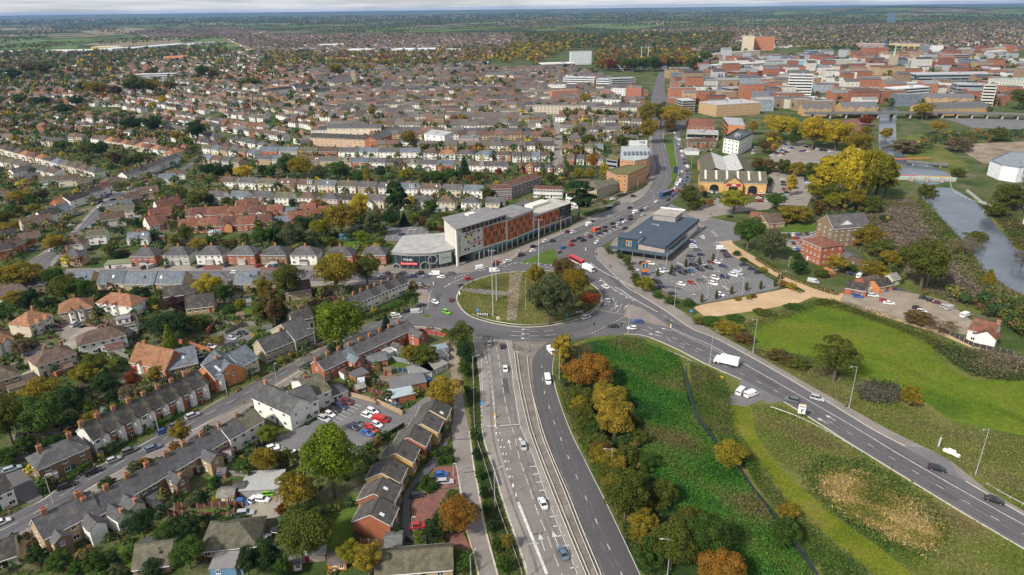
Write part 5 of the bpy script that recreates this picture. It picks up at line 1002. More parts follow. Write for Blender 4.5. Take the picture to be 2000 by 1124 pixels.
# --- flats and singular blocks in the middle distance
house((1000,388),(1058,368),11,'dark','maroon',name='flats',cat='flats',desc='dark-walled flats with white bands and low maroon roof',place='left of the cedar tree',eave=8.6,rise=1.0,fl=3,nw=8,chim=(),wcol=(.16,.14,.14),ww=2.0)
house((955,392),(1000,390),12,'dark','maroon',name='flats',cat='flats',desc='shorter dark flats with maroon roof',place='behind the hotel',eave=7.6,rise=1.0,fl=3,nw=6,chim=(),wcol=(.16,.14,.14),ww=2.0)
house((1042,386),(1098,388),10,'white','maroon',name='flats',cat='flats',desc='white-banded flats with low red-brown roof',place='behind the cedar tree',eave=6.0,rise=.9,fl=2,nw=9,chim=(),ww=2.0)
house((1105,402),(1128,408),9,'white','maroon',name='flats',cat='flats',desc='narrow white flats with dark spandrels',place='right of the cedar tree',eave=8.0,rise=.8,fl=3,nw=3,chim=(),ww=1.8)
CY='in the courtyard flats'
house((607,285),(737,291),11,'cream','dark',name='courtyard_flats',cat='flats',desc='cream and red banded flats, front range with dark slate roof',place='at the middle left',eave=8,rise=3.2,fl=3,nw=14,chim=(),wcol=(.52,.36,.26))
house((737,291),(766,277),12,'red','slate',name='courtyard_flats',cat='flats',desc='red brick end range of the courtyard flats',place='at the middle left',eave=8,rise=3.2,fl=3,nw=5,chim=())
house((640,266),(745,266),11,'cream','slate',name='courtyard_flats',cat='flats',desc='rear range of the courtyard flats with slate roof',place='at the middle left',eave=8,rise=3.2,fl=2,nw=8,chim=())
pblock('white_flats','flats','white cubic flats with solar panels on the roof','right of the courtyard flats',[(828,262),(868,266),(884,259),(842,254)],11,wall=(.72,.72,.72),roofc=(.42,.43,.45),floors=3,style='grid',roofpx=True,bay=6)
block((896,283),(936,283),14,6,'workshop_block','workshop','grey-roofed low workshop','right of the white cubic flats',wall=(.35,.33,.31),roofc=(.17,.175,.19),floors=1,style='grid')
pblock('white_office','office','white office block with dark mansard roof','behind the yellow brick store',[(1414,270),(1444,276),(1471,262),(1441,254)],12.5,wall=(.72,.70,.67),roofc=(.07,.08,.085),floors=4,style='grid',roofpx=True,bay=4.2,par=1.6)
pblock('brick_office','office','orange brick office with grey flat roof','beyond the white office',[(1423,244),(1455,246),(1448,232),(1412,230)],13,wall=(.46,.19,.09),roofc=(.36,.37,.39),floors=3,style=['none','grid','grid','band'],roofpx=True,wm=BRICK)
row((1348,262),(1396,262),3,26,['red','red','red'],['red','red','red'],'beside the flyover roundabout',name='gabled_workshop',cat='workshop',eave=7,rise=6,nw=2,chim=(),fl=2)
block((1340,272),(1402,274),18,6,'showroom','shop','low grey showroom with red fascia','in front of three red gables',wall=(.42,.43,.44),roofc=(.38,.38,.38),floors=1,style='band')
row((1345,290),(1400,288),3,9,['brown','red','brown'],['brown','brown','maroon'],'opposite the white office',name='brick_house',nw=2,chim=(.3,),gap=1)
block((1340,303),(1365,303),10,3.4,'repair_shop','workshop','low white workshop by the road','opposite the white office',wall=(.66,.65,.64),roofc=(.34,.34,.33),floors=1,style='none')
pblock('curved_hall','hall','white modern hall with curved wall and solar roof','on the far river bank',[(1927,342),(1950,352),(1982,357),(2040,352),(2040,322),(1960,326)],10.5,wall=(.70,.71,.73),roofc=(.22,.25,.29),floors=2,style='none',par=1.0)
pblock('concrete_tower','flats','brown concrete tower cut by the right edge','',[(1985,385),(2002,432),(2080,430),(2060,380)],27,wall=(.30,.25,.21),roofc=(.3,.3,.3),floors=8,style='band')
block((1996,440),(2060,470),20,7,'river_flats','flats','white river flats cut by the right edge','',wall=(.7,.7,.7),roofc=(.3,.3,.3),floors=2,style='grid')
# --- town centre
TC=[((1115,127),(1155,126),15,27,(.55,.58,.62),(.4,.4,.4),6,'grid','striped glass tower','beside the cricket ground'),((1060,133),(1124,131),30,8,(.7,.7,.7),(.68,.68,.67),1,'band','wide white-roofed hall','left of the striped glass tower'),
  ((1100,167),(1160,169),16,13,(.66,.66,.66),(.45,.45,.46),4,'band','white four-storey office with dark window bands','in the town centre left'),((1164,172),(1193,173),16,13.5,(.62,.64,.66),(.42,.42,.43),4,'band','pale office with a stair tower','right of the banded white office'),
  ((1194,174),(1240,172),16,15,(.38,.39,.41),(.40,.41,.42),5,'band','grey five-storey office','left of the main road into town'),((1200,139),(1236,138),14,11,(.72,.72,.72),(.6,.6,.6),3,'band','white cricket pavilion','by the floodlight masts'),
  ((1221,196),(1252,197),15,17,(.36,.12,.07),(.20,.17,.16),4,'grid','red brick office with pink sign','at the town road junction'),((1193,187),(1221,188),12,9,(.68,.68,.68),(.5,.5,.5),3,'grid','small white office','left of the red brick office'),((1174,189),(1192,189),12,8,(.34,.13,.08),(.25,.2,.18),2,'grid','small red brick block','left of the small white office'),
  ((1070,179),(1104,179),13,9,(.68,.68,.67),(.45,.45,.46),3,'grid','white flats with dark upper windows','in the terraces before the offices'),((1078,194),(1131,191),14,10,(.40,.16,.09),(.34,.17,.10),3,'grid','orange brick flats with white bands','in the terraces before the offices'),
  ((1040,223),(1131,224),10,9.5,(.50,.44,.34),(.24,.22,.20),3,'grid','long cream flats of three storeys','behind the straight climbing street'),((1150,224),(1208,226),12,8,(.44,.36,.25),(.15,.15,.16),3,'grid','tan brick flats','left of the town roundabout'),((1152,207),(1212,208),10,8,(.66,.66,.66),(.14,.14,.15),2,'grid','white flats with slate dormers','behind the tan brick flats'),
  ((1318,153),(1370,151),14,9,(.60,.56,.46),(.10,.32,.30),2,'band','cream building with teal roof','right of the main road into town'),((1345,165),(1383,164),14,10,(.34,.38,.43),(.20,.22,.25),3,'grid','slate-blue fronted flats','in front of the teal roof'),((1310,172),(1335,172),14,9,(.35,.14,.09),(.16,.13,.13),2,'grid','red brick pub with dark roof','beside the main road into town'),
  ((1449,101),(1471,101),18,40,(.60,.50,.34),(.4,.36,.3),11,'grid','tan residential tower','on the skyline at right'),((1472,100),(1511,99),22,37,(.55,.20,.09),(.12,.16,.17),10,'grid','orange residential tower','right of the tan tower'),((1395,117),(1484,110),24,13,(.62,.54,.40),(.40,.38,.36),3,'grid','cream stepped apartment podium','below the tan and orange towers'),((1387,113),(1405,111),16,17,(.08,.085,.10),(.1,.1,.1),4,'grid','dark apartment block','left of the cream podium'),
  ((1484,118),(1560,122),22,12,(.32,.14,.10),(.18,.13,.13),4,'grid','dark red apartment block','below the orange tower'),((1400,140),(1505,134),30,11,(.66,.66,.65),(.55,.55,.55),4,'band','white multi-storey car park','left of the white tower'),((1398,229),(1484,223),36,13,(.48,.32,.15),(.42,.42,.42),4,'grid','yellow brick multi-storey car park','behind the white office'),
  ((1331,221),(1356,220),22,14,(.30,.27,.24),(.45,.46,.47),5,'band','brown banded office','right of the town roundabout'),((1318,210),(1331,214),18,12,(.35,.15,.10),(.3,.16,.11),2,'none','red gabled brick block','left of the brown banded office'),((1408,196),(1438,195),18,10,(.38,.22,.14),(.30,.24,.2),2,'grid','brown brick flat-roofed block','behind the yellow car park'),
  ((1536,190),(1583,191),13,30,(.66,.65,.63),(.5,.5,.5),8,'band','white eight-storey slab tower','in the town centre right'),((1542,203),(1612,200),22,5,(.66,.66,.66),(.52,.52,.52),1,'band','low white shop block','at the foot of the white slab tower'),((1750,196),(1812,191),22,14,(.60,.62,.64),(.66,.66,.66),4,'band','white glass-fronted cinema block','at the head of the river'),((1728,175),(1862,180),26,9,(.30,.16,.11),(.52,.50,.47),2,'grid','long brown brick shopping block','behind the cinema block'),
  ((1790,159),(1950,157),40,10,(.28,.32,.36),(.42,.42,.43),2,'band','long grey glazed shopping centre','at right in town'),((1866,186),(1926,187),26,14,(.25,.30,.34),(.40,.40,.41),3,'band','blue-grey store block','right of the brown brick shopping block'),((1913,207),(1938,208),12,25,(.58,.54,.50),(.4,.4,.4),7,'band','thin white and brown tower','behind the long curved store'),((1948,178),(2015,177),24,15,(.62,.60,.54),(.35,.4,.36),4,'grid','white framed office','at the right edge in town'),
  ((1553,138),(1595,137),20,18,(.30,.46,.58),(.5,.55,.5),4,'grid','blue glass office','above the white slab tower'),((1606,134),(1672,131),22,14,(.58,.54,.46),(.42,.44,.48),3,'grid','cream civic office','right of the blue glass office'),((1579,113),(1600,112),16,15,(.26,.36,.48),(.3,.36,.42),4,'band','steel-blue banded office','beyond the blue glass office'),((1671,96),(1727,98),22,15,(.30,.20,.17),(.40,.40,.42),4,'grid','brown brick office','beyond the church'),
  ((1735,95),(1795,97),22,14,(.46,.36,.20),(.22,.23,.26),3,'grid','yellow brick college','right of the crane'),((1818,101),(1841,101),14,14,(.68,.68,.68),(.5,.5,.5),4,'grid','white apartment block','right of the yellow brick college'),((1773,118),(1805,117),20,8,(.70,.70,.70),(.5,.5,.5),1,'none','plain white hall','right of the church'),((1838,121),(1890,121),24,14,(.27,.21,.18),(.25,.25,.27),4,'band','brown banded office slab','right in the town'),
  ((1890,128),(1950,128),24,10,(.10,.13,.16),(.2,.2,.22),2,'band','dark glazed building','right of the brown slab'),((1912,113),(1965,108),22,10,(.66,.66,.63),(.55,.55,.55),3,'grid','long white institution','at right on the hillside'),((1913,131),(1958,127),16,9,(.62,.60,.56),(.4,.4,.4),2,'grid','pale two-storey block','at right below the white institution'),((1504,154),(1532,154),20,9,(.72,.72,.70),(.6,.6,.6),1,'none','white windowless box','left of the white slab tower'),
  ((1585,163),(1624,160),22,8,(.42,.15,.08),(.55,.6,.55),1,'none','orange-red store with pale roof','right of the white slab tower'),((1500,206),(1534,208),22,10,(.38,.14,.08),(.15,.15,.17),2,'grid','brick store with slate roof','left of the white slab tower'),((1730,144),(1758,143),18,9,(.68,.66,.60),(.3,.3,.32),2,'grid','white shire hall','in front of the church tower'),((1731,47),(1748,47),30,62,(.09,.125,.18),(.10,.13,.18),8,'none','blue hospital tower','far away on the wooded ridge'),
  ((1440,152),(1500,148),26,9,(.34,.15,.10),(.28,.22,.20),2,'band','red shopping arcade','in front of the white multi-storey car park'),((1620,175),(1700,172),26,8,(.33,.18,.12),(.45,.42,.40),2,'grid','brown shopping arcade with pale roof','in the middle of town'),((1640,150),(1700,148),24,9,(.55,.5,.42),(.33,.2,.16),2,'grid','cream market building','in the middle of town'),((1660,187),(1725,186),20,9,(.36,.16,.10),(.28,.2,.17),2,'none','red brick store','left of the river head'),
  ((1690,165),(1745,163),22,9,(.58,.55,.50),(.40,.36,.33),2,'grid','cream and brick shop row','in the middle of town'),((1500,130),(1545,128),26,11,(.64,.62,.58),(.4,.38,.36),3,'grid','white department store','left of the blue glass office'),((1430,185),(1495,180),24,8,(.36,.33,.3),(.32,.3,.3),2,'band','grey bus station hall','behind the brick gables')]
for a,b,D,h,wcol,rcol,fl,st,ds,pl in TC:
 block(a,b,D,h,'town_building','building',ds,pl,wall=wcol,roofc=rcol,floors=fl,style=st,bay=4.2 if st == 'grid' else 3.6,plant=h>7 and b[0]-a[0]>30,wm=BRICK if wcol[0]<.5 and wcol[0]>wcol[2]*2 else WALL)
for a,b,D,h,ri,n,ds,pl in [((1643,228),(1713,228),22,10,5,6,'yellow brick store with three front gables','left of the river bridge'),((1567,227),(1622,227),18,8,5,4,'yellow brick store with front gables','left of the gabled riverside store'),((1810,228),(1933,224),30,8,5,7,'long yellow brick store with dark roof','right of the river bridge'),((1785,206),(1900,208),16,9,5,6,'yellow brick row with dark roofs and gables','behind the long yellow store'),((1466,205),(1500,206),26,9,7,2,'large brick gabled store','above the yellow brick car park')]:
 house(a,b,D,'yellow','dark',name='riverside_store',cat='store',desc=ds,place=pl,eave=h,rise=ri,fl=2,nw=n,chim=(),near=False,wcol=(.46,.30,.13),rcol=(.105,.105,.115),wings=tuple((x,10,2.0,h-1,'tan') for x in ((-.3,0,.32) if n == 6 else (-.25,.25)) if n<7 and n != 2),g=.3)
for (a,b,D,h,rc_,ds,pl) in [((82,105),(176,104),60,8,(.62,.64,.66),'long white warehouse roof','at far left before the fields'),((178,98),(230,97),60,9,(.60,.45,.08),'yellow-fronted warehouse','at far left before the fields'),((222,101),(262,97),60,8,(.6,.6,.6),'grey warehouse','right of the yellow warehouse'),((264,99),(366,90),50,8,(.66,.67,.68),'very long pale warehouse','right of the yellow warehouse'),((622,93),(671,92),50,8,(.68,.68,.68),'white store roof','in the far retail park left'),((672,103),(722,103),50,8,(.66,.67,.66),'white and green store','in the far retail park middle'),((764,103),(806,103),60,9,(.62,.68,.72),'pale blue store','in the far retail park'),((811,103),(857,102),60,9,(.62,.63,.66),'pale grey store','in the far retail park right'),((868,102),(902,102),40,7,(.6,.6,.6),'small pale store','right of the far retail park'),((0,105),(28,105),50,7,(.6,.6,.62),'pale warehouse','at the far left edge'),((380,90),(425,87),40,8,(.6,.6,.62),'thin white warehouse','far left before the poplars')]:
 block(a,b,D,h,'warehouse','warehouse',ds,pl,wall=(.60,.45,.06) if 'yellow' in ds else (.55,.57,.6),roofc=rc_ if 'yellow' not in ds else (.6,.6,.6),floors=1,style='none',plant=False)
block((263,157),(346,155),18,10,'school','school','long white school with dark window bands','among trees at upper left',wall=(.68,.69,.72),roofc=(.5,.52,.55),floors=3,style='band')
house((322,121),(368,119),20,'cream','red',name='school_hall',cat='school',desc='long building with orange-red roof',place='among trees at upper left',eave=8,rise=5,fl=2,nw=8,chim=(),rcol=(.40,.15,.08))
house((948,157),(1003,158),18,'cream','slate',name='long_hall',cat='hall',desc='cream hall with grey roof',place='at the upper middle among houses',eave=9,rise=4,fl=2,nw=8,chim=())
for a,b,ds in [((526,188),(573,182),'red-ended long terrace with white front'),((505,190),(526,190),'short orange-gabled terrace'),((578,182),(612,179),'white terrace with red gable'),((618,190),(648,186),'white and red terrace')]:
 house(a,b,10,'white','dark',name='long_terrace',cat='house',desc=ds,place='in the upper middle district',eave=7,rise=3.4,fl=2,nw=8,chim=())
t=thing('church',(*G(670,170).to_2d(),0),R(15),'grey stone church with square tower','church','in the upper middle houses'); m=MB(); gable_wall(m,30,14,8,8); m.obj('nave',WALL,t,WC['stone'][0]); roof_gable(30,14,8,8).obj('roof',ROOF,t,RC['slate'][0]); MB().box(15.1,21.5,-3.2,3.2,0,24).box(14.9,21.7,-3.4,3.4,24.01,24.8).obj('tower',WALL,t,WC['stone'][0]); FOOT.append((*G(670,170).to_2d(),22))
t=thing('cathedral',(*G(1742,133).to_2d(),0),0,'stone church tower with thin green spire','church','in the town centre'); MB().box(-6,6,-6,6,0,24).obj('tower',WALL,t,WC['stone'][0]); MB().tube((0,0,24),(0,0,46),2.2,.1,8).obj('spire',PAINTED,t,(.25,.48,.42))
for x in (-5,5):
 for y in (-5,5):MB().tube((x,y,24.01),(x,y,29),.8,.05,6).obj('pinnacle',WALL,t,WC['stone'][0])
t=thing('tower_crane',(*G(1722,112).to_2d(),0),R(70),'thin blue tower crane','crane','above the town centre'); MB().box(-.6,.6,-.6,.6,0,48).obj('mast',PAINTED,t,(.05,.12,.40)); MB().box(-12,34,-.4,.4,48.1,49.0).obj('jib',PAINTED,t,(.05,.12,.40))
for x,y in ((1251,137),(1264,137)):
 t=thing('floodlight_mast',(*G(x,y).to_2d(),0),0,'tall pale floodlight mast','floodlight','at the cricket ground, left one' if x == 1251 else 'at the cricket ground, right one'); MB().tube((0,0,0),(0,0,41),.7,.4,8).obj('pole',TRIM,t); MB().box(-1.8,1.8,-.4,.4,41.01,45).obj('lamp_panel',METAL,t)
t=thing('chimney_tower',(*G(1177,97).to_2d(),0),0,'slim brick water tower','tower','above the railway viaduct'); MB().box(-3,3,-3,3,0,22).box(-3.4,3.4,-3.4,3.4,22.01,24).obj('shaft',BRICK,t,WC['red'][0])
# ------------------------------------------------------------------ trees and other vegetation
NR=np.random.default_rng(5)
def leaf_quads(C,Nn,S,asp=.75,spread=.55):
 """one quad per leaf clump: centres C, outward normals Nn, sizes S"""
 n=len(C); nrm=Nn+NR.normal(0,spread,(n,3)); nrm /= np.linalg.norm(nrm,axis=1)[:,None]+1e-9
 r=NR.normal(0,1,(n,3)); t=np.cross(nrm,r); t /= np.linalg.norm(t,axis=1)[:,None]+1e-9; b=np.cross(nrm,t)
 t *= (S*.5)[:,None]; b *= (S*.5*asp)[:,None]
 V=np.stack([C-t-b*.6,C+t*.3-b,C+t+b*.6,C-t*.3+b],1).reshape(-1,3)
 return V,np.arange(4*n).reshape(n,4)
def crown_points(kind_,n):
 """points and outward normals on the leaf masses of a 10 m tree standing on z = 0"""
 P,Nn=[],[]
 def clump(c,r,k,sq=.85):
  d=NR.normal(0,1,(k,3)); d /= np.linalg.norm(d,axis=1)[:,None]; d[:,2]=np.where(d[:,2]<-.35,-d[:,2],d[:,2]); rr=r*NR.uniform(.72,1.08,(k,1))
  P.append(np.array(c)+d*rr*np.array([1,1,sq])); Nn.append(d)
 if kind_ in ('round','tall','bush','oak','sparse','willow'):
  zc,rx,rz={'round':(6.2,3.9,3.6),'tall':(5.9,2.9,4.3),'bush':(4.8,4.8,4.9),'oak':(6.0,4.6,3.7),'sparse':(6.2,4.0,3.7),'willow':(5.6,4.3,4.3)}[kind_]
  K={'round':26,'tall':26,'bush':22,'oak':36,'sparse':20,'willow':40}[kind_]; cs=[]
  for i in range(K):
   u=1-2*(i+.5)/K; a=i*2.39996+NR.uniform(-.4,.4); q=NR.uniform(.45,.98); s=math.sqrt(max(0,1-u*u))
   cs.append((rx*q*s*math.cos(a),rx*q*s*math.sin(a),zc+rz*q*u*(1 if u>0 else .8)))
  for c in cs:clump(c,rx*NR.uniform(.20,.42)*(1.12 if kind_ != 'willow' else .85),n // (K+3))
  clump((0,0,zc),rx*.55,2*(n // (K+3)))
 elif kind_ in ('cone','column'):
  w=2.3 if kind_ == 'cone' else 1.7; K=15
  for i in range(K):
   z=.6+9.0*(i/K); r=w*(1-(i/K) ** 1.15)+.22 if kind_ == 'cone' else w*(math.sin(math.pi*min(1,(i+1.5)/(K+1))) ** .6)*.9
   m=max(3,int(7*(1-i/K))+2)
   for j in range(m):
    a=6.283*(j+.5*(i % 2))/m+NR.uniform(-.2,.2); clump((r*.62*math.cos(a),r*.62*math.sin(a),z),max(.3,r*.48),max(6,n // (K*6)),.9)
 elif kind_ == 'cedar':
  for i in range(26):
   z=3.5+6*NR.random() ** .8; a=NR.uniform(0,6.283); r=NR.uniform(.5,4.6)*(1-.45*(z-3.5)/6); clump((r*math.cos(a),r*math.sin(a),z),NR.uniform(.9,1.7),n // 26,.38)
 elif kind_ == 'bare':
  for i in range(40):
   a=NR.uniform(0,6.283); r=4.2*math.sqrt(NR.random()); z=3.2+6*NR.random()*(1-.5*r/4.2); clump((r*math.cos(a),r*math.sin(a),z),.9,n // 40,1)
 return np.concatenate(P),np.concatenate(Nn)
def make_proto(k,n,size,seed):
 global NR
 NR=np.random.default_rng(seed); P,Nn=crown_points(k,n); S=NR.uniform(size*.6,size*1.35,len(P)); V,F=leaf_quads(P,Nn,S)
 me=bpy.data.meshes.new('crown'); me.from_pydata(V.tolist(),[],F.tolist()); me.materials.append(LEAF); crown=me
 mb=MB(); rr=random.Random(seed); top={'bush':3.0,'cone':8.5,'column':8,'cedar':8}.get(k,6.5)
 mb.tube((0,0,-.2),(.1,.05,top*.45),.34 if k != 'bush' else .16,.24 if k != 'bush' else .1,7); mb.tube((.1,.05,top*.45),(-.1,.1,top),.23 if k != 'bush' else .1,.07,6)
 if k not in ('cone','column'):
  for i in range(7):
   a=i*2.4; r=rr.uniform(1.6,3.0); z0=top*rr.uniform(.35,.7); mb.tube((.05,.05,z0),(r*math.cos(a),r*math.sin(a),z0+rr.uniform(1.2,2.6)),.13,.04,5)
 return crown,mb.mesh('trunk',[BARK])
PROTO={}
for k,n,size,m in (('round',11000,.31,3),('tall',10000,.30,3),('bush',7000,.42,3),('oak',14500,.31,3),('sparse',5600,.31,2),('willow',13000,.28,1),('cone',6500,.31,2),('column',5000,.28,1),('cedar',9500,.33,1),('bare',4200,.2,1)):
 PROTO[k]=[make_proto(k,n,size,10*i+len(k)) for i in range(m)]
TC_=dict(dg=((.024,.058,.020),'dark green'),g=((.052,.105,.018),'green'),lg=((.15,.20,.016),'lime green'),ol=((.095,.110,.018),'olive green'),ye=((.46,.35,.025),'bright yellow'),yo=((.25,.23,.020),'yellow-green'),go=((.31,.225,.028),'golden'),oo=((.24,.18,.020),'golden-olive'),
   om=((.29,.135,.022),'orange'),rd=((.21,.042,.018),'red'),br=((.13,.080,.030),'brown'),pu=((.055,.022,.032),'purple'),gr=((.10,.118,.055),'grey-green'),ta=((.185,.140,.085),'tan'))
TW=dict(round='round tree',tall='upright tree',bush='shrub',oak='broad tree',sparse='thin-leaved tree',willow='willow',cone='conifer',column='narrow conifer',cedar='flat-topped cedar',bare='bare twiggy shrub')
PLACES=[(668,640,'by the street below the roundabout'),(868,770,'beside the earth footpath'),(900,690,'beside the earth footpath'),(1072,590,'on the roundabout'),(1120,560,'on the roundabout'),(1046,540,'on the roundabout'),(1150,760,'along the dual carriageway'),(1120,690,'along the dual carriageway'),(1200,830,'along the dual carriageway'),
   (1220,960,'beside the lower dual carriageway'),(1330,1080,'at the bottom of the bramble field'),(1430,930,'beside the ditch'),(1530,1040,'beside the ditch'),(1628,720,'on the green field'),(1780,780,'on the rough field edge'),(1800,630,'by the sandy lane'),(1797,540,'by the marsh'),(1720,500,'behind the old mill'),(1630,520,'in front of the old mill'),
   (1560,530,'beside the sandy path'),(1480,480,'beside the supermarket access'),(1660,370,'in the big riverside clump'),(1550,420,'behind the restaurant'),(1640,440,'behind the restaurant'),(1600,270,'beside the town car park'),(1540,340,'behind the brick store car park'),(1430,410,'in front of the brick store'),(1350,400,'left of the brick store'),(1130,420,'beside the red-roofed flats'),(1160,335,'left of the green-roofed offices'),
   (1290,240,'on the town roundabout'),(1255,125,'in the town park'),(1142,200,'in the town terraces'),(1200,285,'beside the solar-roofed office'),(668,450,'behind the semi-detached pairs'),(560,470,'behind the semi-detached pairs'),(780,420,'behind the hotel shop'),(860,440,'behind the hotel'),(660,560,'beside the main road'),(720,550,'beside the main road'),(566,570,'below the main road'),(420,585,'below the main road'),(270,590,'below the main road'),(130,570,'below the main road'),
   (45,550,'at the left end of the main road'),(335,670,'above the mottled tile roof'),(380,640,'above the mottled tile roof'),(170,750,'in the left gardens'),(230,760,'in the left gardens'),(60,830,'at the left edge'),(150,830,'behind the bay-fronted terrace'),(280,740,'in the left gardens'),(215,940,'in front of the slate terrace'),(300,900,'in front of the slate terrace'),(160,985,'in front of the slate terrace'),(120,1110,'at the bottom left corner'),(280,1040,'behind the slate terrace'),(370,1080,'around the bungalow'),(480,1110,'around the bungalow'),(410,960,'in the fenced gardens'),
   (650,950,'beside the stepped houses'),(600,1060,'beside the stepped houses'),(720,1100,'below the stepped houses'),(850,900,'in the parking court'),(880,1030,'in the parking court'),(530,890,'beside the small car park'),(825,700,'behind the brick terrace'),(535,620,'behind the stone building'),(367,470,'by the red-tiled courtyard'),(470,400,'by the red-tiled courtyard'),(110,490,'on the side street'),(60,410,'in the far left gardens'),(30,450,'in the far left gardens'),(430,345,'above the cream rows'),(477,350,'above the cream rows'),(230,320,'in the upper left gardens'),(170,305,'in the upper left gardens'),
   (590,345,'between the middle rows'),(680,350,'between the middle rows'),(780,350,'between the middle rows'),(870,355,'between the middle rows'),(930,355,'between the middle rows'),(620,400,'in the lower cream row'),(960,395,'behind the hotel'),(270,185,'below the white school'),(300,255,'in the upper left rows'),(380,275,'in the upper left rows'),(130,215,'in the upper left houses'),(450,160,'in the upper middle houses'),(950,920,'along the left verge'),(970,1080,'along the left verge')]
PV=np.array([(p[0],p[1]*1.6) for p in PLACES])
def nearest_place(x,y):return PLACES[int(np.argmin(((PV-np.array([x,y*1.6])) ** 2).sum(1)))][2]
def tree(px,py,w,h,kd,c,place=None,cat=None):
 p=G(px,py); m=PPM(px,py); dep=math.asin(CAM_H/(p-Vector((0,0,CAM_H))).length)
 W_=w/m; H_=max(1.2,(h/m-W_*.25*math.sin(dep))/math.cos(dep)); base={'round':7.9,'tall':6.2,'bush':9.8,'oak':9.4,'sparse':8.2,'willow':8.9,'cone':4.6,'column':3.6,'cedar':9.4,'bare':9.0}[kd]
 col,cw=TC_[c]; size='small ' if H_<5 else 'tall ' if H_>13 else ''
 nm='shrub' if kd in ('bush','bare') and H_<7 else 'conifer' if kd in ('cone','column','cedar') else 'tree'
 tw=TW[kd] if nm != 'tree' or kd not in ('bush','bare') else 'bushy tree'
 t=thing(nm,(p.x,p.y,0),rnd.uniform(0,6.28),f"{size}{cw} {tw}",'tree' if nm != 'shrub' else 'shrub',place or nearest_place(px,py),'trees and shrubs')
 cr,tr=rnd.choice(PROTO[kd]); t.scale=(W_/base,W_/base*rnd.uniform(.9,1.1),H_/9.9); FOOT.append((p.x,p.y,W_*.3))
 put('crown',cr,t,vary(col,.12)); put('trunk',tr,t)
 return t
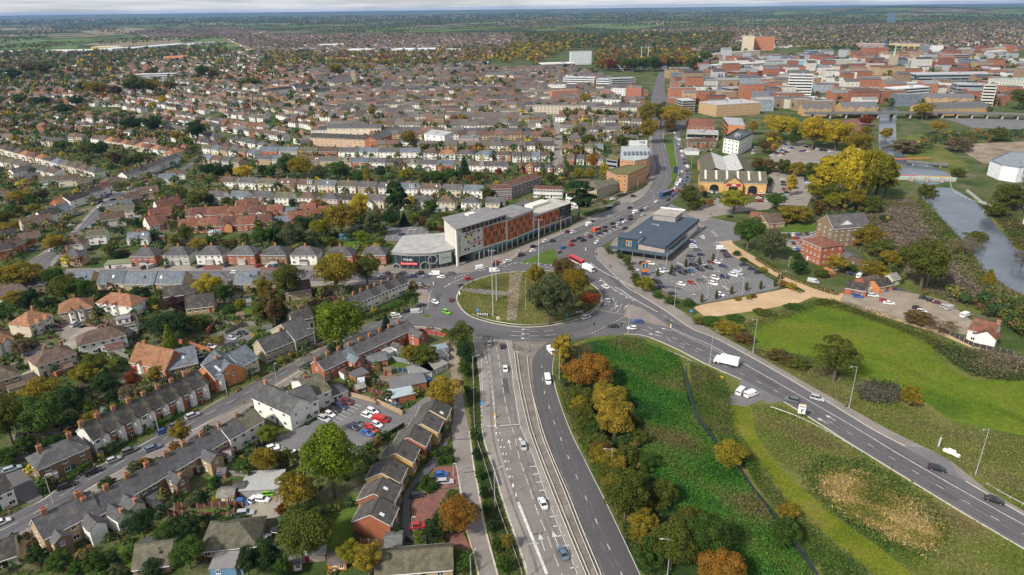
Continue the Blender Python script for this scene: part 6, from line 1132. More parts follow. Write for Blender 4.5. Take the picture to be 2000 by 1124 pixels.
T="""655 972 102 140 oak lg;585 1003 76 86 sparse oo;590 1036 70 56 bush g;606 1094 98 96 oak ol;525 1114 62 62 bush dg;555 1132 34 46 bush g;683 1104 44 46 round yo;722 1124 54 64 tall go;895 1044 76 70 oak om;850 1058 46 52 bush dg;852 893 18 16 bush g;870 888 20 18 bush g;880 905 18 18 bush g;860 908 18 18 bush g;832 945 20 20 bush g;846 955 18 18 bush g;838 965 16 16 bush g;826 955 16 15 bush g;884 985 28 32 bush ol;817 1054 26 16 bush lg;858 1068 24 20 bush yo;776 1052 24 24 bush dg
926 862 18 26 bush g;931 900 18 28 bush dg;938 940 18 28 bush g;946 975 18 28 bush dg;952 1005 20 26 bush g;962 1042 20 30 bush dg;970 1080 22 30 bush g;985 1120 28 36 bush g;990 1078 26 34 sparse oo;897 692 54 66 sparse ol;908 708 32 46 bush dg;908 738 24 38 bush g;912 770 14 20 bush g;868 802 62 64 round go;668 692 94 108 oak lg;655 694 30 30 bush dg;755 644 18 34 cone dg;828 714 56 46 bush ol;802 716 32 42 round oo;847 712 26 30 bush ol;611 618 18 18 bush lg;538 642 46 84 tall br;518 642 38 60 tall ol;552 632 30 50 bush dg
283 1053 48 62 round dg;330 1064 42 46 bush g;366 1054 56 48 bush dg;372 1112 60 62 round g;487 1130 40 64 tall dg;120 1113 46 44 bush g;187 1117 44 42 bush g;222 1105 30 30 bush dg;232 1130 34 32 bush gr;262 1100 36 32 round g;325 1097 28 36 bush g;18 907 44 38 bush g;165 991 48 32 bush br;265 923 30 24 bush gr;284 913 26 22 bush om;343 884 24 24 bush om;358 870 34 46 round oo;215 956 34 26 bush dg;32 1064 24 26 bush g;425 956 22 30 bush dg;398 989 26 36 bush dg;375 990 26 20 bush gr;422 986 16 18 bush ye;478 920 40 26 bush g;520 927 50 56 round oo;560 910 42 38 bush ol;527 864 40 38 bush lg;554 1020 24 40 sparse rd;75 1100 40 36 bush dg;150 1120 30 26 bush g;205 955 26 20 bush ol;440 1040 34 34 bush g;300 1124 40 36 bush dg
25 868 78 100 oak ol;92 858 78 90 round g;85 802 72 64 round oo;145 802 52 56 bush dg;172 758 46 48 round yo;190 737 52 50 round ol;208 768 48 42 bush dg;222 787 26 30 bush dg;252 780 38 32 bush ta;262 754 26 32 bush rd;307 752 28 40 tall go;155 802 20 18 bush lg;175 800 20 18 bush lg;255 796 36 22 bush lg;180 842 44 40 round oo;143 847 40 32 bush dg;225 812 40 28 bush g;285 775 30 20 bush g;110 880 46 36 bush dg;55 885 44 40 bush g;335 665 70 62 round dg;335 684 28 56 cone lg;383 651 38 40 sparse ol;346 609 48 32 round pu;413 586 44 52 round ye;438 593 32 40 tall g;276 599 48 44 bush dg;8 633 46 44 round g;32 604 40 36 round oo;62 602 36 40 bush dg;130 591 52 52 oak ol;170 589 42 48 round g;431 681 26 28 sparse oo;48 689 36 32 bush ta;215 612 26 24 bush g;300 605 24 26 bush ol;395 640 26 28 bush g;450 612 24 20 bush g;470 600 22 18 bush yo
45 567 88 58 oak oo;108 566 46 46 round g;132 586 48 52 round ol;113 498 40 42 round go;367 483 34 46 round ol;388 491 28 26 round go;458 484 18 20 bush br;477 353 36 30 round ye;405 349 28 30 round dg;428 348 30 30 bush dg;447 347 26 28 bush dg;357 399 28 36 sparse ol;388 407 38 34 round ol;471 406 14 16 bush rd;339 371 18 15 bush ye;125 298 30 24 round g;175 309 30 30 round ol;200 309 32 32 round dg;172 321 18 14 bush ol;222 323 24 28 sparse br;236 327 22 26 tall pu;249 331 22 24 round g;274 326 32 28 round ol;245 341 16 14 bush yo;266 331 14 10 bush om;40 399 42 28 round oo;63 399 26 22 bush g;86 394 26 22 round pu;70 414 22 18 bush yo;40 419 18 20 bush om;28 425 26 28 bush g;8 446 44 38 round ol;80 426 22 18 bush oo;51 426 16 14 bush dg;22 461 38 28 round oo;115 425 24 16 bush g;200 415 14 12 bush g;290 430 22 18 bush g;270 445 24 20 bush dg;300 468 26 20 bush g;215 496 26 20 bush ol;228 505 30 18 bush dg;245 500 20 14 bush br;340 480 20 22 bush yo;410 480 24 22 bush g;440 488 20 20 bush br;480 478 22 24 bush g;430 420 22 18 bush g;445 405 24 22 bush ol;410 400 24 24 bush g
668 462 74 66 oak oo;705 438 38 62 tall ye;780 434 46 82 tall dg;803 412 18 32 tall ye;730 464 36 52 tall gr;762 447 36 38 round dg;773 444 18 28 tall ye;790 442 17 30 cone dg;809 444 18 26 tall ol;825 442 18 22 bush br;843 426 26 36 round g;872 448 38 34 round ol;842 450 28 20 bush ol;862 452 12 9 bush rd;574 488 48 54 round gr;514 486 40 44 round g;541 480 36 44 bush dg;595 460 38 40 round dg;625 468 34 42 round yo;590 472 22 20 bush ol;710 482 30 32 round lg;719 490 18 14 bush yo;745 482 22 18 bush ol;908 354 28 52 cone dg;563 350 36 50 round g;590 352 42 46 oak oo;625 355 32 32 round gr;665 354 42 38 round g;718 360 19 34 column oo;745 352 28 28 round dg;701 354 22 22 bush g;792 352 28 24 bush yo;802 342 17 18 bush go;748 367 40 20 bush g;830 360 26 26 bush ol;850 362 28 28 round g;868 360 22 24 bush g;881 354 22 24 round g;916 358 16 17 bush om;935 360 24 25 round ol;975 344 13 17 bush rd;618 407 28 20 bush om;572 407 16 20 bush dg;952 394 28 28 round ol;980 418 15 26 cone dg;660 578 74 86 oak oo;718 562 50 66 round ol;566 588 54 76 round ol;520 592 36 52 round oo;690 440 30 36 round g;650 440 34 36 bush g;650 480 26 18 bush yo;735 488 20 14 bush ye;690 492 22 12 bush g;896 350 18 20 bush g;530 350 24 26 bush g;515 345 22 24 bush dg;900 420 16 14 bush g;915 425 20 18 bush ol
1072 636 86 108 willow gr;1046 562 31 46 round oo;1101 562 42 58 round br;1121 594 54 72 oak oo;1152 603 38 36 sparse rd;1062 556 20 16 bush br;1048 588 22 26 bush ol;1088 600 36 40 bush gr;1060 570 24 30 bush br;1126 560 30 36 round oo;1098 717 42 66 tall go;1131 717 54 54 bare br;1150 762 84 72 oak om;1116 752 32 42 bush yo;1126 792 40 44 bush ol;1150 802 52 48 bush ol;1186 817 68 64 oak go;1200 857 72 70 round go;1140 832 44 48 bush ol;1158 862 42 44 bush g;1166 884 44 42 bush ol;1172 897 46 42 bush br;1192 930 46 50 round oo;1222 914 48 50 bush ol;1220 1014 88 96 oak ol;1290 992 62 62 bush ol;1255 1052 68 60 bush oo;1310 1112 82 92 oak ol;1370 1102 82 96 oak g;1270 1112 62 74 bush g;1405 1152 84 76 oak om;1422 912 62 48 round oo;1530 1064 64 60 bush g;1538 1017 42 38 bush oo;1628 744 90 92 sparse ol;1775 791 42 42 bush oo;1790 630 56 26 bush br;1835 650 64 36 bare br;1240 960 50 44 bush ol;1160 845 40 40 bush ol;1245 870 44 36 bush ol;1265 920 44 40 bush g;1420 1124 60 56 bush g;1345 1040 60 56 bush ol
1134 812 40 44 bush oo;1142 852 36 40 bush ol;1156 802 36 38 bush yo;1170 907 40 42 bush oo;1186 937 44 42 bush ol;1200 962 46 44 bush oo;1220 987 46 46 bush yo;1236 1012 46 46 bush ol;1252 1054 50 52 bush yo;1272 1094 54 56 bush oo;1176 782 40 42 bush yo;1232 834 40 36 bush ol;1252 1002 46 46 bush oo;1210 780 34 28 bush ol;1797 568 92 102 oak ol;1720 502 52 38 bush ol;1738 527 36 38 round oo;1630 535 42 38 round go;1700 544 46 36 round oo;1660 532 24 18 bush g;1560 536 32 32 bush dg;1603 542 30 20 bush ol;1556 507 17 16 bush g;1458 492 54 70 round g;1503 507 60 58 round gr;1605 397 58 94 tall ye;1645 402 64 108 oak ye;1691 400 66 108 oak yo;1622 388 50 84 tall yo;1668 392 56 100 tall ye;1710 388 52 92 tall yo;1590 398 36 50 round yo;1726 394 46 84 tall yo;1620 407 42 48 round ol;1665 412 44 44 round oo;1626 412 38 38 round yo;1700 415 40 36 bush ol;1550 435 72 38 bush oo;1512 412 36 36 round g;1598 422 36 34 bush br;1640 446 44 30 bush ol;1610 447 34 30 bush ta;1690 480 62 48 bush oo;1660 462 40 30 bush ol;1525 274 64 50 round ye;1585 294 54 64 round ye;1631 296 54 60 round ye;1672 308 50 50 round oo;1550 286 28 38 bush g;1650 302 26 26 bush g;1690 248 26 22 round rd;1505 279 19 24 bush om;1492 300 27 26 round br;1470 264 23 27 round go;1530 340 36 30 bush ol;1556 344 36 30 bush oo;1582 347 36 32 bush ol;1480 334 28 28 bush br;1502 337 28 28 bush br;1490 340 30 17 bush dg;1543 384 19 44 tall ye;1502 362 16 17 bush dg;1432 419 52 48 round yo;1342 410 36 48 round ol;1354 412 24 28 bush ol;1366 409 19 24 round yo;1365 387 28 30 bare br;1376 387 13 15 bush dg;1386 403 15 16 bush om;1130 430 74 78 cedar dg;1179 350 19 32 tall ye;1157 332 27 31 round om;1130 350 25 22 bush yo;1152 348 18 20 bush oo;1077 364 22 28 round ol;1022 352 15 12 bush go;1106 352 13 20 tall br;1055 347 16 12 bush go;1040 350 14 12 bush oo
1262 256 36 56 round oo;1265 282 34 50 round oo;1290 250 26 48 round ol;1316 254 56 48 oak go;1306 258 23 28 bush br;1142 207 21 24 round go;1118 241 19 13 bush go;1214 233 16 14 bush go;1147 292 24 30 round ol;1214 294 29 30 round ol;1178 138 20 22 round om;1192 140 22 24 round rd;1206 138 20 22 round br;1220 139 22 24 round ol;1236 141 24 26 round g;1250 139 22 25 round oo;1262 140 24 26 round g;1276 141 24 28 round g;1290 139 22 24 round om;1304 138 24 26 round ol;1318 137 22 24 round om;1332 136 24 25 round go;1345 138 20 22 bush ol;1360 136 22 24 round ol;1378 128 26 28 round ol;192 191 40 32 round oo;228 191 26 24 round br;268 191 44 42 oak ol;300 187 30 30 round oo;335 181 24 22 round br;165 183 22 22 round dg;232 189 20 14 bush yo;125 227 30 23 round dg;160 231 19 14 bush ye;20 231 28 15 bush go;260 259 42 30 round dg;302 263 32 34 round dg;388 277 38 40 round dg;350 281 24 26 round oo;367 283 17 16 bush lg;319 204 17 18 bush ye;297 211 15 12 bush ye;150 209 26 20 round dg;40 206 28 20 round g;85 209 30 20 round dg;397 156 24 27 round g;417 156 20 20 round br;430 127 15 14 bush ye;487 171 38 20 bush ol;300 150 20 18 bush br;60 150 30 26 round br;90 150 34 28 round ol;30 160 28 24 round dg;740 262 22 26 round go;800 290 30 34 round oo;832 282 18 22 round go;905 243 17 19 round go;885 240 16 16 bush om;728 232 14 24 tall oo;700 172 14 15 bush oo;655 150 24 24 round oo;1800 235 34 34 round go;1830 262 30 26 round go;1770 205 24 22 round gr;1765 300 60 30 bush ta;1870 295 56 30 bush ta;1795 225 24 20 bush g;1950 275 40 24 bush ol;1990 215 36 40 round ol;1690 265 24 20 bush oo;1730 272 26 24 bush go;1965 410 52 56 bush ol;1940 425 40 34 bush ol;1880 500 60 48 bare ta;1930 552 26 30 cone oo;1905 475 40 26 bush ol;1995 520 40 40 bare br;1870 345 30 18 bush ol;1808 392 40 34 bush ol"""
for r in T.replace('\n',';').split(';'):
 a=r.split(); tree(*map(float,a[:4]),a[4],a[5])
for i,(x,y) in enumerate([(1284,541),(1311,534),(1339,523),(1365,520),(1392,513),(1370,592),(1399,585),(1428,576),(1457,569),(1485,566),(1513,561)]):tree(x,y,8,20,'column','ol' if i % 3 else 'g','in the supermarket car park')
for x,y,w,h,c in [(1211,506,16,14,'g'),(1225,520,18,24,'ol'),(1232,530,16,12,'br'),(1240,552,20,22,'ol'),(1262,570,30,34,'yo'),(1246,560,22,20,'ol'),(1284,582,22,14,'g'),(1310,592,30,14,'g'),(1345,598,26,16,'g'),(1190,497,14,18,'g'),(1462,585,12,9,'go'),(1470,582,14,9,'br'),(1440,587,14,8,'oo'),(1545,564,26,12,'go'),(1530,560,22,12,'om'),(1490,532,16,12,'yo'),(1438,500,16,12,'g'),(1452,512,14,10,'g'),(1524,545,12,10,'br'),(1490,613,40,9,'ol'),(1435,624,40,10,'g'),(1372,632,34,14,'ol'),(1550,602,36,9,'g'),(1610,592,30,9,'ol'),(1420,650,50,26,'oo'),(1390,635,40,20,'g'),(1455,668,40,18,'br'),(1520,702,50,20,'br'),(1560,718,46,20,'ol')]:
 tree(x,y,w,h,'bush',c,'around the supermarket car park' if y<592 else 'on the bank below the gravel yard')
# --- hedges
def hedge(pts,w,h,c='g',place=''):
 P=resample(spline(W2(pts),4) if len(pts)>2 else W2(pts),.6); Q=[]; Nn=[]
 for i in range(len(P)-1):
  d=(P[i+1]-P[i]).normalized(); n=Vector((-d.y,d.x))
  for k in range(int(9*(h+w))):
   u=rnd.uniform(-1,1); z=rnd.uniform(.1,1)
   if rnd.random()<.45:q=P[i]+n*u*w/2; zz=h*rnd.uniform(.9,1.06); nn=(0,0,1)
   else:s=1 if u>0 else-1; q=P[i]+n*s*w/2*rnd.uniform(.85,1.1); zz=h*z; nn=(n.x*s,n.y*s,.2)
   q=q+d*rnd.uniform(-.4,.4); Q.append((q.x,q.y,zz)); Nn.append(nn)
 Q=np.array(Q); V,F=leaf_quads(Q,np.array(Nn),NR.uniform(.25,.55,len(Q)),.8,.45)
 c0=Q.mean(0); c0[2]=0; mp=P[len(P) // 2]
 me=bpy.data.meshes.new('hedge'); me.from_pydata((V-c0).tolist(),[],F.tolist()); me.materials.append(LEAF); o=put('hedge',me,None,vary(TC_[c][0]),tuple(c0)); x,y=PX(c0)
 tag(o,f"{'clipped' if w < 2.2 else 'broad'} {TC_[c][1]} hedge",'hedge',place or nearest_place(x,y),'hedges',Vector(c0))
for p,w,h,c in [([(712,626),(735,616),(760,606)],2,1.8,'g'),([(758,610),(790,594)],2.6,2.2,'g'),([(784,590),(812,576)],3,2.6,'dg'),([(80,966),(126,945)],2.2,1.8,'dg'),([(134,942),(183,905)],2,1.7,'g'),([(212,890),(248,866)],3,2.4,'dg'),([(305,838),(345,820)],2.4,2.2,'g'),([(0,1080),(30,1060)],2.2,1.6,'g'),([(592,726),(612,712)],2.2,1.6,'dg'),([(622,708),(650,694)],2,1.5,'g'),([(540,712),(585,690)],3,1.0,'ol'),([(1142,424),(1180,413),(1209,398)],2.4,2.0,'g'),([(1215,385),(1245,372),(1262,360)],2,1.6,'ol'),
     ([(892,1128),(905,1086)],3.5,2.4,'g'),([(912,1124),(917,1092)],2,2.4,'g'),([(710,885),(765,850)],3,1.6,'g'),([(1448,508),(1500,540),(1570,575)],2.4,1.3,'g'),([(1480,508),(1530,538),(1600,566),(1640,578)],2.5,1.4,'ol'),([(390,1022),(480,1018)],2,1.6,'dg'),([(1620,590),(1700,622),(1780,652),(1850,680)],2.6,1.2,'ol'),([(460,505),(500,503)],1.8,1.4,'g'),([(70,460),(95,452)],1.6,1.2,'g'),([(128,448),(140,440)],1.6,1.2,'g'),([(620,500),(640,470),(660,462)],2,1.6,'dg')]:hedge(p,w,h,c)
# --- ground cover that nobody could count
def pts_in(poly,n):
 W_=[tuple(p) for p in W2(poly)] if not isinstance(poly[0],Vector) else [tuple(p) for p in poly]; A=np.array(W_); lo,hi=A.min(0),A.max(0); out=np.zeros((0,2)); k=0
 while len(out)<n and k<30:
  q=NR.uniform(lo,hi,(n*2,2)); out=np.concatenate([out,q[inpoly(q[:,0],q[:,1],W_)]]); k += 1
 return out[:n]
def lumps(xy,s,seed=0):
 x,y=xy[:,0]/s,xy[:,1]/s
 return (np.sin(x*1.3+1.7*np.sin(y*.9+seed))+np.sin(y*1.7+1.3*np.sin(x*1.1+2*seed))+.6*np.sin(2.7*x+3.1*y+seed))/2.6
DITCH=np.array([tuple(p) for p in resample(spline(W2([(1339,715),(1345,769),(1361,813),(1388,853),(1401,868),(1444,913),(1472,957),(1505,998),(1560,1072),(1597,1123)]),4),1.0)])
def cover(name,poly,n,size,hfun,pal,spread=.6,asp=.75,up=(0,0,1),clear=False,pat=9.):
 q=pts_in(poly,n); q=q+NR.normal(0,.25 if name in ('verge_growth','island_growth','meadow_tufts','mown_tufts') else 1.3,q.shape)
 if clear:q=q[~blocked(q,0.5)]
 if 'bramble' in name:q=q[(np.hypot(q[:,None,0]-DITCH[None,:,0],q[:,None,1]-DITCH[None,:,1]).min(1)>1.25)]
 l=lumps(q,7.,1.); z=hfun(q,l) ; S=NR.uniform(size*.6,size*1.4,len(q)); V,F=leaf_quads(np.column_stack([q,z]),np.tile(np.array(up,float),(len(q),1)),S,asp,spread)
 P=np.array(pal); sel=np.clip(((lumps(q,pat,4.)*.5+.5)*len(P)+NR.normal(0,.7,len(q))).astype(int),0,len(P)-1)
 return kind(npmesh(name,V,F,LEAFT,P[sel]*NR.uniform(.75,1.25,(len(q),1))),'stuff')
def blocked(q,pad=0.):
 b=np.zeros(len(q),bool)
 for poly in AVOID:
  A=np.array(poly); lo,hi=A.min(0),A.max(0); m=(q[:,0]>lo[0]) & (q[:,0]<hi[0]) & (q[:,1]>lo[1]) & (q[:,1]<hi[1])
  if m.any():b[m] |= inpoly(q[m,0],q[m,1],poly)
 Fp=np.array(FOOT)
 for i in range(0,len(q),4000):
  d=np.hypot(q[i:i+4000,None,0]-Fp[None,:,0],q[i:i+4000,None,1]-Fp[None,:,1]); b[i:i+4000] |= (d<Fp[None,:,2]*.8+pad).any(1)
 return b
BR=[(1160,672),(1240,664),(1318,702),(1330,722),(1338,760),(1358,812),(1395,868),(1438,916),(1470,962),(1505,1004),(1560,1075),(1590,1128),(1440,1128),(1330,1000),(1240,880),(1200,790)]
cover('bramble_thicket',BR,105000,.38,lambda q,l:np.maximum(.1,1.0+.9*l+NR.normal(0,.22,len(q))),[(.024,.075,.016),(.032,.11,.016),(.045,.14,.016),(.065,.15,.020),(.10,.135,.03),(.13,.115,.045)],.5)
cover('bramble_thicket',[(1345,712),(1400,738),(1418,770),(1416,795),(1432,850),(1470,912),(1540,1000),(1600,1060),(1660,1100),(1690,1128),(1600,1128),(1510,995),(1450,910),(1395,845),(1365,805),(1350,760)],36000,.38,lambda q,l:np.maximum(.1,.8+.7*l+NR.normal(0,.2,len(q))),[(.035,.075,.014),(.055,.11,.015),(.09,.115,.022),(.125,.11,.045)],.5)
REEDP=[(.07,.095,.02),(.13,.135,.028),(.22,.18,.05),(.32,.235,.085),(.38,.28,.13),(.24,.19,.07)]
for pl_,n_ in (([(1612,948),(1645,930),(1705,962),(1760,1002),(1808,1028),(1830,1050),(1802,1066),(1750,1054),(1700,1024),(1640,985),(1615,965)],26000),([(1598,945),(1640,912),(1725,940),(1790,985),(1836,1022),(1846,1052),(1805,1076),(1742,1062),(1690,1030),(1630,992)],4000)):
 cover('reed_bed',pl_,n_,.72,lambda q,l:np.maximum(.15,.75+.55*l+NR.normal(0,.3,len(q))),REEDP,.45,.3,(.25,-.7,.6),pat=5.)
cover('weed_thicket',[(1575,925),(1600,900),(1680,900),(1760,945),(1830,1000),(1850,1050),(1810,1085),(1740,1072),(1660,1022),(1590,965)],15000,.6,lambda q,l:np.maximum(.05,.5+.5*l+NR.normal(0,.15,len(q))),[(.055,.10,.018),(.085,.12,.022),(.125,.125,.04)],.6)
cover('weed_thicket',[(1822,676),(1850,700),(1900,735),(2010,745),(2040,720),(1940,690),(1870,680)],7000,.7,lambda q,l:np.maximum(.05,.9+.7*l+NR.normal(0,.15,len(q))),[(.04,.065,.018),(.07,.085,.025),(.12,.10,.06),(.15,.12,.09)],.6)
cover('weed_thicket',[(1682,760),(1700,748),(1745,755),(1760,780),(1720,790),(1685,780)],2600,.6,lambda q,l:np.maximum(.05,1.3+.7*l),[(.05,.06,.03),(.10,.085,.07),(.14,.115,.10)],.6)
cover('marsh_growth',[(1650,470),(1690,405),(1780,385),(1850,450),(1900,520),(1990,590),(2010,640),(1900,600),(1850,590),(1760,540),(1700,500)],26000,.75,lambda q,l:np.maximum(.05,.6+.5*l+NR.normal(0,.2,len(q))),[(.09,.10,.03),(.15,.115,.075),(.18,.135,.11),(.20,.155,.135),(.07,.09,.022)],.6)
cover('bank_growth',[(1790,390),(1812,404),(1845,440),(1885,483),(1925,540),(1960,562),(2010,592),(1990,615),(1930,575),(1880,520),(1840,470),(1800,420)],9000,.8,lambda q,l:np.maximum(.05,.9+.6*l+NR.normal(0,.2,len(q))),[(.06,.10,.02),(.10,.12,.025),(.13,.115,.05)],.6)
cover('bank_growth',[(1915,404),(1945,428),(1965,455),(1985,486),(2020,500),(2050,540),(2060,480),(1990,430),(1960,410)],6000,.8,lambda q,l:np.maximum(.05,.8+.6*l+NR.normal(0,.2,len(q))),[(.05,.075,.02),(.09,.085,.03),(.12,.09,.04)],.6)
cover('rough_tufts',[(1225,600),(1290,592),(1350,617),(1390,648),(1480,690),(1560,722),(1640,745),(1700,762),(1800,800),(1860,830),(2040,870),(2040,1010),(1930,958),(1850,893),(1735,838),(1640,784),(1500,705),(1382,640),(1300,590)],26000,.42,lambda q,l:np.maximum(.03,.16+.16*l+NR.normal(0,.08,len(q))),[(.085,.125,.020),(.12,.155,.024),(.16,.165,.04),(.20,.175,.07),(.14,.12,.06)],.4,.5,clear=True)
cover('rough_tufts',[(1480,800),(1530,795),(1600,840),(1700,905),(1800,965),(2040,1105),(2040,1130),(1790,1130),(1720,1070),(1860,1080),(1840,1000),(1700,905),(1600,895),(1570,925),(1520,905),(1470,845)],20000,.42,lambda q,l:np.maximum(.03,.18+.17*l+NR.normal(0,.08,len(q))),[(.085,.13,.020),(.115,.155,.024),(.155,.165,.04),(.19,.17,.065),(.14,.11,.055)],.4,.5,clear=True)
cover('mown_tufts',[(1423,796),(1432,843),(1442,858),(1464,890),(1502,928),(1552,990),(1614,1043),(1675,1091),(1722,1130),(1788,1130),(1723,1075),(1648,1023),(1573,963),(1523,915),(1494,880),(1472,843),(1464,796)],9000,.3,lambda q,l:np.maximum(.02,.05+.05*l),[(.08,.13,.010),(.12,.155,.012),(.15,.16,.02),(.17,.15,.05)],.6,.5,pat=6.)
cover('verge_growth',[(1085,735),(1100,700),(1125,690),(1180,800),(1230,880),(1260,960),(1300,1128),(1262,1128),(1212,1030),(1182,968),(1150,905),(1120,843),(1096,780)],12000,.5,lambda q,l:np.maximum(.03,.3+.3*l),[(.05,.08,.015),(.07,.10,.02),(.10,.10,.03),(.13,.10,.045)],.7,.6)
cover('verge_growth',[(905,700),(930,700),(938,780),(940,850),(960,925),(985,1000),(1012,1080),(1028,1128),(985,1128),(955,1030),(938,950),(925,860),(912,780)],9000,.45,lambda q,l:np.maximum(.03,.3+.3*l),[(.035,.065,.015),(.055,.085,.018),(.09,.09,.03)],.7,.6)
cover('island_growth',ISL,9000,.45,lambda q,l:.24+np.maximum(.02,.2+.2*l),[(.06,.08,.018),(.09,.10,.024),(.13,.12,.04),(.10,.075,.035)],.7,.55)
cover('field_edge_growth',[(1440,640),(1475,625),(1540,604),(1600,585),(1650,592),(1740,620),(1820,655),(1850,672),(1870,690),(1830,682),(1800,664),(1730,634),(1640,604),(1600,598),(1540,618),(1475,640),(1455,660),(1490,686),(1580,698),(1650,730),(1640,745),(1560,722),(1470,690)],9000,.5,lambda q,l:np.maximum(.05,.35+.3*l+NR.normal(0,.1,len(q))),[(.065,.095,.020),(.10,.12,.028),(.14,.13,.05),(.16,.13,.08)],.5)
cover('meadow_tufts',[(1540,614),(1600,640),(1700,688),(1830,744),(1960,800),(2030,826),(2030,838),(1955,808),(1825,752),(1695,696),(1590,646),(1530,618)],3200,.34,lambda q,l:np.maximum(.02,.05+.05*l),[(.035,.085,.010),(.05,.10,.012),(.07,.12,.014)],.5,.5)
cover('meadow_tufts',[(1830,640),(1860,700),(1830,720),(1760,690),(1600,620),(1640,600),(1760,640)],3000,.3,lambda q,l:np.maximum(.02,.05+.05*l),[(.15,.15,.03),(.17,.15,.05),(.12,.15,.02)],.6,.5)
# garden planting between the houses
GARD=[[(-30,1128),(-30,560),(880,560),(870,640),(700,690),(880,800),(880,1128)],[(-30,530),(-30,285),(1000,285),(1000,430),(760,520),(480,520)],[(1000,440),(1000,285),(1270,240),(1270,340),(1180,400)]]
GP=[(.024,.055,.016),(.036,.085,.018),(.055,.105,.02),(.075,.12,.02),(.085,.085,.025),(.11,.09,.035),(.15,.12,.03),(.12,.06,.03)]
def tufts(name,polys,ns,rr_,leaves,size):
 C=np.concatenate([pts_in(p,n) for p,n in zip(polys,ns)]); C=C[~blocked(C,1.0)]; R_=NR.uniform(*rr_,len(C)); k=leaves
 d=NR.normal(0,1,(len(C),k,3)); d /= np.linalg.norm(d,axis=2)[...,None]; d[...,2]=np.abs(d[...,2]); cl=np.array(GP)[NR.integers(0,len(GP),len(C))]
 P=np.concatenate([C,np.zeros((len(C),1))],1)[:,None]+d*R_[:,None,None]*np.array([1,1,1.1]); n=len(C)*k
 V,F=leaf_quads(P.reshape(-1,3),d.reshape(-1,3),NR.uniform(size*.6,size*1.4,n),.8,.45); kind(npmesh(name,V,F,LEAFT,np.repeat(cl,k,0)*NR.uniform(.75,1.25,(n,1))),'stuff')
tufts('garden_undergrowth',GARD,(2300,1700,600),(.45,1.7),32,.66)
cover('meadow_tufts',[(1448,655),(1470,637),(1540,615),(1600,595),(1645,602),(1735,632),(1812,664),(1822,692),(1845,716),(1900,746),(2020,756),(2060,850),(1935,835),(1850,812),(1790,772),(1700,739),(1640,723),(1575,691),(1490,681),(1455,668)],26000,.38,lambda q,l:np.maximum(.02,.06+.06*l),[(.055,.11,.010),(.085,.14,.012),(.12,.155,.018),(.15,.145,.04)],.6,.5,pat=14.)
# ------------------------------------------------------------------ the town beyond: what is past the limits is joined
NR=np.random.default_rng(77)
FAR=[]
def district(poly,d0,d1,sp=(38,23),unit=(7,13),semi=.5,fill=.9,pal=0,n_tree=0,D=(8,9.5),e=(4.8,5.6),avoid=True):
 P=[tuple(G(*p).to_2d()) for p in poly]; A=np.array(P); dv=G(*d1).to_2d()-G(*d0).to_2d(); a=math.atan2(dv.y,dv.x); c,s=math.cos(a),math.sin(a)
 U=A[:,0]*c+A[:,1]*s; Vv=-A[:,0]*s+A[:,1]*c; v=Vv.min(); k=0; L=[]
 while v<Vv.max():
  u=U.min(); is_semi=NR.random()<semi
  base=NR.integers(0,8)
  while u<U.max():
   l=NR.uniform(*unit) if not is_semi else NR.uniform(10,13)
   if NR.random()<.05:u += 14
   L.append((u+l/2,v+NR.normal(0,.8),l,is_semi,base)); u += l+(NR.uniform(1.5,4) if is_semi else 0)
  v += sp[k % 2]; k += 1
 L=np.array(L,float); X=L[:,0]*c-L[:,1]*s; Y=L[:,0]*s+L[:,1]*c
 ok=inpoly(X,Y,P) & (NR.random(len(X))<fill)
 if avoid:q=np.column_stack([X,Y]); ok[ok] &= ~blocked(q[ok],5.0)
 n=ok.sum(); L=L[ok]; X=X[ok]; Y=Y[ok]
 FAR.append((X,Y,np.full(n,a)+NR.normal(0,.03,n),L[:,2],NR.uniform(*D,n),NR.uniform(*e,n),L[:,3]>.5,L[:,4].astype(int),np.full(n,pal)))
 if n_tree:
  q=pts_in(poly,n_tree)
  if len(FAR):near=np.column_stack([X,Y])
  q=q[~blocked(q,2.0)]; FTREES.append((q,NR.uniform(5,11,len(q))))
FTREES=[]
district([(-40,292),(-40,225),(120,215),(330,240),(330,300),(200,282)],(0,250),(250,268),n_tree=519,semi=.6)
district([(-40,225),(-40,165),(230,150),(240,215),(120,215)],(0,200),(250,205),n_tree=519,semi=.7,fill=.75)
district([(330,300),(330,240),(240,215),(240,150),(600,130),(640,215),(620,245),(590,300)],(330,215),(520,243),n_tree=643,semi=.35)
district([(590,300),(620,245),(640,215),(600,130),(950,125),(1040,200),(1075,240),(1075,310),(990,305),(780,300)],(640,228),(1000,230),n_tree=569,semi=.2,pal=1,sp=(34,21))
district([(1095,318),(1095,225),(1230,228),(1262,250),(1262,280),(1180,290)],(1100,270),(1200,272),n_tree=86,semi=.3,pal=1,sp=(34,21))
district([(1040,215),(950,140),(1110,130),(1260,180),(1255,225)],(1040,190),(1200,190),n_tree=111,semi=.1,pal=1,sp=(34,20))
district([(-40,165),(-40,108),(400,100),(620,108),(600,130),(240,150)],(0,130),(400,125),n_tree=1237,semi=.8,fill=.5)
district([(520,118),(430,70),(1000,66),(1000,110),(700,118)],(500,90),(1000,88),n_tree=825,semi=.5,fill=.7,pal=2,sp=(40,30))
district([(1000,100),(1000,66),(1060,70),(1060,98)],(1000,90),(1060,90),n_tree=247,semi=.5,fill=.8,pal=2)
district([(1210,100),(1230,60),(1480,52),(1460,95),(1380,100)],(1200,80),(1450,76),n_tree=990,semi=.6,fill=.55,pal=2,sp=(40,30))
district([(1500,95),(1480,55),(2060,36),(2060,105),(1800,92)],(1500,75),(2000,66),n_tree=3465,semi=.6,fill=.6,pal=2,sp=(42,30))
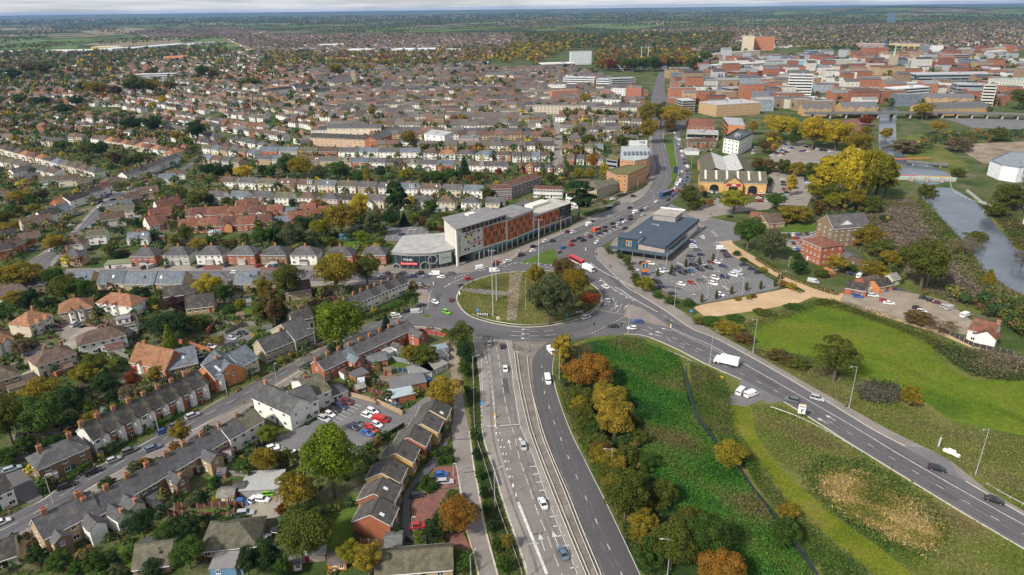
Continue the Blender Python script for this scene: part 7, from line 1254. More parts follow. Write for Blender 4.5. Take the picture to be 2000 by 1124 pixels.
district([(300,78),(260,62),(430,55),(520,62),(480,72)],(300,66),(480,63),n_tree=198,semi=.5,fill=.7,pal=2,sp=(40,30))
district([(1330,215),(1310,140),(1400,118),(1960,100),(2040,150),(2040,200),(1700,222),(1540,222)],(1400,170),(1700,166),n_tree=550,semi=0,fill=.55,pal=3,sp=(36,24),unit=(12,36),D=(12,20),e=(6,16))
PALS=[([(0.76,0.75,0.73),(0.74,0.72,0.7),(0.74,0.72,0.7),(0.72,0.7,0.68),(0.58,0.5,0.39),(0.36,0.27,0.17),(0.34,0.14,0.08),(0.42,0.4,0.37),(0.66,0.64,0.6)],[(0.108,0.072,0.058),(0.086,0.065,0.058),(0.094,0.09,0.094),(0.173,0.086,0.054),(0.115,0.104,0.086),(0.065,0.058,0.058),(0.144,0.079,0.058)]),([(0.74,0.73,0.71),(0.66,0.62,0.54),(0.72,0.7,0.68),(0.6,0.58,0.55),(0.7,0.68,0.66),(0.36,0.27,0.17),(0.34,0.13,0.075),(0.3,0.22,0.14),(0.58,0.5,0.39),(0.4,0.17,0.09)],[(0.094,0.09,0.094),(0.108,0.094,0.086),(0.086,0.065,0.058),(0.072,0.068,0.072),(0.122,0.108,0.094),(0.137,0.079,0.061)]),([(0.6,0.58,0.56),(0.45,0.36,0.27),(0.36,0.17,0.11),(0.42,0.33,0.25)],[(0.1,0.066,0.055),(0.085,0.065,0.058),(0.075,0.07,0.072),(0.12,0.07,0.05)]),([(0.32,0.13,0.08),(0.58,0.56,0.53),(0.36,0.15,0.09),(0.4,0.29,0.17),(0.36,0.38,0.4),(0.28,0.2,0.14),(0.52,0.5,0.46),(0.26,0.11,0.075),(0.16,0.19,0.23),(0.3,0.34,0.38)],[(0.12,0.115,0.115),(0.075,0.07,0.072),(0.16,0.16,0.165),(0.11,0.06,0.046),(0.085,0.085,0.1),(0.22,0.22,0.22)])]
def build_far(detail):
 Z=[np.concatenate(z) for z in zip(*FAR)]; m=(Z[1]<1500) == detail; X,Y,A,L,D,E,SM,B,PL_=[z[m] for z in Z]; n=len(X)
 hip=np.where(SM & (NR.random(n)<.6),np.clip(1-D/L*.9,.1,.8),1.0); r=D*NR.uniform(.28,.38,n); hip[PL_ == 3]=1; E=np.where((PL_ == 3) & (NR.random(n)<.14),E*1.7,E); r[PL_ == 3] *= .6; r[(PL_ == 3) & (NR.random(n)<.7)]=.4
 wc=np.zeros((n,3)); rc=np.zeros((n,3))
 for p,(w,ro) in enumerate(PALS):
  m=PL_ == p; k=m.sum(); i=np.where(NR.random(k)<.55,B[m] % len(w),NR.integers(0,len(w),k)); wc[m]=np.array(w)[i]; i=np.where(NR.random(k)<.55,B[m] % len(ro),NR.integers(0,len(ro),k)); rc[m]=np.array(ro)[i]
 wc *= NR.uniform(.85,1.12,(n,1)); rc *= NR.uniform(.75,1.25,(n,1)); x,y=L/2,D/2; o=np.zeros(n); V=[]
 def v(a,b,c):V.append(np.stack([a,b,c],1)); return len(V)-1
 for z in (o,E):[v(sx*x,sy*y,z) for sx,sy in ((-1,-1),(1,-1),(1,1),(-1,1))]
 v(-x*hip,o,E+r); v(x*hip,o,E+r); [v(sx*(x+.25),sy*(y+.4),E-.1) for sx,sy in ((-1,-1),(1,-1),(1,1),(-1,1))]; v(x+.25,o,E-.1); v(-x-.25,o,E-.1)
 Fq=[(0,1,5,4),(1,2,6,5),(2,3,7,6),(3,0,4,7),(10,11,9,8),(12,13,8,9),(11,14,12,9),(13,15,10,8)]; C=[wc]*4+[rc,rc]+[np.where((hip<1)[:,None],rc,wc*.95)]*2
 dk=np.full((n,3),.03); flip=np.where(np.abs(np.cos(A)*Y-0)>0,1,1)
 for fx in (-.28,0,.28) if detail else ():
  for fz in (.27,.74):
   i=len(V); h=.55; [v(fx*L+sx*.62,-y-.05,E*fz+sz*h) for sx,sz in ((-1,-1),(1,-1),(1,1),(-1,1))]; Fq.append((i,i+1,i+2,i+3)); C.append(dk)
 for sx in (-1,1) if detail else ():
  i=len(V); [v(sx*(x+.05),sy*.55+o,E*.7+sz*.55) for sy,sz in ((-1,-1),(1,-1),(1,1),(-1,1))]; Fq.append((i,i+1,i+2,i+3) if sx>0 else (i+3,i+2,i+1,i)); C.append(dk)
 cc=np.where(NR.random(n)<.75,1.0,0.0); cc[PL_ == 3]=0; cx=NR.choice([-.4,0,.4],n)*L*np.where(hip<1,0,1); i=len(V); ch=np.tile([.30,.16,.10],(n,1))*NR.uniform(.6,1.1,(n,1))
 for z in (E+r-.8,E+r+1.1*cc):[v(cx+sx*.5,o+sy*.4,z) for sx,sy in ((-1,-1),(1,-1),(1,1),(-1,1))]
 if detail:Fq += [(i,i+1,i+5,i+4),(i+1,i+2,i+6,i+5),(i+2,i+3,i+7,i+6),(i+3,i,i+4,i+7),(i+4,i+5,i+6,i+7)]; C += [ch]*5
 W_=np.stack(V,1); ca,sa=np.cos(A)[:,None],np.sin(A)[:,None]; Q=np.stack([W_[...,0]*ca-W_[...,1]*sa+X[:,None],W_[...,0]*sa+W_[...,1]*ca+Y[:,None],W_[...,2]],2); nv=W_.shape[1]
 F=np.array(Fq)[None]+(np.arange(n)*nv)[:,None,None]; kind(npmesh('distant_houses',Q.reshape(-1,3),F.reshape(-1,4),TOWN,np.stack(C,1).reshape(-1,3)),'stuff'); return n
build_far(True); build_far(False)
TP=np.array([(0.034,0.064,0.026),(0.044,0.083,0.026),(0.069,0.108,0.026),(0.099,0.12,0.029),(0.122,0.116,0.029),(0.144,0.122,0.034),(0.144,0.094,0.034),(0.199,0.155,0.039),(0.288,0.211,0.028),(0.221,0.094,0.034),(0.399,0.31,0.022),(0.122,0.066,0.034)])
TWT=np.array([14,14,16,14,12,8,6,5,3,2,2,2.]); TWT /= TWT.sum()
def far_trees(name,q,h,k,wt=None):
 n=len(q); w=h*NR.uniform(.32,.5,n); d=NR.normal(0,1,(n,k,3)); d /= np.linalg.norm(d,axis=2)[...,None]; d[...,2]=np.where(d[...,2]<-.3,-d[...,2],d[...,2]); rr=NR.uniform(.6,1.05,(n,k,1))
 P=np.stack([q[:,0],q[:,1],h*.56],1)[:,None]+d*rr*np.stack([w,w,h*.46],1)[:,None]; s=np.repeat(w*2.6/math.sqrt(k),k)*1.35*NR.uniform(.7,1.3,n*k)
 V,F=leaf_quads(P.reshape(-1,3),d.reshape(-1,3),s,.8,.45); c=TP[NR.choice(len(TP),n,p=TWT if wt is None else wt)]*NR.uniform(.75,1.25,(n,1))
 return kind(npmesh(name,V,F,LEAFT,np.repeat(c,k,0)),'stuff')
q=np.concatenate([a for a,b in FTREES]); h=np.concatenate([b for a,b in FTREES]); m=q[:,1]<1150
far_trees('distant_garden_trees',q[m],h[m],46); far_trees('distant_garden_trees',q[~m],h[~m]*1.15,14)
def wood(poly,n,h=(8,14),k=30,wt=None,name='distant_wood',chk=True):
 q=pts_in(poly,n)
 if chk:q=q[~blocked(q,1.0)]
 return far_trees(name,q,NR.uniform(*h,len(q)),k,wt)
AUT=np.array([4,6,8,10,10,10,10,10,8,10,4,6.]); AUT /= AUT.sum(); YEL=np.array([1,2,4,6,8,8,4,12,20,2,12,1.]); YEL /= YEL.sum()
wood([(1165,140),(1160,104),(1340,98),(1385,130),(1345,140)],1000,(9,15),40,AUT); wood([(-40,178),(-40,104),(240,104),(260,130),(180,165)],620,(9,15),36); wood([(240,122),(245,96),(440,88),(450,112),(280,124)],420,(8,14),28)
wood([(510,142),(520,105),(760,104),(1000,100),(1010,120),(720,142)],800,(8,14),34,AUT); wood([(955,122),(1000,90),(1130,84),(1110,100),(1050,128)],520,(9,15),32,YEL); wood([(1040,98),(1020,66),(1180,70),(1440,66),(1420,92),(1200,100)],2200,(9,15),20)
wood([(1490,300),(1500,280),(1560,262),(1700,285),(1690,312),(1600,318)],60,(7,12),60,YEL); wood([(1780,300),(1760,280),(1850,268),(1960,262),(2040,270),(2040,282),(1900,282)],120,(4,8),50); wood([(1860,225),(1880,150),(2050,130),(2050,225)],160,(8,13),34); wood([(1400,110),(1330,95),(1460,92),(1470,112)],120,(8,13),24)
wood([(1590,470),(1600,410),(1640,395),(1750,395),(1760,420),(1700,455),(1640,480)],90,(2,5),70); wood([(1760,600),(1760,570),(1870,590),(1990,660),(2050,700),(2050,640),(1900,590),(1850,580)],130,(3,7),70); wood([(1700,560),(1690,500),(1740,500),(1770,560)],40,(3,6),70); wood([(1500,378),(1500,352),(1600,345),(1610,400),(1590,390)],30,(2,5),60,chk=True)
for g_,n_,hh in ((GARD[0],520,(2.0,5.0)),(GARD[1],1500,(2.5,7.5)),(GARD[2],260,(2.5,7))):wood(g_,n_,hh,56,name='garden_trees')
wood([(1090,720),(1112,705),(1150,760),(1220,850),(1260,930),(1320,1030),(1380,1128),(1262,1128),(1230,1050),(1190,960),(1155,890),(1125,830),(1104,780)],150,(1.6,4.2),110,name='verge_scrub')
# countryside: woods and hedge lines
def country(n,y0,y1,thr,hs):
 px=NR.uniform(-60,2060,n*3); py=y0+(y1-y0)*NR.random(n*3) ** 1.0; d=FW.y+0*px; vx=(px-1000)/FPX; vy=(562-py)/FPX
 D=[FW[i]+RT[i]*vx+UP[i]*vy for i in range(3)]; t=CAM_H/-np.minimum(D[2],-1e-4); q=np.column_stack([D[0]*t,D[1]*t]); ok=(q[:,1]<13500) & (q[:,1]>0)
 l=lumps(q*np.array([1,.55]),210.,3.)+.6*lumps(q*np.array([1,.6]),60.,9.); ok &= l>thr; q=q[ok][:n]; sc=np.clip(q[:,1]/4500,.8,2.2); far_trees('distant_woodland',q,NR.uniform(*hs,len(q))*sc,12)
country(9000,24,78,.12,(8,13)); country(5200,20,50,-.35,(8,14)); country(2600,78,100,.25,(8,13))
GRF=mat('far_pasture',(.085,.135,.035),geo=True,var=.15,scale=.01); TANF=mat('far_stubble',(.19,.155,.095),geo=True,var=.15,scale=.01); YEF=mat('sunlit_stubble',(.55,.45,.09),geo=True,var=.25,scale=.02)  # YEF: sunshine on a distant field put into the colour as brighter yellow
for m_,p in ((GRF,[(-40,76),(70,76),(100,80),(60,85),(-40,86)]),(TANF,[(155,61),(250,54),(288,57),(240,67),(180,67)]),(TANF,[(160,88),(220,80),(350,79),(360,88),(240,91)]),(GRF,[(375,80),(450,69),(490,69),(485,76),(410,83)]),(YEF,[(262,41),(330,42),(425,45),(424,48),(350,46),(264,44)]),(GRF,[(1100,51),(1160,47),(1250,46),(1300,50),(1240,58),(1140,54)]),
    (TANF,[(1225,46),(1280,41),(1360,43),(1300,49)]),(GRF,[(1040,56),(1090,54),(1096,59),(1050,61)]),(GRF,[(710,61),(760,60),(757,64),(712,65)]),(GRF,[(500,39),(575,38),(574,41),(505,42)]),(GRF,[(1580,37),(1660,36),(1655,40),(1590,41)]),(GRF,[(1430,41),(1490,38),(1485,42),(1440,43)]),(GRF,[(800,70),(870,69),(868,72),(805,73)]),(GRF,[(100,92),(155,90),(150,95),(105,95)]),(TANF,[(0,56),(100,53),(110,58),(0,60)]),(GRF,[(900,44),(980,42),(985,46),(910,48)])):sheet('far_field',p,m_,z=.8,skirt=.7)
# ------------------------------------------------------------------ vehicles
def loft(mb,secs,m=0,cap=True):
 """stations along x: (x, [(y, z) ...] half profile from bottom centre outwards to top centre), mirrored"""
 rings=[]
 for x,pr in secs:
  rings.append([(x,y,z) for y,z in pr]+[(x,-y,z) for y,z in reversed(pr)])
 o=len(mb.v); n=len(rings[0])
 for r in rings:mb.v += r
 for i in range(len(rings)-1):
  for j in range(n):k=(j+1) % n; a=o+i*n; mb.f.append((a+j,a+k,a+n+k,a+n+j)); mb.m.append(m)
 if cap:mb.f.append(tuple(o+j for j in range(n))); mb.f.append(tuple(o+(len(rings)-1)*n+j for j in reversed(range(n)))); mb.m += [m,m]
def car_parts(t):
 """lower body, glass, roof of one body style; x forward, metres"""
 L,Wd,Hh,belt,cab=dict(h=(4.0,.88,1.48,.92,(-1.85,-1.45,.25,.95)),s=(4.6,.90,1.44,.92,(-1.65,-.95,.30,1.15)),u=(4.5,.93,1.68,1.02,(-2.1,-1.75,.40,1.15)),v=(5.2,.97,2.05,1.15,(.6,.65,1.35,1.95)),e=(4.7,.90,1.48,.92,(-2.15,-1.8,.30,1.15)))[t]
 h=L/2; lo=.24; b=MB(); pr=lambda w,zt,r=.1:[(0,lo),(w-.1,lo),(w,lo+.18),(w,zt-r),(w-.1,zt),(0,zt+.03)]
 if t == 'v':
  loft(b,[(-h,pr(Wd-.04,Hh,.2)),(-h+.1,pr(Wd,Hh+.0,.2)),(.7,pr(Wd,Hh,.2)),(1.35,pr(Wd-.03,Hh-.12,.2)),(1.95,pr(Wd-.04,belt+.05)),(h-.15,pr(Wd-.1,belt-.2)),(h,pr(Wd-.22,belt-.38))])
  g=MB(); w=Wd-.08; g.add([(1.30,-w+.06,Hh-.10),(1.30,w-.06,Hh-.10),(1.99,w,belt+.10),(1.99,-w,belt+.10)],[(0,1,2,3)])
  for s in (-1,1):g.add([(.75,s*(Wd+.012),belt+.1),(1.75,s*(Wd+.0),belt+.1),(1.30,s*(Wd-.02),Hh-.3),(.75,s*(Wd+.012),Hh-.3)],[(0,1,2,3) if s<0 else (3,2,1,0)])
  g.add([(-h-.012,-w+.1,belt+.1),(-h-.012,w-.1,belt+.1),(-h-.012,w-.1,Hh-.35),(-h-.012,-w+.1,Hh-.35)],[(3,2,1,0)]); return L,Wd,Hh,b,g,None
 loft(b,[(-h,pr(Wd-.2,belt-.25)),(-h+.12,pr(Wd-.06,belt-.02)),(-h+.6,pr(Wd,belt)),(.9,pr(Wd,belt)),(h-.5,pr(Wd-.03,belt-.12)),(h-.1,pr(Wd-.12,belt-.25)),(h,pr(Wd-.25,belt-.4))])
 x0,x1,x2,x3=cab; g=MB(); wb,wt=Wd-.06,Wd-.24; zt=Hh-.04
 g.add([(x0,-wb,belt-.02),(x3,-wb,belt-.02),(x3,wb,belt-.02),(x0,wb,belt-.02),(x1,-wt,zt),(x2,-wt,zt),(x2,wt,zt),(x1,wt,zt)],[(0,1,5,4),(1,2,6,5),(2,3,7,6),(3,0,4,7),(4,5,6,7)])
 r=MB(); loft(r,[(x1-.06,[(0,zt),(wt,zt),(wt+.03,zt+.01),(wt-.08,zt+.045),(0,zt+.05)]),((x1+x2)/2,[(0,zt),(wt,zt),(wt+.04,zt+.01),(wt-.06,zt+.06),(0,zt+.07)]),(x2+.06,[(0,zt),(wt,zt),(wt+.02,zt+.01),(wt-.08,zt+.04),(0,zt+.045)])])
 for s in (-1,1):
  for (xa,xb) in ((x0,x1),(x3,x2),((x0+x3)/2-.1,(x1+x2)/2-.05)):r.tube((xa,s*(wb+.005),belt-.02),(xb,s*(wt+.012),zt),.045,.04,4)
 return L,Wd,Hh,b,g,r
def wheel_mesh():
 m=MB(); m.tube((0,-.1,0),(0,.1,0),.32,n=12); m.tube((0,-.115,0),(0,.115,0),.19,n=8,m=1); return m.mesh('wheel',[TYRE,METAL])
VC=dict(w=((.78,.78,.78),'white'),s=((.42,.43,.45),'silver'),g=((.12,.125,.135),'grey'),k=((.012,.012,.014),'black'),n=((.018,.028,.075),'navy'),b=((.02,.09,.32),'blue'),r=((.40,.018,.015),'red'),m=((.13,.015,.025),'maroon'),l=((.16,.50,.02),'lime green'),o=((.55,.17,.02),'orange'),t=((.03,.16,.16),'teal'),y=((.62,.42,.02),'yellow'),p=((.40,.50,.50),'pale green'),c=((.12,.16,.24),'blue-grey'))
VT=dict(h='hatchback',s='saloon',u='tall estate',v='van',e='estate car')
_vm={}
def vehicle(px,py,hd,c,t,place):
 p=G(px,py); pm=PPM(px,py); cw=VC[c][1]; nm='parked_van' if t == 'v' else 'car'
 nm='van' if t == 'v' else 'car'
 if t not in _vm:_vm[t]=car_parts(t); 
 L,Wd,Hh,b,g,r=_vm[t]; lab=f"{cw} {VT[t]}"
 if pm<3.3:
  def mk():
   m=MB(); m.add(b.v,b.f,0); m.add(g.v,g.f,1)
   if r:m.add(r.v,r.f,0)
   for x in (-L*.3,L*.3):
    for y in (-Wd+.1,Wd-.1):m.tube((x,y-.1,.32),(x,y+.1,.32),.32,n=8,m=2)
   return m.mesh(nm,[CARP,GLASS,TYRE])
  o=put(nm,shared(('car',t),mk),None,vary(VC[c][0],.1),(p.x,p.y,.14),R(hd)); tag(o,lab,nm,place,'cars and vans',p); return o
 o=thing(nm,(p.x,p.y,.14),R(hd),lab,nm,place,'cars and vans')
 put('body',shared(('cb',t),lambda:b.mesh('body',[CARP])),o,vary(VC[c][0],.1)); put('windows',shared(('cg',t),lambda:g.mesh('windows',[GLASS])),o)
 if r:put('roof',shared(('cr',t),lambda:r.mesh('roof',[CARP])),o,o.children[0].color[:3])
 wm=shared('wheel',wheel_mesh)
 for x in (-L*.3,L*.3):
  for y in (-Wd+.09,Wd-.09):put('wheel',wm,o,loc=(x,y,.32))
 zl=.68 if t != 'v' else .8
 for y in (-Wd+.3,Wd-.3):
  put('headlight',shared('hl',lambda:MB().box(-.1,.05,-.17,.17,-.07,.07).mesh('headlight',[LAMP])),o,loc=(L/2-.12,y,zl-.08)); put('tail_light',shared('tl',lambda:MB().box(-.05,.06,-.14,.14,-.09,.09).mesh('tail_light',[TAIL])),o,loc=(-L/2+.03,y,zl))
 return o
V_="""in the white office car park|-32|634 822 s u;645 813 w h;654 805 k h;667 797 n e;679 789 m u;717 815 w h;728 807 w e;737 833 w h;700 832 g h;690 839 n s;722 838 r h;717 850 b s;728 844 r h;647 863 w h -20;600 890 g s 40;533 878 w h 30;545 883 w h 30;577 889 w h 40;745 824 r v -20
beside the brick garages|-30|760 783 w s;774 796 c s -38;840 748 b h 10;895 751 r h 86
in the stepped houses' parking court|8|862 931 b h;870 945 s e;815 972 k h;817 1031 r h
on the gardens' drives at bottom|5|545 1043 k s -15;519 1058 s h 80;513 980 w h -8;527 968 l h;541 945 t h;474 985 b h -10;480 1006 s e;499 978 w h 60;452 1018 g h
along the street at bottom left|43|131 953 k e;184 925 k e;223 902 s h;254 885 g u;300 879 c e;321 846 b h;5 1025 w h;377 816 s u;344 834 g h;25 920 p e 40
in the cul-de-sac|10|147 637 s u 84;190 633 k s 20;115 640 m h;109 648 k s;60 695 n s 30;70 678 k h 90
in the walled car park by the bend|22|426 642 k s 0;414 680 w h -15;454 664 s h -20;462 659 g h -20;474 654 k h -20;342 680 n h;366 689 k u;374 692 n u;384 695 g u;394 698 k h;399 704 n h;482 586 k s;494 588 g s
before the semi-detached pairs|60|505 522 r h;526 521 w h;540 521 b h;284 525 k u;297 523 s v;327 523 g h;390 523 n h;444 521 n h;235 525 s h 10
on the main road at left|0|507 540 w h;617 542 n s;630 537 w s;592 532 g h;460 535 w e;442 551 s h;67 491 n e 15
queueing before the glazed shop|180|717 543 k h;746 543 s e;755 537 k h;785 536 g h;804 543 n e;820 537 k u;830 543 c h;849 538 w v;862 544 w h;879 537 g e;820 559 s h 160
left of the roundabout entry|20|824 599 n s 30;797 610 k h;814 613 s v 8;772 618 w h 8;776 622 s h 8
on the roundabout|40|939 526 w v 25;966 532 w v 12;971 515 r h;968 520 n h;992 513 w e;915 547 r h 25;899 560 g h 45;850 593 w h -45;881 588 m h 96;872 613 l u -45;1145 623 s u 35;1187 590 s s 95;1182 563 w s 118
on the dual carriageway|100|956 673 s h 95;981 679 k h 95;987 723 w s 93;1022 874 s s;1060 987 w s 104;1099 1085 c s 107;1070 746 w v -86;1077 690 w v -70
at the right-hand roundabout entry|172|1197 640 k s;1234 644 w h;1245 631 b e
on the right-hand road|-32|1546 785 g u 148;1596 782 s u;1830 919 k e;1941 981 k s
in the lay-by|40|1447 768 w v 50;1467 774 w v 28
in the traffic beside the hotel|38|1015 496 s h;1019 501 k e;1041 492 w h;1042 484 k h;1066 473 w h;1080 473 n h;1109 455 m h;1120 456 w h;1151 441 w v;1156 435 k h;1092 495 g h 50;1100 486 b h 45;1117 481 r h;1120 473 m h;1132 468 n s;1140 472 k h;1149 460 s e;1155 465 m h;1170 458 n h
in the traffic queue beside the supermarket|38|1182 446 n h;1182 453 k h;1197 439 k h;1197 446 g h;1209 440 s h;1221 435 w s;1215 431 n h;1232 430 k h;1230 424 g h;1221 448 k h;1242 417 w v;1252 413 k h;1257 422 s h;1264 408 s s;1284 396 w h;1230 408 k h;1167 476 w h
in the queue on the road into town|50|1305 392 k h;1312 385 b h;1319 380 b h;1312 375 r v;1324 374 r h;1319 370 w h;1324 362 w v 60;1329 355 w v 65;1335 362 g h;1339 354 b h 70;1342 348 k h 80;1345 341 g h 95;1342 335 m h 100;1342 328 w v 100;1337 320 k h 105;1336 313 b h 105;1332 306 w h 100;1331 298 w v 95;1331 337 w h 95;1329 292 k h 95;1325 283 w h 95;1326 275 w v 100;1317 261 w h 100;1320 271 w h 100
in front of the brick store|90|1389 377 w h;1399 378 s h;1381 385 w h 45;1404 387 n h;1415 386 k h;1401 392 s h;1398 397 s e 0;1381 398 m e 0;1453 381 r h;1465 382 o h;1482 384 r h 0;1482 389 w h 0;1484 394 r e 0;1488 380 w h 0;1499 390 s h 0;1499 395 w h 0;1454 400 s h 0
right of the brick store|0|1501 364 g h;1503 378 n h;1529 352 w h;1530 358 m h;1531 363 k h;1532 367 s h;1532 372 r h;1536 378 k h;1534 384 s h;1534 391 g h;1554 369 k h;1557 390 s h;1575 352 k h;1576 355 b h;1579 359 w h;1581 367 k h;1583 374 w h
in the town car park by the yellow trees|10|1507 306 w h;1512 303 s h;1518 301 k h;1523 298 w h;1528 295 b h;1533 292 w h;1540 290 s h;1525 306 w h;1530 303 r h;1536 299 k h;1542 295 w h;1547 291 b h;1505 285 w h;1508 288 b h;1512 291 y h;1530 281 r h;1535 284 b h;1525 277 k h;1575 288 k h;1583 290 s h;1589 291 k h;1597 293 w h;1604 295 k h;1612 296 k h;1622 298 w h;1565 297 b h;1571 296 r h;1579 298 w h
beside the white office|20|1473 295 s h;1476 290 s h;1472 301 w h;1368 298 s h 40;1384 297 k h 40;1391 294 s h 40;1401 288 k h 40;1347 300 b h
beside the old mill|75|1524 461 k h;1531 462 n h;1540 461 n h;1548 460 w h;1558 461 b h;1565 460 g h;1575 459 k h;1584 459 s h;1592 458 s h;1555 468 r e 20;1560 475 r h 60;1549 477 k h;1550 489 w h;1557 489 b h
in the sandy yard at right|-20|1661 537 n h;1679 542 w v 45;1588 553 s v -28;1676 582 b u;1694 572 w v 40;1705 580 w e;1726 570 b h;1746 567 n h;1726 590 r h;1736 595 w s;1804 585 k h;1819 590 k h;1830 594 m h;1844 602 s h;1855 605 s v 20;1885 619 w v 28;1791 605 k h;1800 611 w h
in the supermarket car park|-52|1255 517 k h -10;1270 517 w e -35;1239 530 w e 0;1290 532 w e;1299 531 s h;1313 538 k h;1320 529 n h;1326 526 k e;1332 536 k u;1343 534 k h;1350 532 b h;1354 521 k u;1364 522 g h;1367 529 k u;1384 526 k u;1373 519 s h;1388 515 m h;1400 515 w h;1412 523 n e;1352 511 g h;1432 540 w u;1441 537 s v;1415 544 n u;1396 546 w u;1369 551 g e;1393 557 w u;1350 555 r h;1331 558 w h;1266 547 w h 5;1275 549 w h 5;1282 554 k v;1294 563 n h 0;1313 576 n h 5;1407 578 w h
at the edge of the supermarket car park|3|1349 503 k e -15;1369 500 n h;1362 491 g u;1355 486 w h;1353 482 w h;1353 478 b h;1352 474 s h;1372 466 w h 100;1401 480 s h;1408 488 w v;1414 493 n h;1419 499 m h;1422 504 n h;1453 520 n s;1468 528 n h;1481 535 k h;1331 412 s h;1426 425 k h
beside the stone villa|20|1210 384 n h;1217 382 k h;1221 380 w h;1237 385 k h;1197 391 w h;1122 410 w h
along the side street at left|58|197 406 w h;184 441 t h;166 449 b h;135 465 n h;226 379 w h 40;221 392 k h;209 387 b h;196 396 k h;186 399 w h;155 421 g h;140 443 w h;117 458 n h;255 369 w h;102 336 w v -30;112 338 k h -30;82 329 k h -30;56 328 g h -30;315 338 k h;302 345 w h;347 325 b h;104 491 w h
behind the glazed shop|0|754 447 n h;807 450 s e;786 461 n e"""
for ln in V_.split('\n'):
 pl,hd,L_=ln.split('|')
 for r in L_.split(';'):
  a=r.split(); vehicle(float(a[0]),float(a[1]),float(a[4]) if len(a)>4 else float(hd)+rnd.uniform(-4,4),a[2],a[3],pl)
def coach(px,py,hd,L,h,c1,c2,desc,place,cat,box=None):
 p=G(px,py); o=thing(cat.replace(' ','_'),(p.x,p.y,.14),R(hd),desc,cat,place); w=1.22
 if box:
  MB().box(-L/2,L/2-2.1,-w,w,.95,h).obj('cargo_box',PAINTED,o,c1); MB().box(-L/2+.2,L/2-.2,-.9,.9,.5,.94).obj('chassis',PAINTED,o,(.05,.05,.05))
  b=MB(); loft(b,[(L/2-2.0,[(0,.4),(1.1,.4),(1.15,.6),(1.15,2.4),(1.0,2.7),(0,2.72)]),(L/2-.5,[(0,.4),(1.1,.4),(1.15,.6),(1.12,2.2),(.95,2.6),(0,2.62)]),(L/2,[(0,.4),(1.05,.4),(1.1,.6),(1.05,1.3),(.9,1.45),(0,1.47)])]); b.obj('cab',CARP,o,c2)
  MB().add([(L/2-.46,-.95,2.5),(L/2-.46,.95,2.5),(L/2+.02,1.0,1.5),(L/2+.02,-1.0,1.5)],[(0,1,2,3)]).obj('windscreen',GLASS,o); MB().box(-L/2-.03,-L/2-.002,-w+.1,w-.1,1.0,h-.15).obj('rear_door',TRIM,o)
 else:
  b=MB(); pr=lambda a,t:[(0,.35),(a-.05,.35),(a,.6),(a,t-.2),(a-.18,t),(0,t+.05)]
  loft(b,[(-L/2,pr(w-.05,h-.1)),(-L/2+.2,pr(w,h)),(L/2-.3,pr(w,h)),(L/2,pr(w-.08,h-.15))]); b.obj('body',CARP,o,c1); MB().box(-L/2+.1,L/2-.1,-w-.012,w+.012,.45,1.0).obj('skirt',CARP,o,c2)
  for z in ((1.35,2.35),)+(((2.95,3.75),) if h>3.5 else ()):MB().box(-L/2+.5,L/2-.4,-w-.015,w+.015,*z).box(L/2-.25,L/2+.015,-w+.15,w-.15,*z).obj('windows',GLASS,o)
 for x in ((-L*.28,L*.33) if not box else (-L*.3,L/2-1.0)):
  for y in (-w+.12,w-.12):put('wheel',shared('bigwheel',lambda:MB().tube((0,-.15,0),(0,.15,0),.48,n=12).mesh('wheel',[TYRE])),o,loc=(x,y,.48))
coach(1418,713,149,8.6,3.5,(.78,.78,.77),(.74,.74,.75),'white box lorry','on the right-hand road','lorry',True)
coach(1149,530,-55,7.0,3.1,(.8,.8,.8),(.78,.78,.78),'white box van following the red bus','on the roundabout','box van',True)
coach(1126,514,-60,11,3.0,(.45,.02,.02),(.62,.60,.58),'white and red single-deck bus','half hidden by roundabout trees','bus')
coach(1300,386,42,10.5,4.3,(.03,.06,.16),(.6,.62,.65),'dark blue double-deck bus','in the queue behind the supermarket','bus')
coach(299,359,18,10.5,3.1,(.10,.02,.05),(.7,.7,.7),'maroon and white bus','on the side street at left','bus')
coach(1165,453,38,5.4,2.4,(.55,.05,.02),(.7,.45,.02),'red and yellow ambulance-style van','in the traffic beside the hotel','bus')
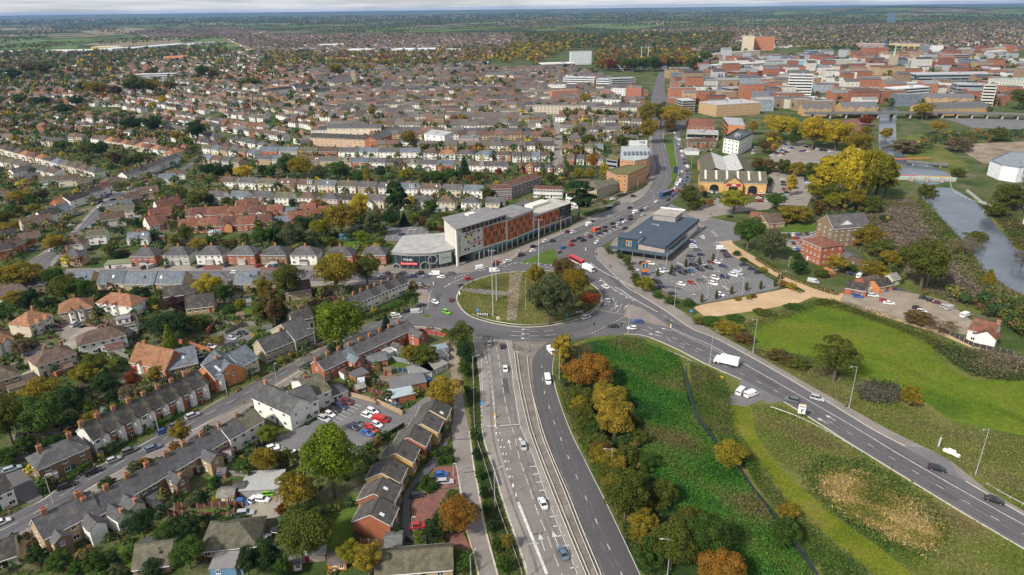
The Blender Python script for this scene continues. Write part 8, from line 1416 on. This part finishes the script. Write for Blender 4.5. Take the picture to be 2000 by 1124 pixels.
# ------------------------------------------------------------------ street furniture
POLE=mat('lamp_post_paint',(.46,.47,.48),rough=.5,metal=.3,var=.05)
def lamp(px,py,h,hd=0,arm=1.8,desc='grey street lamp',place='',heads=1):
 p=G(px,py); t=thing('street_lamp',(p.x,p.y,0),R(hd),desc,'street lamp',place,'street lamps'); MB().tube((0,0,0),(0,0,h),.13 if h<16 else .26,.07 if h<16 else .14,8).tube((0,0,0),(0,0,1.2),.17 if h<16 else .34,n=8).obj('pole',POLE,t)
 for k in range(heads):
  a=6.283*k/heads; c,s=math.cos(a),math.sin(a); MB().tube((0,0,h-.05),(arm*c,arm*s,h+.12),.06,.045,6).obj('arm',POLE,t); MB().box(-.15,.65,-.16,.16,-.06,.08).obj('lamp_head',POLE,t,loc=(arm*c,arm*s,h+.12)).rotation_euler[2]=a
for a in [(963,618,29,0,1.0,'very tall floodlight mast with a cluster of lamps','on the roundabout, front one',4),(970,588,20,0,.9,'tall floodlight mast','on the roundabout, behind the front mast',3),(1052,520,24,0,1.2,'tall floodlight mast','on the traffic island by the hotel',4),(1227,654,14,40,1.6),(1317,600,12,200),(1470,691,14,200),(1386,713,13,30),(1658,797,15,190),(1905,928,15,200),(1092,740,11,180),(1193,937,10,180),(1303,1128,11,180),(1030,1130,10,0),(967,993,12,30),(925,752,11,20),(920,1126,6,60),(886,930,4,0,.3),(806,1036,4,0,.3),(617,678,8,200),(312,850,8,220),(105,985,9,40,.2),(444,772,8,200),(1013,452,9,0),(1160,466,9,200),(1275,402,9,180),(1301,520,8,0),(1381,585,8,0),(1449,578,8,90),(1400,507,8,0),(1522,558,7,0),(1095,455,9,200),(1230,262,10,0),(1318,300,10,180),(1350,330,10,180),(1540,340,9,0),(1549,355,9,0),(1540,420,8,0),(1681,545,7,0),(1245,372,9,40),(1540,522,5,0,.3),(1810,560,9,0,.2),(542,756,9,0,.2)]:
 lamp(*a[:5],**(dict(zip(('desc','place','heads'),a[5:])) if len(a)>5 else dict(place=nearest_place(a[0],a[1]))))
p=G(1027,607); t=thing('flagpole',(p.x,p.y,.2),0,'plain thin pole','pole','on the roundabout beside the willow'); MB().tube((0,0,0),(0,0,15),.12,.07,8).obj('pole',POLE,t)
def rail(pts,desc,place,h=.75,sp=3.2,m=METAL,nm='guard_rail',double=False):
 P=resample(spline(W2(pts),5),1.0); c=P[len(P) // 2]; t=thing(nm,(c.x,c.y,0),0,desc,'guard rail',place); mb=MB()
 for a,b in zip(P,P[1:]):
  for z in ((h-.15,) if not double else (h-.15,h*.45)):d=(b-a).normalized()*.02; mb.tube((*(a-c),z),(*(b-c),z),.11 if not double else .05,n=4,cap=False)
 mb.obj('rail',m,t); k=max(1,int(sp)); pm_=shared(('post',h),lambda:MB().box(-.06,.06,-.06,.06,-.1,h).mesh('post',[m]))
 for q in P[::k]:put('post',pm_,t,loc=(q.x-c.x,q.y-c.y,0))
WR=mat('pale_rail',(.55,.53,.48),rough=.6,var=.15)
rail([(1005,690),(1011,740),(1030,830),(1052,895),(1078,963),(1106,1034),(1148,1135)],'pale barrier on the near side of the median','between the carriageways',m=WR)
rail([(1010,690),(1017,740),(1036,830),(1058,895),(1085,963),(1113,1034),(1155,1135)],'second pale barrier on the near side of the median','between the carriageways',m=WR)
rail([(1030,700),(1037,760),(1060,843),(1081,900),(1110,968),(1137,1036),(1178,1135)],'pale barrier on the far side of the median','between the carriageways',m=WR)
rail([(1037,760),(1055,843),(1076,900),(1104,968),(1130,1036),(1171,1135)],'inner pale barrier on the far side of the median','between the carriageways',m=WR)
rail([(922,617),(946,626),(978,633),(1020,638),(1066,636),(1104,629),(1136,619),(1160,606),(1172,590),(1173,577),(1160,563)],'curving guard rail on the roundabout edge','around the front of the island',h=.9)
rail([(1305,688),(1340,703),(1370,720),(1395,737),(1412,757)],'grey guard rail above the ditch','beside the right-hand road')
rail([(1506,798),(1560,818),(1620,848),(1662,873),(1700,895)],'grey guard rail behind the road sign','below the right-hand road'); rail([(1927,948),(1960,968),(2040,1010)],'grey guard rail','at the right edge of the right-hand road')
rail([(925,760),(928,843),(945,900),(975,1000),(1005,1080),(1020,1124)],'long grey guard rail','along the left verge of the dual carriageway'); rail([(1165,505),(1180,520),(1215,540),(1240,560)],'pale pedestrian railing','beside the supermarket pavement',1.1,2,double=True); rail([(925,664),(930,680),(926,700),(922,720)],'subway railing','at the left of the roundabout exit',1.1,2,double=True); rail([(1002,672),(1003,690),(1032,690),(1026,668)],'square subway railing','at the top of the median',1.1,2,double=True)
rail([(1855,340),(1860,372),(1895,392),(1938,405)],'white lock railing','beside the river weir',1.2,3,WR,double=True)
def board(px,py,w,h,z,hd,col,desc,place,marks=(),nm='road_sign',posts=2):
 p=G(px,py); t=thing(nm,(p.x,p.y,0),R(hd),desc,'sign',place)
 for x in ((-w*.35,w*.35) if posts == 2 else (0,)):MB().tube((x,.06,0),(x,.06,z+h/2),.05,n=6).obj('post',METAL,t)
 MB().box(-w/2,w/2,-.04,.0,z-h/2,z+h/2).obj('panel',PAINTED,t,col)
 for c,V in marks:m=MB(); k=len(V); m.add([(x,-.05,zz) for x,zz in V],[tuple(range(k))]); m.obj('mark',PAINTED,t,c)
 return t
def chev(w,h,z,n,s=1):
 out=[]
 for i in range(n):
  x=-w/2+w*(i+.5)/n; d=w/n*.22*s; q=w/n*.2
  out += [((.8,.8,.8),[(x-q,z-h/2),(x+q,z-h/2),(x+q-d*2,z),(x-q-d*2,z)]),((.8,.8,.8),[(x-q-d*2,z),(x+q-d*2,z),(x+q,z+h/2),(x-q,z+h/2)])]
 return out
board(944,619,5,1.1,1.2,-12,(.02,.02,.02),'black and white chevron sign facing the lower road','on the roundabout',chev(5,1.0,1.2,5)); board(1133,615,3.6,1.1,1.3,12,(.02,.02,.02),'shorter black and white chevron sign','at the roundabout front right',chev(3.6,1.0,1.3,3))
for x,y,pl in ((933,616,'left of the long chevron sign'),(1107,626,'right front of the roundabout'),(1349,618,'on the bank below the gravel yard'),(942,800,'on the left verge')):board(x,y,1.2,1.2,2.4,0,(.02,.18,.5),'small blue road sign',pl,[((.8,.8,.8),[(-.3,2.3),(.3,2.3),(.3,2.5),(-.3,2.5)])],posts=1)
board(1563,820,2.1,3.4,3.9,-20,(.78,.78,.78),'tall white direction sign with black route arrows','below the right-hand road',[((.02,.02,.02),[(-.16,2.6),(.16,2.6),(.16,3.9),(-.16,3.9)]),((.02,.02,.02),[(.16,3.2),(.75,3.7),(.66,3.95),(.16,3.5)]),((.55,.3,.02),[(-1.0,5.2),(1.0,5.2),(1.0,5.5),(-1.0,5.5)]),((.02,.02,.02),[(-.75,4.5),(.75,4.5),(.75,4.8),(-.75,4.8)])])
board(973,632,1.2,1.2,2.4,0,(.78,.78,.78),'white warning sign','on the front of the roundabout',[((.6,.02,.02),[(-.5,2.0),(.5,2.0),(0,2.85)])],posts=1); board(898,582,1.2,1.4,2.2,-60,(.78,.78,.78),'white sign','at the left edge of the roundabout',posts=1); board(1319,345,3.4,5,5,0,(.02,.05,.12),'large dark direction sign','on the grass median into town'); board(1832,876,.8,3.2,2.2,20,(.7,.7,.7),'narrow white feather sign','beside the white bags',posts=1)
for x,y,pl in ((1160,648,'at the lower right of the roundabout'),(1213,648,'beside the black saloon'),(1231,606,'on the paved splitter island'),(1165,508,'beside the box van'),(914,558,'at the left top of the roundabout')):
 p=G(x,y); t=thing('traffic_light',(p.x,p.y,.2),R(200),'traffic light on a dark post','traffic light',pl); MB().tube((0,0,0),(0,0,3.2),.06,n=6).obj('post',PAINTED,t,(.03,.03,.03)); MB().box(-.2,.2,-.15,.15,2.5,3.7).obj('signal_head',PAINTED,t,(.02,.02,.02))
for i,(x,y,pl) in enumerate([(1310,641,'at the tip of the splitter island'),(968,835,'on the dual carriageway stop line'),(967,818,'just above the dual carriageway stop line'),(847,557,'left of the roundabout, upper'),(819,566,'by the white terrace'),(1144,490,'in the traffic beside the hotel'),(1168,473,'above the white chevron hatching')]):
 p=G(x,y); t=thing('bollard',(p.x,p.y,.2),0,'yellow and white traffic bollard','bollard',pl); MB().tube((0,0,0),(0,0,1.0),.28,.24,8).obj('base',TRIM,t); MB().tube((0,0,1.001),(0,0,1.6),.3,.22,8).obj('head',PAINTED,t,(.75,.45,.02))
p=G(1405,741); t=thing('grit_bin',(p.x,p.y,0),R(-20),'yellow grit bin','bin','on the verge above the lay-by'); MB().box(-1.1,1.1,-.5,.5,0,.7).obj('body',PAINTED,t,(.7,.48,.02)); MB().slab([(-1.2,-.6,.72),(1.2,-.6,.72),(1.2,.6,1.0),(-1.2,.6,1.0)],.1).obj('lid',PAINTED,t,(.72,.5,.03))
p=G(1190,410); t=thing('bus_shelter',(p.x,p.y,.1),R(35),'dark bus shelter with blue end panel','bus shelter','at the hedge by the main road'); MB().box(-2.4,2.4,-.7,.7,2.3,2.45).obj('roof',METAL,t); MB().box(-2.3,2.2,.6,.64,.2,2.29).obj('back_pane',GLASS,t); MB().box(2.25,2.35,-.65,.65,.2,2.29).obj('end_panel',PAINTED,t,(.05,.25,.5))
for i,(x,y) in enumerate([(1846,882),(1852,885),(1858,887),(1864,890),(1870,893),(1855,882),(1862,885)]):
 p=G(x,y); m=MB(); loft(m,[(-.55,[(0,0),(.45,0),(.5,.3),(.4,.7),(0,.75)]),(0,[(0,0),(.55,0),(.62,.4),(.5,.9),(0,.95)]),(.55,[(0,0),(.42,0),(.5,.3),(.38,.75),(0,.8)])]); o=m.obj('builders_bag',mat('woven_bag',(.72,.71,.68),var=.15,scale=2,bump=.3),None,None,(p.x,p.y,0)); o.rotation_euler[2]=i*1.3; tag(o,'white builders bag','bag','in the row beside the lay-by lamp','white bags by the road',p)
def fence(pts,desc,place,col,h=1.8,postc=CONC):
 P=W2(pts); c=P[0]; t=thing('garden_fence',(c.x,c.y,0),0,desc,'fence',place); pan=shared(('fp',round(h,1)),lambda:MB().box(0,1.76,-.03,.03,.1,h).box(0,1.76,-.05,.05,h+.001,h+.05).mesh('fence_panel',[WOOD])); po=shared(('fpo',round(h,1)),lambda:MB().box(-.06,.06,-.06,.06,-.1,h+.15).mesh('post',[postc]))
 for a,b in zip(P,P[1:]):
  d=b-a; L=d.length; n=max(1,int(L/1.88)); rz=math.atan2(d.y,d.x)
  for i in range(n+1):
   q=a+d*(i/n)-c; put('post',po,t,loc=(q.x,q.y,0),rz=rz)
   if i<n:q=q+d.normalized()*.06; put('fence_panel',pan,t,vary(col,.15),(q.x,q.y,0),rz,((L/n-.12)/1.76,1,1))
RB,GB,DK,NV=(.11,.045,.03),(.22,.20,.18),(.05,.045,.04),(.02,.045,.09)
for pts,ds,pl,c in [([(342,994),(400,992),(460,990),(475,992)],'red-brown panel fence with white posts, upper one','in the gardens behind the slate terrace',RB),([(310,1006),(390,1010),(460,1014),(461,992)],'red-brown panel fence with white posts, lower one','in the gardens behind the slate terrace',RB),([(422,918),(445,930),(500,933)],'grey weathered fence','behind the upper slate terrace',GB),([(27,860),(135,854)],'long pale grey fence','behind the corner house at left',GB),([(5,905),(57,894)],'short grey fence','at the left junction',GB),([(500,932),(536,938)],'grey fence','left of the carport',GB),([(543,920),(595,903)],'grey fence beside the trees','below the small car park',GB),([(217,689),(252,702)],'grey fence','below the white extended semi',GB),([(112,816),(165,812)],'dark fence','among trees behind the bay-fronted terrace',DK),([(437,634),(500,637)],'long grey fence','above the walled car park',GB),([(440,655),(470,640),(500,632)],'weathered fence up a garden','above the walled car park',GB),
      ([(730,748),(785,762)],'dark green fence','in the brick terrace gardens',DK),([(765,704),(816,716)],'pale blue-grey fence','in the brick terrace gardens',(.2,.24,.27)),([(777,726),(827,738)],'navy blue fence','in the brick terrace gardens',NV),([(716,765),(768,780)],'brown fence below a lawn','in the brick terrace gardens',RB),([(820,650),(876,660)],'red fence','below the roundabout edge',(.3,.05,.04)),([(872,672),(876,690)],'brown fence end','by the earth footpath',RB),([(715,880),(765,850),(790,835)],'dark fence','above the stepped houses',DK),([(690,1062),(752,1068),(757,1040)],'brown fence','below the last stepped house',RB),([(790,1060),(832,1058),(832,1084)],'dark bin-store fence','below the stepped houses',DK),([(1838,648),(1900,678),(1978,695)],'low black fence','in front of the white cottage',DK),([(500,880),(540,862)],'black fence','beside the small car park',DK),
      ([(300,478),(345,474),(420,470)],'dark fence','below the red-tiled courtyard',DK),([(590,615),(625,590),(660,585)],'red-brown fence','behind the white terrace',RB),([(600,600),(650,575)],'red-brown fence, upper one','behind the white terrace',RB),([(100,1120),(180,1116)],'brown fence','at the bottom left',RB),([(262,1100),(330,1096)],'brown fence above the long outbuilding','at the bottom left',RB)]:fence(pts,ds,pl,c)
def wall_(pts,desc,place,col,h=1.7,w=.3):
 P=W2(pts); c=P[0]; mb=MB()
 for a,b in zip(P,P[1:]):
  n=Vector((-(b-a).y,(b-a).x)).normalized()*w/2; mb.prism([tuple(a+n-c),tuple(a-n-c),tuple(b-n-c),tuple(b+n-c)],-.1,h)
 o=mb.obj('garden_wall',BRICK,None,col,(c.x,c.y,0)); tag(o,desc,'wall',place,None,G(*pts[0]))
wall_([(682,774),(740,790),(787,812)],'tan stone garden wall','along the small car park',(.36,.27,.17)); wall_([(347,669),(380,678),(412,689)],'red brick wall','in the car park by the bend',(.36,.13,.07)); wall_([(405,655),(425,632)],'red brick wall with tiled coping','above the car park by the bend',(.30,.12,.07),2.5); wall_([(55,1075),(100,1025)],'dark brick wall','at the bottom left corner house',(.2,.14,.1)); wall_([(520,712),(580,692),(640,668)],'low stone wall','in front of the stone building',(.3,.26,.2),.7); wall_([(1130,105),(1230,103),(1335,104)],'brick railway viaduct','beyond the town park',(.22,.13,.09),7,9)
# people
def person_mesh():
 me=bpy.data.meshes.new('person'); J=[(0,0,.95,.15),(0,0,1.2,.17),(0,0,1.42,.16),(0,0,1.54,.06),(0,.01,1.66,.105),(0,.01,1.76,.075),(.1,.02,.88,.10),(.12,.12,.48,.07),(.12,.02,.08,.05),(.12,.14,.04,.045),(-.1,-.02,.88,.10),(-.12,-.06,.48,.07),(-.12,-.25,.10,.05),(-.12,-.14,.05,.045),(.22,0,1.38,.06),(.27,-.08,1.1,.05),(.27,.02,.85,.04),(-.22,0,1.38,.06),(-.27,.06,1.1,.05),(-.26,.16,.87,.04)]
 E=[(0,1),(1,2),(2,3),(3,4),(4,5),(0,6),(6,7),(7,8),(8,9),(0,10),(10,11),(11,12),(12,13),(2,14),(14,15),(15,16),(2,17),(17,18),(18,19)]
 me.from_pydata([j[:3] for j in J],E,[]); o=bpy.data.objects.new('p',me); COL.objects.link(o); s=o.modifiers.new('s','SKIN'); 
 for i,j in enumerate(J):me.skin_vertices[0].data[i].radius=(j[3],j[3])
 me.skin_vertices[0].data[0].use_root=True; o.modifiers.new('b','SUBSURF').levels=1
 dg=bpy.context.evaluated_depsgraph_get(); m2=bpy.data.meshes.new_from_object(o.evaluated_get(dg)); bpy.data.objects.remove(o); m2.name='person'
 for x in (PAINTED,mat('trousers',(.03,.035,.05),var=.1),mat('skin',(.45,.27,.19),rough=.6,var=.05),mat('hair',(.04,.025,.015),var=.1)):m2.materials.append(x)
 for p in m2.polygons:z=p.center.z; p.material_index=1 if z<.92 and abs(p.center.x)<.22 else 2 if (z>1.5 and z<1.70) or z<.9 else 3 if z >= 1.70 else 0
 return m2
PM=person_mesh()
for x,y,c,ds,pl in [(886,688,(.02,.05,.2),'person in a blue coat walking','on the earth footpath'),(1651,797,(.15,.12,.04),'person in a dark jacket walking','on the pavement by the right-hand road'),(1190,524,(.03,.03,.03),'left one of two people in black walking','on the supermarket pavement'),(1193,523,(.04,.03,.05),'right one of two people in black walking','on the supermarket pavement'),(1161,498,(.02,.03,.1),'person in navy walking','at the supermarket pavement bend'),(1163,499,(.6,.6,.6),'person in a white top walking','at the supermarket pavement bend'),(1385,420,(.5,.35,.25),'person in pale clothes walking','on the access road by the brick store'),(1389,421,(.15,.03,.03),'person in red-brown walking','on the access road by the brick store'),(82,968,(.03,.03,.03),'person in dark clothes walking','on the pavement by the shop'),(187,915,(.4,.33,.25),'person in a beige coat','by the hedge of the corner house'),(478,790,(.4,.03,.02),'cyclist-like person in a red top','at the kerb near the white office'),(1219,462,(.03,.03,.03),'person in black','by the traffic queue'),(1519,346,(.03,.03,.03),'person in black walking','in the brick store car park'),(871,820,(.03,.03,.03),'person in black','by the last stepped house')]:
 p=G(x,y); o=put('person',PM,None,c,(p.x,p.y,.14),rnd.uniform(0,6)); tag(o,ds,'person',pl,None,p)
# ------------------------------------------------------------------ river crossings
def bridge(a,b,w,z,desc,place,piers=4,col=(.11,.11,.11),nm='road_bridge',rails=True):
 A,B=G(*a).to_2d(),G(*b).to_2d(); d=B-A; L=d.length; t=thing(nm,(*A,0),math.atan2(d.y,d.x),desc,'bridge',place); MB().box(0,L,-w/2,w/2,z-1.0,z).obj('deck',FLAT,t,col)
 for y in (-w/2,w/2):MB().box(0,L,y-.1,y+.1,z+.001,z+.8).obj('parapet',FLAT,t,(.17,.17,.17))
 for i in range(piers):x=L*(i+.5)/piers; MB().box(x-.6,x+.6,-w/2+.5,w/2-.5,-.5,z-1.001).obj('pier',CONC,t)
bridge((1572,231),(1852,230),11,5.5,'low concrete road bridge on piers','over the river in town',9); bridge((1852,230),(2060,236),11,5.5,'concrete approach viaduct','right of the river',7); bridge((1770,321),(1850,328),4,2.2,'flat grey footbridge','over the upper river',3,nm='footbridge'); bridge((1722,290),(1752,290),3,2,'small weir bridge','far up the river',2,nm='footbridge')
t=thing('weir',(*G(1800,352).to_2d(),0),R(-12),'river weir with pale teal railing','weir','between the two river reaches'); MB().box(-34,22,-2,2,-.5,1.6).obj('wall',CONC,t); MB().box(-34,22,-2.1,-1.9,1.7,3.0).obj('railing',PAINTED,t,(.35,.5,.48))
for x in (-8,2,12):MB().box(x-1,x+1,-5,-2.01,-.3,3.2).obj('sluice_gate',CONC,t)
t=thing('boom',(*G(1790,345).to_2d(),0),R(-10),'red and orange floating boom line','boom','above the weir'); MB().box(-22,0,-.3,.3,.1,.6).obj('float',PAINTED,t,(.6,.05,.03)); MB().box(.01,24,-.3,.3,.1,.6).obj('float',PAINTED,t,(.6,.3,.03))
t=thing('boom',(*G(1760,311).to_2d(),0),R(2),'orange floating boom line','boom','across the upper river'); MB().box(-12,24,-.3,.3,.1,.6).obj('float',PAINTED,t,(.7,.2,.03))
wall_([(1888,374),(1915,396),(1938,404),(1922,412)],'low concrete lock wall','beside the white curved hall',(.4,.38,.35),1.2,1.5)
p=G(1662,312); t=thing('mobile_crane',(p.x,p.y,0),R(25),'orange mobile crane with white boom','crane','behind the yellow riverside trees'); MB().box(-4,4,-1.3,1.3,.6,2.2).obj('carrier',PAINTED,t,(.65,.16,.03)); MB().tube((-2,0,2.2),(17,0,13),.7,.4,6).obj('boom',TRIM,t)
# ------------------------------------------------------------------ haze, then labels that single each thing out
def haze():
 o=MB().box(-21000,21000,-300,20500,-4.5,132.0).obj('haze',[]); m=bpy.data.materials.new('haze'); m.use_nodes=True; nt=m.node_tree; nt.nodes.clear()
 out=nt.nodes.new('ShaderNodeOutputMaterial'); v=nt.nodes.new('ShaderNodeVolumePrincipled'); v.inputs['Color'].default_value=(.28,.52,1.0,1); v.inputs['Density'].default_value=HAZE; v.inputs['Anisotropy'].default_value=.1; nt.links.new(v.outputs[0],out.inputs['Volume'])
 o.data.materials.clear(); o.data.materials.append(m); kind(o,'stuff')
HAZE=3.3e-5
if HAZE:haze()
def words_(s):return len(re.findall(r"[A-Za-z0-9][A-Za-z0-9'\u2019-]*",s))
groups={}
for o,base,place,at in LAB:
 if place == '@':place=nearest_place(*PX(o.location))
 p=at if at is not None else o.location; groups.setdefault((base+' '+place).strip(),[]).append((PX(p)[0],o,base,place))
NUM=['two','three','four','five','six','seven','eight','nine','ten','eleven','twelve','thirteen','fourteen','fifteen','sixteen','seventeen','eighteen','nineteen','twenty']
for k,L_ in groups.items():
 L_.sort(key=lambda a:a[0]); n=len(L_)
 for i,(x,o,base,place) in enumerate(L_):
  pre='' if n == 1 else ('leftmost ' if i == 0 else 'rightmost ' if i == n-1 else ORD[min(i,19)]+' from left, ')
  lab=(pre+base+' '+place).strip()
  if words_(lab)>16:
   b=base
   for a_,c_ in ((' yellow stock',' yellow'),('detached ','detached '),(' with ',', '),(' tiled',''),(' slate roof',' roof')):
    if words_(lab)>16:b=b.replace(a_,c_); lab=(pre+b+' '+place).strip()
   while words_(lab)>16:b=' '.join(b.split()[:-1]); lab=(pre+b+' '+place).strip()
  if words_(lab)<4:lab += ' in the photo'
  o['label']=lab
